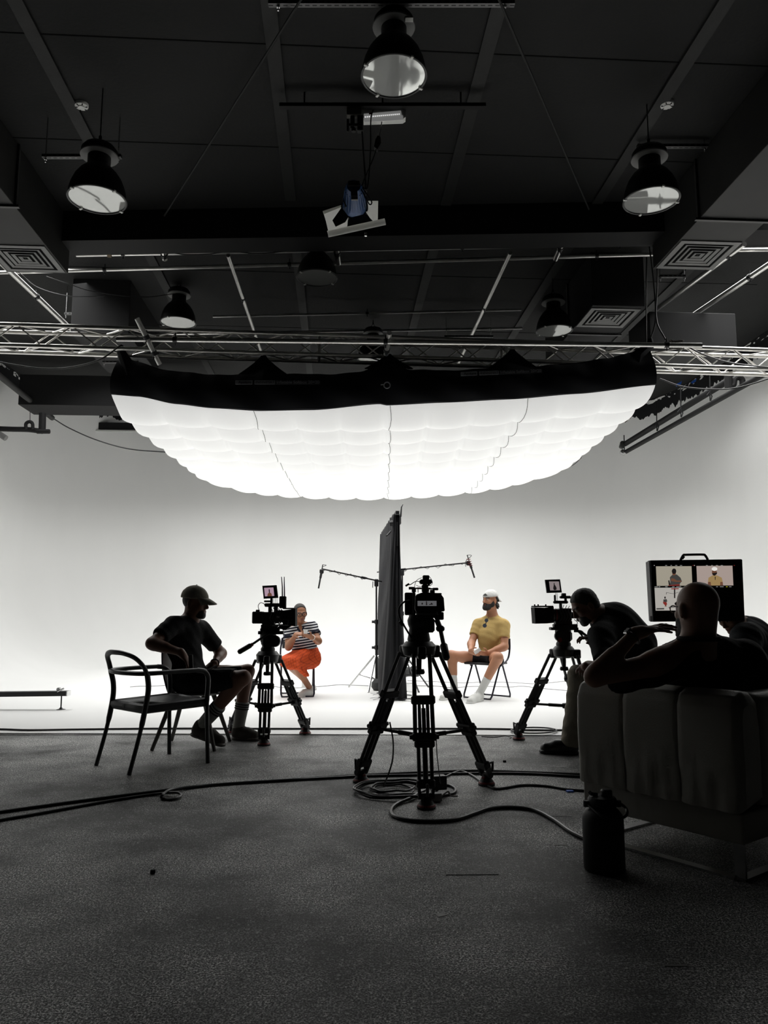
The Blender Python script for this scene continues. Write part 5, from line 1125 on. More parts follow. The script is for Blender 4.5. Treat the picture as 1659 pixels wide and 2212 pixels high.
def foot(A, heel, toe): heel = Vector(heel); return C(A, heel.lerp(Vector(toe), .42)+V(0, 0, .045), .034, .026)
def folds(sc, amp, seed=0.0, vert=1.0):
    def f(X, Y, Z): return amp*(np.sin(X*sc+2.1*np.sin(Z*sc*.6+seed)+seed)*np.sin(Z*sc*vert+1.7*np.sin(X*sc*.7+Y*sc*.5)+seed*2)*.6+np.sin((X+Y+Z*1.3)*sc*1.9+seed)*.35)
    return f
def glasses(parent, L, r, f, u, mt, s=1.0, lens=None, size=.025):
    m = MB()
    for q in (-1, 1):
        c = L(q*.033, .112, .010); m.tube([c+r*(math.cos(a)*size*s)+u*(math.sin(a)*size*.85*s)-f*(.004*abs(math.cos(a))) for a in [2*math.pi*k/24 for k in range(24)]], .0026*s, 6, closed=True)
        m.tube(bez([L(q*.058, .108, .018), L(q*.074, .07, .018), L(q*.080, .0, .014), L(q*.079, -.022, .0)]), .0024*s, 6)
    m.tube(bez([L(-.010, .112, .016), L(0, .116, .019), L(.010, .112, .016)]), .0024*s, 6)
    return m.build('glasses', mt, parent)
def cap_mesh(parent, c, fr, mt, s=1.0, back=False, tilt=.0):
    r, f, u = fr; R = Matrix((r, f, u)).transposed()
    cc = c+u*(.040*s)-f*(.010*s); pl = (u*-1+f*tilt).normalized()
    o = blob('cap', [E(cc, (.088*s, .107*s, .090*s), R, .02), E(cc+u*.012-f*.012, (.082*s, .100*s, .088*s), R, .03)], mt, parent, .006, 0, ((c+u*((.048 if back else .036)*s), pl if back else (pl-f*.0).normalized()),), folds(40, .0012, 3))
    b = MB(); sg = -1 if back else 1; root = c+u*(.052*s)-f*(.010*s)
    def br(uu, v, dz=0):
        a = (uu-.5)*2*1.05; x = math.sin(a)*.088*s; y = math.cos(a)*.104*s; k = v*(1-.55*abs(2*uu-1)**2.5)
        ln = .085*s*k; dr = (.30 if not back else .75)*ln+(.034 if not back else .018)*(abs(2*uu-1)**2)*v+(.012*v*v if not back else 0)
        return root+r*(x*(1-.08*v))+f*(sg*(y+ln))-u*(dr+.0+dz)
    b.grid(lambda uu, v: br(uu, v), 20, 6); b.grid(lambda uu, v: br(1-uu, v, .005), 20, 6); b.build('cap_brim', mt, o)
    n = MB(); n.lathe([(0, 0), (.008, .0), (.006, .005), (0, .006)], cc+u*(.103*s), R, 10); n.build('cap_button', mt, o)
    return o
def skin(nm, col): return mat(nm, col, .5, bump=.04, bscale=300, var=.06, vscale=30, spec=.4)
def fab(nm, col, rough=.85, **k): return mat(nm, col, rough, bump=.18, bscale=70, spec=.2, **k)
M['lips'] = mat('lips', (.32, .12, .10), .4); M['lips_dark'] = mat('lips_dark', (.10, .045, .035), .45); M['hair'] = mat('dark_hair', (.012, .010, .009), .6, bump=.6, bscale=250); M['buzz'] = mat('cropped_hair', (.05, .046, .042), .8, bump=.5, bscale=400)
M['eye_white'] = mat('eye_white', (.6, .58, .55), .3); M['shoe_white'] = mat('shoe_white', (.72, .72, .69), .5); M['sock_white'] = fab('sock_white', (.70, .70, .68))
M['jewel'] = mat('gold', (.7, .5, .2), .25, 1.0); M['card'] = mat('paper_card', (.82, .82, .80), .6); M['lens_blue'] = mat('sunglass_lens', (.10, .12, .16), .12, .3)
def person(label, base): return thing('person', (base.x, base.y, 0), label, 'person')
def dist(*a):
    pass
# ---------------- man in the yellow shirt
def yellow_man():
    sk = skin('skin_tan', (.50, .235, .135)); Pv = P(1055, 1423, 9.98); N = P(1064, 1330, 10.04); SR = P(1033, 1350, 10.08); SL = P(1089, 1351, 9.90)
    t = person('person in a yellow t-shirt, black shorts and white backwards cap sitting with a card', Pv)
    ER = bone(SR, 1018, 1390, .285); WR = bone(ER, 1017, 1406, .245); EL = bone(SL, 1090, 1397, .285); WL = bone(EL, 1052, 1411, .25)
    HR = P(1046, 1427, 10.03); HL = P(1067, 1428, 9.92); KR = bone(HR, 974, 1415, .44); KL = bone(HL, 1076, 1420, .44); sR_ = (PZ(986, 1507), PZ(953, 1514.5)); sL_ = (PZ(1040, 1514), PZ(1012, 1521.5)); AR = ank(*sR_); AL = ank(*sL_)
    ts, Ch, tf = torso_prims(Pv, N, SL, SR, HL, HR, 1.0, dep=.88, wid=.90, waist=Pv.lerp(N, .30))
    fl = ((V(0, 0, .440), (0, 0, -1)),); ts = [q[:5]+(fl,)+q[6:] if q[0] == 'e' else q[:6]+(fl,)+q[7:] for q in ts]
    fr = frame((-.80, -.62, .0), (.05, 0, 1)); hc = P(1058.5, 1297, 9.98); hp, L, R = head_prims(hc, fr, 1.0)
    nk = [C(N-V(0, 0, .03), hc-fr[2]*.06-fr[1]*.02, .070, .063, .04)]
    uR, lR = limb_arm(SR, ER, WR, 1.1); uL, lL = limb_arm(SL, EL, WL, 1.1); tR, sR = limb_leg(HR, KR, AR, 1.06); tL, sL = limb_leg(HL, KL, AL, 1.06)
    tR = [q[:6]+(fl,)+q[7:] for q in tR]; tL = [q[:6]+(fl,)+q[7:] for q in tL]
    cd = P(1031, 1408.5, (WR.y+WL.y)/2-.12)
    hR = hand_prims(WR, cd-WR+V(.0, .0, -.03), V(.7, .2, .2), 1, .42); hL = hand_prims(WL, cd-WL+V(.0, 0, -.02), V(-.3, .4, .5), -1, .45)
    feet = [foot(AR, *sR_), foot(AL, *sL_)]
    body = blob('body', hp+nk+ts+uR+lR+uL+lL+hR+hL+tR+sR+tL+sL+feet, sk, t, .0062, paint=face_paint(hc, fr, 1.0), mats=[sk, M['hair'], M['lips'], M['eye_white']])
    r, f, u = tf
    sl = lambda S, El, k: C(S, S.lerp(El, k), .066, .060, .03, ((S.lerp(El, k), (El-S).normalized()),))
    blob('t_shirt', ts+[sl(SR, ER, .50), sl(SL, EL, .52)], fab('yellow_shirt', (.52, .36, .135), var=.05), t, .007, .010, ((Pv-u*.01, -u), (N+u*.022, u)), folds(26, .0035, 1.0, .9))
    th = lambda H, K, k: C(H, H.lerp(K, k), .094, .090, .03, ((H.lerp(K, k), (K-H).normalized()),))
    blob('shorts', [E(Pv, (.17, .13, .12), Matrix((r, f, u)).transposed(), .05), C(HL, HR, .105, None, .05), th(HR, KR, .34), th(HL, KL, .40)], fab('black_shorts', (.013, .013, .015)), t, .007, .012, ((Pv+u*.06, u), (V(0, 0, .432), (0, 0, -1))), folds(30, .003, 4.0))
    for K, A in ((KR, AR), (KL, AL)):
        a = A.lerp(K, .42); blob('sock', [C(A-V(0, 0, .03), A, .044, .041), C(A, a, .041, .048, .02, ((a, (K-A).normalized()),))], M['sock_white'], t, .006, .004)
    shoe(t, PZ(986, 1507), PZ(953, 1514.5), AR, M['shoe_white'], M['shoe_white'], 1.0, M['card']); shoe(t, PZ(1040, 1514), PZ(1012, 1521.5), AL, M['shoe_white'], M['shoe_white'], 1.05, M['card'])
    # beard, hair, cap
    Rm = R
    bp = [E(L(0, .026, -.052), (.063, .074, .066), Rm, .02), C(L(-.02, .070, -.098), L(.02, .070, -.098), .030, None, .03)]
    for q in (-1, 1): bp += [E(L(q*.052, .008, -.048), (.020, .028, .040), Rm, .02), C(L(q*.066, -.004, -.005), L(q*.058, .01, -.05), .012, .020, .02)]
    bp += [E(L(0, .115, -.055), (.025, .036, .022), Rm, .008, (), True), E(L(0, .09, .012), (.060, .06, .035), Rm, .02, (), True)]
    for q in (-1, 1): bp += [E(L(q*.038, .085, -.018), (.026, .045, .030), Rm, .015, (), True), E(L(q*.085, .0, .0), (.014, .03, .036), Rm, .008, (), True)]
    blob('beard', bp, M['hair'], t, .0055, .002, ((L(0, -.03, 0), -fr[1]),), folds(160, .0015, 2))
    m = MB(); m.tube(bez([L(-.026, .092, -.050), L(-.014, .100, -.043), L(0, .102, -.042), L(.014, .100, -.043), L(.026, .092, -.050)]), .0042, 6); m.build('moustache', M['hair'], t)
    hp2 = []
    random.seed(11)
    for k in range(34):
        a = random.uniform(-1.3, 1.3); z = random.uniform(-.075, .035); q = L(.078*math.sin(a), -.012-.085*math.cos(a), z); hp2.append(C(q, q+Vector((random.uniform(-.02, .02), random.uniform(-.02, .02), -.03))-fr[1]*random.uniform(.0, .03), .014, .008, .01))
    blob('hair', hp2, M['hair'], t, .0055, 0, ((L(0, .0, .06), fr[2]),), folds(140, .003, 3))
    cp = cap_mesh(t, hc, fr, fab('cap_white', (.66, .66, .64)), 1.0, True, -.12)
    m = MB(); m.grid(lambda a, v: L((a-.5)*.072, .097-.9*((a-.5)*.072)**2*6, .062+.034*v*math.cos((a-.5)*2.6))+fr[1]*(.004-.028*v*v), 10, 4); m.build('cap_opening', M['hair'], cp)
    # sunglasses hanging from the collar
    g0 = P(1053.5, 1337, 9.83); g = MB()
    for dy, rx in ((0, .024), (.066, .026)):
        c = g0+V(-.016-dy*.35, -.005, -.018-dy); g.lathe([(0, 0), (rx, 0), (rx, .004), (0, .004)], c, basis(V(-.35, -.93, .1)), 16)
    sg = g.build('sunglasses', M['lens_blue'], t); e = MB(); e.tube([g0+V(.01, -.004, .02), g0+V(-.02, -.008, -.03), g0+V(-.045, -.006, -.10)], .003, 6); e.tube([g0+V(-.012, -.006, -.018), g0+V(-.03, -.006, -.085)], .003, 6); e.build('sunglasses_frame', M['black_plastic'], sg)
    m = MB(); cR = Matrix.Rotation(math.radians(-30), 3, 'Y') @ Matrix.Rotation(.35, 3, 'X'); m.box(cd+V(0, -.012, .012), (.088, .004, .052), cR); tag(m.build('cue_card', M['card'], smooth=0), 'white card held by the man in yellow', 'card')
yellow_man()
# ---------------- woman in the striped shirt
def stripes():
    m = fab('striped_shirt', (.5, .5, .5)); nt = m.node_tree; b = nt.nodes['Principled BSDF']; tc = nt.nodes.new('ShaderNodeTexCoord'); mp = nt.nodes.new('ShaderNodeMapping'); mp.inputs['Rotation'].default_value = (0, math.radians(9), 0)
    w = nt.nodes.new('ShaderNodeTexWave'); w.bands_direction = 'Z'; w.inputs['Scale'].default_value = 9.2; w.inputs['Distortion'].default_value = 1.1; w.inputs['Detail'].default_value = 1; w.inputs['Detail Scale'].default_value = .8
    r = nt.nodes.new('ShaderNodeValToRGB'); r.color_ramp.interpolation = 'CONSTANT'; r.color_ramp.elements[0].color = (.012, .013, .022, 1); r.color_ramp.elements[1].position = .60; r.color_ramp.elements[1].color = (.66, .66, .67, 1)
    L = nt.links; L.new(tc.outputs['Object'], mp.inputs[0]); L.new(mp.outputs[0], w.inputs[0]); L.new(w.outputs[1], r.inputs[0]); L.new(r.outputs[0], b.inputs['Base Color']); return m
def skirt_mat():
    m = fab('orange_skirt', (.62, .085, .022)); nt = m.node_tree; b = nt.nodes['Principled BSDF']; L = nt.links; tc = nt.nodes.new('ShaderNodeTexCoord'); outs = []
    for rot, sc in (((0, math.radians(20), math.radians(20)), 11), ((0, math.radians(-62), 0), 9)):
        mp = nt.nodes.new('ShaderNodeMapping'); mp.inputs['Rotation'].default_value = rot; w = nt.nodes.new('ShaderNodeTexWave'); w.inputs['Scale'].default_value = sc; w.inputs['Distortion'].default_value = 1.2; w.inputs['Detail Scale'].default_value = .6
        r = nt.nodes.new('ShaderNodeMapRange'); r.inputs[1].default_value = .0; r.inputs[2].default_value = .12; r.inputs[3].default_value = .45; r.inputs[4].default_value = 1
        L.new(tc.outputs['Object'], mp.inputs[0]); L.new(mp.outputs[0], w.inputs[0]); L.new(w.outputs[1], r.inputs[0]); outs.append(r.outputs[0])
    mu = nt.nodes.new('ShaderNodeMath'); mu.operation = 'MULTIPLY'; L.new(outs[0], mu.inputs[0]); L.new(outs[1], mu.inputs[1]); x = nt.nodes.new('ShaderNodeMix'); x.data_type = 'RGBA'; x.inputs[6].default_value = (.20, .02, .008, 1); x.inputs[7].default_value = (.62, .085, .022, 1); L.new(mu.outputs[0], x.inputs[0]); L.new(x.outputs[2], b.inputs['Base Color']); return m
def woman():
    sk = skin('skin_brown', (.36, .165, .09)); Pv = P(660, 1411, 10.18); N = P(647, 1350, 10.10); SR = P(623, 1361, 10.06); SL = P(675, 1354, 10.12)
    t = person('person in a striped shirt and orange skirt with glasses sitting on a chair', Pv)
    ER = bone(SR, 623, 1398, .25); WR = bone(ER, 639, 1371, .215); EL = bone(SL, 688, 1385, .25); WL = bone(EL, 674, 1377, .21)
    HR = P(650, 1421, 10.12); HL = P(671, 1422, 10.15); KR = P(617, 1428, 9.85); KL = P(634, 1431, 9.76); sL_ = (PZ(675, 1503), PZ(645, 1508)); sR_ = (PZ(653, 1489)+V(0, 0, .03), PZ(682, 1492)+V(0, 0, .01)); AL = ank(*sL_); AR = ank(*sR_)
    ts, Ch, tf = torso_prims(Pv, N, SL, SR, HL, HR, .95, female=True, wid=1.02)
    fr = frame((.34, -.90, -.24), (-.07, -.1, 1)); hc = P(648.5, 1325, 10.04); hp, L, R = head_prims(hc, fr, .97, True)
    nk = [C(N-V(0, 0, .03), hc-fr[2]*.06-fr[1]*.02, .050, .047, .03)]
    uR, lR = limb_arm(SR, ER, WR, 1.0); uL, lL = limb_arm(SL, EL, WL, 1.0); tR, sR = limb_leg(HR, KR, AR, .98, 1.05); tL, sL = limb_leg(HL, KL, AL, .98, 1.05)
    cup = P(660, 1365.5, min(WR.y, WL.y)-.06)
    hR = hand_prims(WR, cup-WR+V(0, 0, .0), V(.2, .3, -.6), -1, .55, .92); hL = hand_prims(WL, cup+V(-.02, 0, -.03)-WL, V(-.2, .3, .6), -1, .35, .92)
    feet = [foot(AL, *sL_), foot(AR, *sR_)]
    blob('body', hp+nk+ts+uR+lR+uL+lL+hR+hL+tR+sR+tL+sL+feet, sk, t, .0062, paint=face_paint(hc, fr, .97), mats=[sk, M['hair'], M['lips'], M['eye_white']])
    r, f, u = tf
    sl = lambda S, El, k: C(S, S.lerp(El, k), .060, .056, .03, ((S.lerp(El, k), (El-S).normalized()),)); nb = N+f*.08-u*.055
    st = stripes(); nv = fab('navy_trim', (.014, .016, .028))
    sh = blob('shirt', ts+[sl(SR, ER, .52), sl(SL, EL, .52), E(nb, (.034, .08, .095), Matrix((r, f, u)).transposed(), .01, (), True)], st, t, .0065, .009, ((Pv+u*.035, -u), (N+u*.018, u)), folds(28, .003, 2.0))
    cl = MB(); cl.tube(bez([nb-u*.09+f*.045, nb+r*-.03+f*.02+u*.02, N-r*.065+f*.02+u*.035, N-f*.06+u*.045, N+r*.065+f*.02+u*.035, nb+r*.03+f*.02+u*.02, nb-u*.09+f*.045]), .014, 8, flat=.5); cl.build('collar', nv, sh)
    for S, El in ((SR, ER), (SL, EL)): c = MB(); a = S.lerp(El, .45); b = S.lerp(El, .55); c.cyl(a, b, .0725, .071, 24); c.build('cuff', nv, sh)
    Rt = Matrix((r, f, u)).transposed()
    km = KR.lerp(KL, .5)
    hem = [P(613, 1425, 9.83), P(624, 1437, 9.74), P(640, 1440, 9.70), P(652, 1449, 9.82), P(662, 1459, 9.90)]
    sp = [E(Pv+u*.03, (.16, .125, .12), Rt, .04), C(HR, HL, .125, None, .05), C(HR, KR, .115, .072, .05), C(HL, KL, .118, .074, .05), C(HR.lerp(HL, .5), km, .125, .085, .05)]
    for a in hem: sp.append(C(km.lerp(HL, .35), a, .085, .022, .05))
    sp += [C(hem[i], hem[i+1], .020, .020, .03) for i in range(4)]
    blob('skirt', sp, skirt_mat(), t, .007, .006, ((Pv+u*.10, u), (V(0, 0, .27), (0, 0, -1))), folds(44, .004, 1.3, .4))
    hr = [E(L(0, -.016, .040), (.0765, .0965, .0845), R, .02), E(L(0, -.05, -.01), (.070, .055, .07), R, .03)]
    blob('hair', hr, M['buzz'], t, .0055, .004, ((L(0, .045, .088), (fr[1]*.85-fr[2]*.5)), (L(0, 0, -.045), -fr[2])))
    glasses(t, L, *fr, M['black_plastic'], 1.25, size=.024)
    m = MB(); m.tube([N+f*.055-r*.05+u*.015, N+f*.085-u*.05, N+f*.055+r*.05+u*.015], .0022, 5); m.lathe([(0, -.008), (.008, -.004), (.008, .004), (0, .008)], N+f*.088-u*.055, seg=10); m.build('necklace', M['jewel'], t)
    fo = (WL-EL).normalized(); B = basis(fo); m = MB(); m.tube([WL-fo*.012+B.col[0]*(.033*math.cos(a))+B.col[1]*(.033*math.sin(a)) for a in [2*math.pi*k/20 for k in range(20)]], .0045, 6, closed=True); m.build('bracelet', M['card'], t)
    shoe(t, *sL_, AL, M['shoe_white'], M['shoe_white'], 1.0, M['card']); shoe(t, *sR_, AR, M['shoe_white'], M['shoe_white'], .95)
    m = MB(); m.lathe([(0, 0), (.022, 0), (.030, .055), (.027, .055), (.02, .006), (0, .006)], cup-V(0, 0, .02), seg=18); tag(m.build('paper_cup', M['card']), 'small white cup held by the woman in the striped shirt', 'cup')
woman()
# ---------------- man in the cap at the left
def cap_man():
    sk = skin('skin_dark', (.20, .095, .06)); Pv = P(410, 1466, 6.45); N = P(411, 1338, 6.46); SR = P(375, 1350, 6.28); SL = P(436, 1362, 6.62)
    t = person('person in a pale cap, black t-shirt and shorts sitting behind the empty armchair', Pv)
    ER = bone(SR, 328, 1390, .29, True); WR = bone(ER, 390, 1409, .265, True); EL = bone(SL, 478, 1411, .30, False); WL = bone(EL, 463, 1434, .25, True)
    HR = P(410, 1472, 6.34); HL = P(416, 1466, 6.56); KR = bone(HR, 526, 1464, .47, True); KL = bone(HL, 535, 1450, .47, False); sR_ = (P(413, 1588, 6.40), PZ(484, 1617)+V(0, 0, .012)); sL_ = (PZ(502, 1597), PZ(561, 1600)); AR = sR_[0]+(sR_[1]-sR_[0]).normalized()*.07+V(.01, 0, .085); AL = ank(*sL_, .10)
    ch = P(397, 1380, 6.47)
    ts, Ch, tf = torso_prims(Pv, N, SL, SR, HL, HR, 1.0, chest=ch, waist=P(405, 1425, 6.46), dep=.84)
    fr = frame((.97, -.22, -.10), (.02, 0, 1)); hc = P(422.5, 1304, 6.44); hp, L, R = head_prims(hc, fr, 1.04)
    nk = [C(N-V(0, 0, .03), hc-fr[2]*.06-fr[1]*.025, .062, .060, .03)]
    uR, lR = limb_arm(SR, ER, WR, 1.08); uL, lL = limb_arm(SL, EL, WL, 1.06); tR, sR = limb_leg(HR, KR, AR, 1.02); tL, sL = limb_leg(HL, KL, AL, 1.02)
    hR = hand_prims(WR, P(405, 1427, WR.y)-WR, V(-.5, .2, -.6), 1, .45); hL = hand_prims(WL, P(449, 1441, WL.y-.03)-WL, V(0, .2, -1), 1, .4)
    feet = [foot(AR, *sR_), foot(AL, *sL_)]
    blob('body', hp+nk+ts+uR+lR+uL+lL+hR+hL+tR+sR+tL+sL+feet, sk, t, .0062, paint=face_paint(hc, fr, 1.04), mats=[sk, M['hair'], M['lips_dark'], M['eye_white']])
    r, f, u = tf; Rt = Matrix((r, f, u)).transposed(); bk = fab('black_tshirt', (.011, .011, .012))
    sl = lambda S, El, k: C(S, S.lerp(El, k), .066, .062, .03, ((S.lerp(El, k), (El-S).normalized()),))
    blob('t_shirt', ts+[sl(SR, ER, .58), sl(SL, EL, .62)], bk, t, .007, .010, ((Pv-u*.03, -u), (N+u*.03, u)), folds(24, .004, 2.2, .8))
    th = lambda H, K, k: C(H, H.lerp(K, k), .100, .078, .03, ((H.lerp(K, k), (K-H).normalized()),))
    blob('shorts', [E(Pv, (.17, .13, .12), Rt, .05), C(HL, HR, .11, None, .05), th(HR, KR, .80), th(HL, KL, .82)], fab('black_shorts_long', (.012, .012, .013)), t, .007, .010, ((Pv+u*.08, u),), folds(26, .004, 1.0))
    so = fab('sock_grey', (.30, .30, .28)); dk = fab('sock_band', (.02, .02, .02))
    for K, A in ((KR, AR), (KL, AL)):
        a = A.lerp(K, .44); s = blob('sock', [C(A-V(0, 0, .03), A, .046, .044), C(A, a, .044, .056, .02, ((a, (K-A).normalized()),))], so, t, .0065, .004)
        for q in (.33, .37, .41): m = MB(); m.tube([A.lerp(K, q), A.lerp(K, q+.018)], .0615, 20); m.build('sock_band', dk, s)
    sh = fab('suede_shoe', (.085, .080, .070)); sl2 = mat('gum_sole', (.13, .125, .115), .6)
    shoe(t, *sR_, AR, sh, sl2, 1.12, M['shell_grey']); shoe(t, *sL_, AL, sh, sl2, 1.12, M['shell_grey'])
    cap_mesh(t, hc+fr[2]*.002, fr, fab('cap_khaki', (.30, .285, .235)), 1.05, False, .0)
    blob('hair', [E(L(0, -.022, .028), (.0765, .0915, .084), R, .02)], M['hair'], t, .0055, .002, ((L(0, .02, 0), fr[1]), (L(0, 0, -.05), -fr[2]))); 
    blob('beard', [E(L(0, .024, -.054), (.0575, .069, .062), R, .02), C(L(-.01, .072, -.094), L(.01, .072, -.094), .0205, None, .03), E(L(0, .115, -.040), (.03, .04, .03), R, .01, (), True), E(L(0, .09, .012), (.062, .07, .036), R, .02, (), True)], M['hair'], t, .0055, .001, ((L(0, 0, 0), -fr[1]),))
    fo = (WL-EL).normalized(); B = basis(fo); m = MB(); m.tube([WL-fo*.02+B.col[0]*(.034*math.cos(a))+B.col[1]*(.034*math.sin(a)) for a in [2*math.pi*k/20 for k in range(20)]], .009, 6, closed=True, flat=.5); m.build('watch', M['steel'], t)
    m = MB(); q = P(411, 1432, WR.y-.03); m.beam(q+V(0, 0, .06), q-V(-.012, 0, .07), .02, .03); m.tube(bez([q-V(0, 0, .03), q+V(.06, -.02, -.06), q+V(.14, -.02, -.05), q+V(.2, 0, -.02)]), .015, 6, flat=.5); tag(m.build('belt_pouch', M['bag']), 'dark strap pouch in the lap of the man in the cap', 'pouch')
cap_man()
# ---------------- bending camera operator
def operator():
    sk = skin('skin_deep', (.16, .075, .05)); Pv = P(1392, 1462, 6.1); N = P(1300, 1332, 5.98); SL = P(1300, 1377, 5.78); SR = P(1318, 1356, 6.18)
    t = person('person bending forward to the eyepiece of the right camera in a black t-shirt', Pv)
    EL = bone(SL, 1306, 1440, .29); WL = bone(EL, 1266, 1440, .25); ER = bone(SR, 1300, 1420, .29, True); WR = bone(ER, 1284, 1392, .25, True)
    HL = P(1385, 1468, 5.97); HR = P(1392, 1462, 6.24); KL = bone(HL, 1252, 1459, .47, True); KR = bone(HR, 1275, 1450, .46, False); sL_ = (PZ(1250, 1630), PZ(1166, 1626)); sR_ = (PZ(1300, 1592), PZ(1235, 1590)); AL = ank(*sL_, .10); AR = ank(*sR_, .10)
    ts, Ch, tf = torso_prims(Pv, N, SL, SR, HL, HR, 1.04, chest=P(1332, 1350, 6.0), waist=P(1366, 1396, 6.06), dep=1.08)
    ts += [C(Ch, P(1372, 1388, 6.05), .15, .15, .06)]
    ts += [C(SL, Ch, .085, .10, .06), C(SR, Ch, .08, .10, .06), C(N-V(0, 0, .01), Ch.lerp(N, .4), .07, .09, .06), C(SL, SL.lerp(EL, .35), .075, .07, .04)]
    fr = frame((-.84, -.12, -.52), (-.45, 0, .85)); hc = P(1264, 1311, 5.93); hp, L, R = head_prims(hc, fr, 1.04)
    nk = [C(N, hc-fr[2]*.05-fr[1]*.03, .074, .070, .03)]
    uR, lR = limb_arm(SR, ER, WR, 1.08); uL, lL = limb_arm(SL, EL, WL, 1.08); tR, sR = limb_leg(HR, KR, AR, 1.02); tL, sL = limb_leg(HL, KL, AL, 1.02)
    hL = hand_prims(WL, KL-WL+V(-.02, 0, .02), V(0, 0, -1), 1, .35); hR = hand_prims(WR, V(-.4, -.1, .3), V(-.5, 0, -.6), 1, .8)
    blob('body', hp+nk+ts+uR+lR+uL+lL+hR+hL+tR+sR+tL+sL+[foot(AL, *sL_), foot(AR, *sR_)], sk, t, .0065, paint=face_paint(hc, fr, 1.04), mats=[sk, M['hair'], M['lips_dark'], M['eye_white']])
    r, f, u = tf; Rt = Matrix((r, f, u)).transposed(); uN = (hc-N).normalized()
    sl = lambda S, El, k: C(S, S.lerp(El, k), .070, .066, .03, ((S.lerp(El, k), (El-S).normalized()),))
    blob('t_shirt', ts+[sl(SR, ER, .66), sl(SL, EL, .72), E(hc, (.125, .125, .125), None, .01, (), True)], fab('charcoal_tshirt', (.016, .016, .017)), t, .007, .012, ((Pv-u*.05, -u),), folds(20, .005, .6, .7))
    pt = fab('khaki_trousers', (.26, .235, .185), var=.08)
    blob('trousers', [E(Pv, (.17, .13, .12), Rt, .05), C(HL, HR, .11, None, .05), C(HR, KR, .10, .07, .03), C(HL, KL, .10, .072, .03), C(KR, AR, .068, .058, .03), C(KL, AL, .070, .060, .03)], pt, t, .007, .012, ((Pv+V(0, 0, .10), (0, 0, 1)),), folds(32, .006, 3.0))
    bs = mat('black_leather_shoe', (.012, .012, .012), .35, bump=.1, bscale=90)
    shoe(t, *sL_, AL, bs, M['black_plastic'], 1.15, M['shell_grey'], .05); shoe(t, *sR_, AR, bs, M['black_plastic'], 1.1, None, .05)
    blob('hair', [E(L(0, -.016, .046), (.082, .100, .086), R, .02), E(L(0, -.05, -.01), (.074, .056, .07), R, .03)], M['hair'], t, .0055, .006, ((L(0, .062, .07), (fr[1]*.75-fr[2]*.66)), (L(0, 0, -.05), -fr[2])), folds(190, .004, 2))
    blob('beard', [E(L(0, .026, -.050), (.061, .073, .065), R, .02), C(L(-.01, .072, -.096), L(.01, .072, -.096), .024, None, .03), E(L(0, .115, -.040), (.03, .04, .03), R, .01, (), True), E(L(0, .09, .012), (.062, .07, .036), R, .02, (), True)], M['hair'], t, .006, .001, ((L(0, 0, 0), -fr[1]),))
    m = MB(); m.box(V(Pv.x+.02, Pv.y, .2), (.44, .44, .40), None, .03, 2); tag(m.build('seat_cube', M['bag']), 'dark seat cube under the bending camera operator', 'seat')
operator()
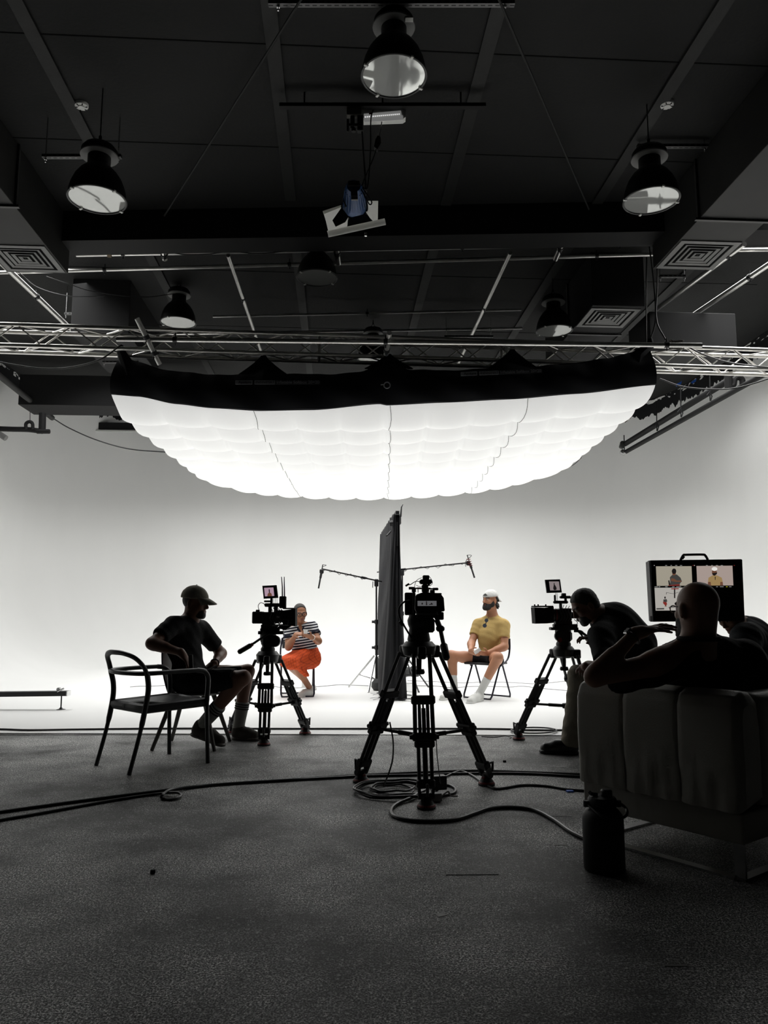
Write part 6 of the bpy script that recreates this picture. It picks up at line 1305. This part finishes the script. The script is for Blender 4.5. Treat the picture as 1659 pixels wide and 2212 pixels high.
# ---------------- bald man in the cube armchair
def bald_man():
    sk = skin('skin_warm', (.30, .165, .11)); Pv = P(1540, 1555, 3.92); N = P(1507, 1385, 3.56); SL = P(1412, 1436, 3.50); SR = P(1610, 1424, 3.70)
    t = person('person with a bald head and black t-shirt seen from behind in the cube armchair', Pv)
    EL = bone(SL, 1284, 1462, .29, True); WL = bone(EL, 1372, 1369, .275, False); ER = P(1668, 1500, 3.86); WR = ER+V(.05, .24, -.03)
    HL = Pv+V(-.09, .03, -.02); HR = Pv+V(.09, -.03, -.02); d = V(.62, .78, 0); KL = HL+d*.44+V(-.05, 0, .03); KR = HR+d*.44+V(.05, 0, .03); AL = V(KL.x+.03, KL.y+.05, .12); AR = V(KR.x+.03, KR.y+.05, .12)
    ts, Ch, tf = torso_prims(Pv, N, SL, SR, HL, HR, 1.08, dep=1.05)
    fr = frame((-.30, .95, -.05), (0, 0, 1)); hc = P(1503, 1318, 3.56); hp, L, R = head_prims(hc, fr, 1.02)
    hp.append(E(L(0, -.03, .03), (.078, .085, .088), R, .03)); hp += [E(L(q*.088, -.014, -.006), (.010, .020, .033), R, .006) for q in (-1, 1)]
    nk = [C(N-V(0, 0, .04), hc-fr[2]*.06-fr[1]*.025, .070, .066, .03), C(N-V(0, 0, .03), hc-fr[2]*.03-fr[1]*.05, .055, .05, .03)]
    uR, lR = limb_arm(SR, ER, WR, 1.08); uL, lL = limb_arm(SL, EL, WL, 1.0); tR, sR = limb_leg(HR, KR, AR, 1.02); tL, sL = limb_leg(HL, KL, AL, 1.02)
    tgt = P(1452, 1357, WL.y-.03); hL = hand_prims(WL, tgt-WL+V(0, 0, .02), V(.1, .25, -1), 1, .20, 1.0, .5, .9); hR = hand_prims(WR, V(.1, 1, 0), V(0, 0, -1), -1, .3)
    stub = lambda q: (q[:, 1] > .0) & (q[:, 2] < -.02) & (q[:, 2] > -.2)
    blob('body', hp+nk+ts+uR+lR+uL+lL+hR+hL+tR+sR+tL+sL+[C(AL, AL+d*.05-V(0, 0, .06), .033, .027), C(AR, AR+d*.05-V(0, 0, .06), .033, .027)], sk, t, .0058, paint=face_paint(hc, fr, 1.02), mats=[sk, M['hair'], M['lips_dark'], M['eye_white']])
    r, f, u = tf; Rt = Matrix((r, f, u)).transposed(); bk = fab('black_shirt', (.010, .010, .011))
    sl = lambda S, El, k: C(S, S.lerp(El, k), .078, .080, .04, ((S.lerp(El, k), (El-S).normalized()),))
    blob('t_shirt', ts+[sl(SL, EL, .62), sl(SR, ER, .75)], bk, t, .0065, .014, ((Pv-u*.04, -u), (N+u*.035, u)), folds(22, .005, 1.7, .8))
    m = MB(); B = basis((hc-N).normalized()); m.tube([N+u*.03-f*.015+B.col[0]*(.086*math.cos(a))+B.col[1]*(.086*math.sin(a))-f*(.0) for a in [2*math.pi*k/28 for k in range(28)]], .012, 8, closed=True); m.build('collar', bk, t)
    blob('trousers', [E(Pv, (.17, .13, .12), Rt, .05), C(HL, HR, .11, None, .05), C(HR, KR, .10, .072, .03), C(HL, KL, .10, .072, .03), C(KR, AR, .07, .06, .03), C(KL, AL, .07, .06, .03)], fab('dark_trousers', (.02, .02, .024)), t, .008, .010, ((Pv+V(0, 0, .09), (0, 0, 1)),), folds(30, .004, 1.0))
    for A in (AL, AR): a = V(A.x, A.y, 0); shoe(t, a-d*.06, a+d*.20, A, M['bag'], M['black_plastic'], 1.05)
    blob('beard', [E(L(0, .028, -.055), (.064, .076, .066), R, .02), C(L(-.015, .074, -.105), L(.015, .074, -.105), .030, None, .03), E(L(0, .09, .015), (.064, .075, .040), R, .02, (), True)], mat('grey_beard', (.10, .095, .09), .8, bump=.6, bscale=250), t, .0055, .006, ((L(0, .0, 0), -fr[1]),), folds(180, .003, 2))
    glasses(t, L, *fr, M['shell_grey'], 1.0, size=.020)
    fo = (WL-EL).normalized(); B = basis(fo); q = WL-fo*.02; m = MB(); m.tube([q+B.col[0]*(.036*math.cos(a))+B.col[1]*(.033*math.sin(a)) for a in [2*math.pi*k/24 for k in range(24)]], .010, 8, closed=True, flat=.4); w = m.build('watch_strap', M['black_plastic'], t)
    s_ = (V(-.5, -.2, 1)-fo*V(-.5, -.2, 1).dot(fo)).normalized(); c = MB(); c.box(q+s_*.036, (.03, .036, .010), basis(s_), .004); c.build('watch_case', M['steel'], w)
bald_man()
# ---------------- person behind the monitor
def monitor_man():
    sk = skin('skin_light', (.42, .25, .17)); Pv = P(1668, 1478, 5.7); N = P(1606, 1352, 5.5); SL = P(1612, 1378, 5.28); SR = P(1622, 1366, 5.74)
    t = person('person in a dark shirt leaning forward behind the split picture monitor', Pv)
    EL = bone(SL, 1622, 1432, .28); WL = bone(EL, 1590, 1450, .24); ER = bone(SR, 1600, 1430, .28); WR = bone(ER, 1575, 1445, .24)
    HL = Pv+V(0, -.1, -.02); HR = Pv+V(0, .1, -.02); KL = HL+V(-.43, -.08, .02); KR = HR+V(-.43, .05, .02); AL = V(KL.x-.02, KL.y, .1); AR = V(KR.x-.02, KR.y, .1)
    ts, Ch, tf = torso_prims(Pv, N, SL, SR, HL, HR, .98, chest=P(1632, 1385, 5.54), dep=1.05)
    fr = frame((-.70, -.38, -.60), (-.45, -.2, .8)); hc = P(1578, 1329, 5.44); hp, L, R = head_prims(hc, fr, 1.0)
    nk = [C(N, hc-fr[2]*.05-fr[1]*.02, .056, .054, .03)]
    uR, lR = limb_arm(SR, ER, WR); uL, lL = limb_arm(SL, EL, WL); tR, sR = limb_leg(HR, KR, AR); tL, sL = limb_leg(HL, KL, AL)
    hL = hand_prims(WL, V(-1, 0, -.1), V(0, 0, -1), 1, .4); hR = hand_prims(WR, V(-1, 0, -.1), V(0, 0, -1), 1, .4)
    blob('body', hp+nk+ts+uR+lR+uL+lL+hR+hL+tR+sR+tL+sL+[C(AL, AL+V(-.05, 0, -.05), .033, .027), C(AR, AR+V(-.05, 0, -.05), .033, .027)], sk, t, .0065, paint=face_paint(hc, fr, 1.0), mats=[sk, M['hair'], M['lips'], M['eye_white']])
    r, f, u = tf; Rt = Matrix((r, f, u)).transposed(); bk = fab('dark_slate_shirt', (.022, .025, .028)); uN = (hc-N).normalized()
    sl = lambda S, El, k: C(S, S.lerp(El, k), .068, .066, .03, ((S.lerp(El, k), (El-S).normalized()),))
    blob('shirt', ts+[sl(SR, ER, .9), sl(SL, EL, .9), C(SL, Ch, .08, .10, .06), C(SR, Ch, .08, .10, .06), E(hc, (.12, .12, .12), None, .01, (), True)], bk, t, .007, .014, ((Pv-u*.05, -u),), folds(24, .005, .9, .4))
    blob('trousers', [E(Pv, (.17, .13, .12), Rt, .05), C(HL, HR, .11, None, .05), C(HR, KR, .10, .07, .03), C(HL, KL, .10, .07, .03), C(KR, AR, .066, .056, .03), C(KL, AL, .066, .056, .03)], fab('slate_trousers', (.03, .03, .035)), t, .008, .010, ((Pv+V(0, 0, .09), (0, 0, 1)),), folds(30, .004, 2.0))
    for A in (AL, AR): a = V(A.x, A.y, 0); shoe(t, a+V(.06, 0, 0), a-V(.2, 0, 0), A, M['bag'], M['black_plastic'])
    blob('hair', [E(L(0, -.016, .044), (.081, .100, .086), R, .02)], M['hair'], t, .006, .006, ((L(0, .062, .06), (fr[1]*.75-fr[2]*.66)), (L(0, 0, -.03), -fr[2])), folds(150, .003, 2))
    m = MB(); m.box(V(Pv.x+.03, Pv.y, .21), (.42, .42, .42), None, .03, 2); tag(m.build('seat_cube', M['bag']), 'dark seat cube under the person behind the monitor', 'seat')
monitor_man()
# ------------------------------------------------------------------ ceiling fittings
def conduit(a, b, label):
    m = MB(); m.tube([a, b], .011, 8); tag(m.build('ceiling_conduit', M['strip']), label, 'conduit')
conduit(PZ(662, -20, 5.62), PZ(355, 466, 5.62), 'thin dark conduit slanting down left across the ceiling boards'); conduit(PZ(1070, -20, 5.62), PZ(1272, 452, 5.62), 'thin dark conduit slanting down right across the ceiling boards')
for x, y, lab in ((176, 231, 'round white smoke detector on the left ceiling'), (1441, 229, 'round white smoke detector on the right ceiling')):
    q = PZ(x, y, ZC-.03); t = thing('smoke_detector', q, lab, 'smoke detector'); m = MB(); m.lathe([(0, -.012), (.03, -.012), (.034, -.004), (.058, .002), (.062, .012), (.062, .03), (0, .03)], q, seg=28); m.build('body', M['white_plastic'], t)
    for k in range(6):
        a = k*math.pi/3; v = MB(); R = Matrix.Rotation(a, 3, 'Z'); v.box(q+R @ V(.045, 0, -.002), (.018, .008, .008), R, .001); v.build('vent_slot', M['groove'], t)
_ta, _tc = P(604, 229, 6.42), P(1049, 229, 6.42); _tb = thing('lighting_track', (_ta+_tc)/2, 'black track bar under the ceiling above the barn door spotlight', 'track')
m = MB(); m.beam(_ta, _tc, .05, .035); m.build('rail', M['lamp_black'], _tb)
for k in (.12, .5, .88): q = _ta.lerp(_tc, k); m = MB(); m.tube([q, V(q.x, q.y, ZC)], .008, 6); m.build('track_hanger', M['lamp_black'], _tb)
def emergency_light():
    t = thing('emergency_light', P(828, 265, 6.5), 'long white emergency light with clear cover on the ceiling', 'emergency light')
    m = MB(); pquad(m, [(779, 243), (871, 235), (877, 238), (876, 258), (870, 262), (786, 265), (780, 262)], 6.5, .07); m.build('housing', M['white_plastic'], t)
    m = MB(); pquad(m, [(786, 246), (866, 239), (867, 248), (787, 254)], 6.462, .004); m.build('reflector', M['lamp_cover'], t)
    m = MB(); pquad(m, [(785, 255), (870, 249), (871, 259), (787, 264)], 6.462, .004); m.build('cover', M['lamp_cover'], t)
    for k in range(18): x = 789+4.3*k; l = MB(); pquad(l, ell(x, 252.5-.36*k, 1.0, 1.1, 8), 6.458, .004); l.build('led', M['led'], t)
    m = MB(); pquad(m, [(797, 244), (803, 243.5), (803, 247), (797, 247.5)], 6.461, .004); m.build('indicator', M['red'], t)
emergency_light()
def spotlight():
    Y = 6.45; t = thing('barn_door_spotlight', P(768, 515, Y), 'blue spotlight with white barn doors hanging from a rod', 'spotlight')
    m = MB(); pbox(m, 749, 228, 782, 252, Y-.01, .06, .005); m.build('bracket', M['wood_dark'], t)
    m = MB(); pbox(m, 757, 250, 766, 280, Y, .05, .006); pbox(m, 749, 258, 754, 285, Y-.03, .03, .006); pbox(m, 751, 268, 784, 274, Y-.02, .03); pbox(m, 772, 252, 785, 285, Y, .06, .006); knob(m, P(764, 278, Y-.03), (0, 0, -1), .022, .03); m.build('clamp', M['black_metal'], t)
    m = MB(); m.tube([P(782, 284, Y), P(791, 412, Y)], .008, 8); m.build('hanging_rod', M['rim'], t)
    top, bot = P(764, 402, Y-.10), P(766, 450, Y+.24); ax = (bot-top).normalized(); R = basis(-ax, (0, 1, 0)); L = (bot-top).length
    m = MB(); m.lathe([(0, 0), (.060, 0), (.075, -L*.12), (.088, -L*.5), (.098, -L*.75), (.112, -L*.9), (.112, -L), (0, -L)], top, R, 32); b = m.build('housing', M['blue_housing'], t)
    for k in range(20):
        a = 2*math.pi*k/20; f = MB(); f.beam(top+R @ V(math.cos(a)*.078, math.sin(a)*.078, -L*.14), top+R @ V(math.cos(a)*.104, math.sin(a)*.104, -L*.76), .006, .012); f.build('cooling_fin', M['blue_housing'], b)
    m = MB(); pquad(m, [(758, 411), (772, 411), (773, 424), (758, 424)], Y-.17, .02); m.build('control_panel', M['black_plastic'], b)
    m = MB(); pquad(m, [(758.5, 425), (773, 424.5), (773, 432), (759, 432)], Y-.15, .018); m.build('rating_plate', M['grille'], b)
    m = MB(); pbox(m, 752, 392, 777, 404, Y-.10, .04, .006); m.build('rear_handle', M['black_plastic'], t)
    m = MB(); m.lathe([(.10, -L*.9), (.125, -L*.92), (.125, -L*1.05), (.10, -L*1.05)], top, R, 32); m.build('front_ring', M['black_metal'], t)
    m = MB(); m.tube(bez([P(748, 446, Y), P(742, 430, Y+.1), P(755, 412, Y-.06), P(785, 425, Y+.05), P(792, 412, Y)]), .007, 8); m.build('yoke', M['black_metal'], t)
    def leaf(pts, mt, ya, nm): q = MB(); k = len(pts); vs = [P(x, y, yy) for (x, y), yy in zip(pts, ya)]; vs += [v+V(.0, .004, .003) for v in vs]; q.add(vs, [tuple(range(k)), tuple(range(2*k-1, k-1, -1))]+[(i, i+k, (i+1) % k+k, (i+1) % k) for i in range(k)]); return q.build(nm, M[mt], t, smooth=0)
    leaf([(698, 458), (738, 445), (752, 468), (750, 492), (711, 508), (704, 478)], 'white_sheet', [6.72, 6.76, 6.62, 6.50, 6.46, 6.62], 'barn_door')
    leaf([(697, 456), (737, 443), (738, 447), (699, 463)], 'foil', [6.71, 6.75, 6.73, 6.69], 'door_edge')
    leaf([(718, 476), (738, 448), (753, 468), (746, 480), (725, 490)], 'black_metal', [6.45, 6.42, 6.40, 6.40, 6.44], 'barn_door')
    leaf([(790, 441), (793, 434), (817, 434), (816, 478), (806, 481), (789, 456)], 'white_sheet', [6.78, 6.82, 6.80, 6.58, 6.54, 6.66], 'barn_door')
    leaf([(754, 471), (790, 462), (806, 478), (749, 493)], 'black_metal', [6.38, 6.38, 6.32, 6.32], 'barn_door')
    m = MB(); a, c = P(708, 506, 6.30), P(832, 479, 6.30); d = (c-a).normalized(); w = d.cross(V(0, 1, 0)).normalized()
    m.grid(lambda u, v: a+(c-a)*u+w*(.03*math.cos(v*math.pi))+V(0, -.022*math.sin(v*math.pi), 0), 8, 12); m.grid(lambda u, v: a+(c-a)*(1-u)+w*(.028*math.cos(v*math.pi))+V(0, -.020*math.sin(v*math.pi)+.004, 0), 8, 12); m.build('barn_door', M['foil'], t)
    m = MB(); knob(m, P(790, 503, 6.30), (0, 0, -1), .012, .03); m.build('door_knob', M['steel'], t)
spotlight()
def hcable(label, pts, r=.006, mt='cable', nm='hanging_cable', n=8):
    m = MB(); m.tube(bez([P(*p) for p in pts], n), r, 7); return tag(m.build(nm, M[mt]), label, 'cable' if mt != 'rope' else 'rope')
hcable('black cable looping down beside the spotlight rod', [(806, 238, 6.4), (801, 260, 6.38), (800, 330, 6.38), (794, 405, 6.38), (784, 405, 6.36), (796, 425, 6.34), (803, 437, 6.34), (797, 440, 6.34), (780, 408, 6.38)], .006)
_o = hcable('cable with plug hanging under the emergency light', [(825, 262, 6.5), (819, 295, 6.48), (812, 325, 6.46), (803, 350, 6.45), (790, 380, 6.44), (780, 405, 6.44)], .0045)
m = MB(); pquad(m, [(816, 296), (822, 299), (823, 312), (815, 326), (808, 320), (811, 304)], 6.47, .05); m.build('plug', M['black_plastic'], _o)
# swags of cable and ropes
hcable('black cable swag below the truss at the left edge', [(-20, 778, 7.9), (30, 788, 7.9), (90, 796, 7.9), (150, 794, 7.95), (215, 777, 8.1), (262, 745, 8.3)], .009)
hcable('black cable swag under the truss at the right', [(1425, 818, 8.3), (1470, 834, 8.3), (1520, 840, 8.3), (1590, 838, 8.3), (1680, 812, 8.3)], .008)
hcable('black cable lying over the truss at the right', [(1484, 748, 8.35), (1520, 766, 8.35), (1580, 784, 8.5), (1680, 796, 8.7)], .009)
hcable('long black cable drooping along the left white wall to the softbox', [(112, 902, 12.4), (150, 925, 12.6), (210, 951, 12.8), (280, 970, 12.9), (362, 977, 13.0)], .010)
hcable('short dark cable hanging behind the softbox right rear corner', [(1190, 1013, 14.6), (1215, 1013, 14.6), (1238, 1004, 14.6), (1256, 988, 14.6)], .010)
hcable('thin cable sagging from the left grille to the far left duct', [(-10, 545, 9.1), (44, 591, 9.2), (84, 622, 9.4), (152, 640, 9.6), (225, 640, 9.9)], .006)
hcable('thin cable sagging between left grille and far pendant lamp', [(100, 597, 9.0), (150, 614, 9.3), (203, 630, 9.6), (304, 642, 10.0), (380, 634, 10.4)], .005)
hcable('thin cable drooping along the front cross pipe', [(365, 544, 8.9), (400, 550, 8.9), (450, 549, 8.9), (500, 543, 8.9), (560, 548, 8.9), (640, 540, 8.9)], .007)
hcable('rope from the cross pipe down to the softbox right corner, left strand', [(1397, 556, 8.95), (1396, 640, 8.8), (1396, 742, 8.6)], .008, 'wire', 'hanging_rope')
hcable('rope from the cross pipe down to the softbox right corner, middle strand', [(1402, 528, 8.9), (1412, 610, 8.8), (1416, 690, 8.7), (1402, 742, 8.6)], .009, 'wire', 'hanging_rope')
hcable('rope from the cross pipe down to the softbox right corner, right strand', [(1419, 543, 8.95), (1420, 610, 8.8), (1418, 690, 8.7), (1438, 735, 8.55)], .009, 'wire', 'hanging_rope')
_a, _b = P(1447, 744, 8.42), P(1475, 744.5, 8.42); pts = []
for k in range(90): q = _a.lerp(_b, (k/89*3) % 1); a = k*.72; pts.append(q+V(0, math.cos(a)*(.040+.006*math.sin(k*.3)), math.sin(a)*(.043+.006*math.cos(k*.21))))
m = MB(); m.tube(bez(pts, 3), .007, 6); tag(m.build('rope_coil', M['rope']), 'coil of rope wound on the pipe right of the softbox', 'rope')
m = MB(); _q = P(878, 536, 8.95); _d = (P(1427, 526, 8.95)-P(165, 551, 8.95)).normalized(); m.tube([_q-_d*.014, _q+_d*.014], .0255, 14); tag(m.build('yellow_tape', M['yellow']), 'band of yellow tape on the front cross pipe', 'tape')
# ------------------------------------------------------------------ pipework along the white walls
pipe(P(-40, 781, 11.6), P(113, 903, 14.6), .05, 'dark rail running away along the left white wall', 'duct')
t = thing('wall_pipework', P(55, 935, 13.0), 'black lagged pipe with elbow under the left duct', 'pipework')
m = MB(); m.tube(bez([P(-30, 925, 13), P(20, 927, 13), P(60, 928, 13), P(92, 932, 13)]), .045, 10); m.tube([P(80, 932, 12.95), P(107, 932, 12.95)], .04, 10); m.build('horizontal_pipe', M['duct_dark'], t)
m = MB(); m.tube([P(92, 893, 13), P(91, 930, 13)], .06, 10); m.build('vertical_pipe', M['duct_dark'], t)
m = MB(); m.tube(bez([P(57, 928, 12.95), P(56, 916, 12.95), P(63, 911, 12.95), P(70, 915, 12.95), P(71, 928, 12.95)]), .03, 8); m.build('pipe_loop', M['duct_dark'], t)
m = MB(); m.tube([P(65, 911, 12.95), P(65, 890, 12.95)], .006, 6); m.build('hanger_rod', M['wire'], t)
m = MB(); m.tube([P(-8, 933, 12.9), P(13, 947, 12.9)], .05, 12); tag(m.build('small_spotlight', M['shell_grey']), 'small grey spotlight at the left edge on the white wall', 'spotlight')
m = MB(); a = P(193, 914, 16.7); b = P(300, 929, 16.7); m.box((a+b)/2, (b.x-a.x, .12, a.z-b.z), None, .005); o_ = m.build('wall_panel', M['duct_dark']); tag(o_, 'black strip panel high on the back wall left of the softbox', 'panel'); m = MB(); m.beam(P(193, 930, 16.62), P(300, 931.5, 16.62), .03, .03); m.build('panel_edge', M['clear_plastic'], o_)
pipe(P(1350, 959, 16.0), P(1585, 815, 11.8), .055, 'upper dark rail running away along the right white wall', 'duct_dark'); pipe(P(1352, 976, 16.0), P(1660, 803, 10.9), .045, 'lower dark rail running away along the right white wall', 'duct_dark')
for x, y0, y1, y2, Y in ((1418, 868, 915, 931, 14.2), (1470, 832, 886, 901, 13.0), (1533, 812, 850, 866, 12.0)):
    m = MB(); m.tube([P(x, y0, Y), P(x+1, y2, Y)], .010, 6); m.tube([P(x-6, y1+4, Y), P(x, y1-4, Y), P(x+5, y1+6, Y), P(x+2, y2, Y)], .010, 6); tag(m.build('rail_hanger', M['duct_dark']), 'thin black hanger %s on the rails of the right wall' % {1418: 'nearest the softbox', 1470: 'in the middle', 1533: 'closest to the right edge'}[x], 'hanger')
t = thing('rail_end_fitting', P(1345, 982, 16.0), 'tangled metal fitting at the far end of the right wall rails', 'fitting')
m = MB(); m.box(P(1344, 961, 16), (.10, .12, .16), Matrix.Rotation(.3, 3, 'Y'), .03, 2); m.tube([P(1348, 940, 16), P(1349, 975, 16)], .012, 6); m.build('upper_clamp', M['rim'], t); m = MB(); m.box(P(1346, 977, 16), (.12, .12, .10), Matrix.Rotation(.5, 3, 'Y'), .03, 2); m.build('lower_clamp', M['steel'], t)
m = MB(); m.tube(bez([P(1574, 838, 11.6), P(1573, 812, 11.6)]), .06, 10); m.tube(bez([P(1574, 834, 11.6), P(1584, 832, 11.6), P(1587, 820, 11.6), P(1595, 815, 11.6), P(1603, 820, 11.6), P(1604, 832, 11.6)]), .045, 10); tag(m.build('pipe_elbow', M['duct_dark']), 'black pipe elbow below the truss at the right wall', 'pipework')
for px_, py_, w_, lab in ((1466, 828, 7, 'scrap of blue masking tape at the right wall top, left one'), (1499, 822, 6, 'scrap of blue masking tape at the right wall top, right one')):
    m = MB(); pquad(m, [(px_-w_, py_+3), (px_+w_, py_-5), (px_+w_-2, py_+2), (px_-w_+2, py_+7)], 14.6, .006); tag(m.build('masking_tape', M['blue']), lab, 'tape')
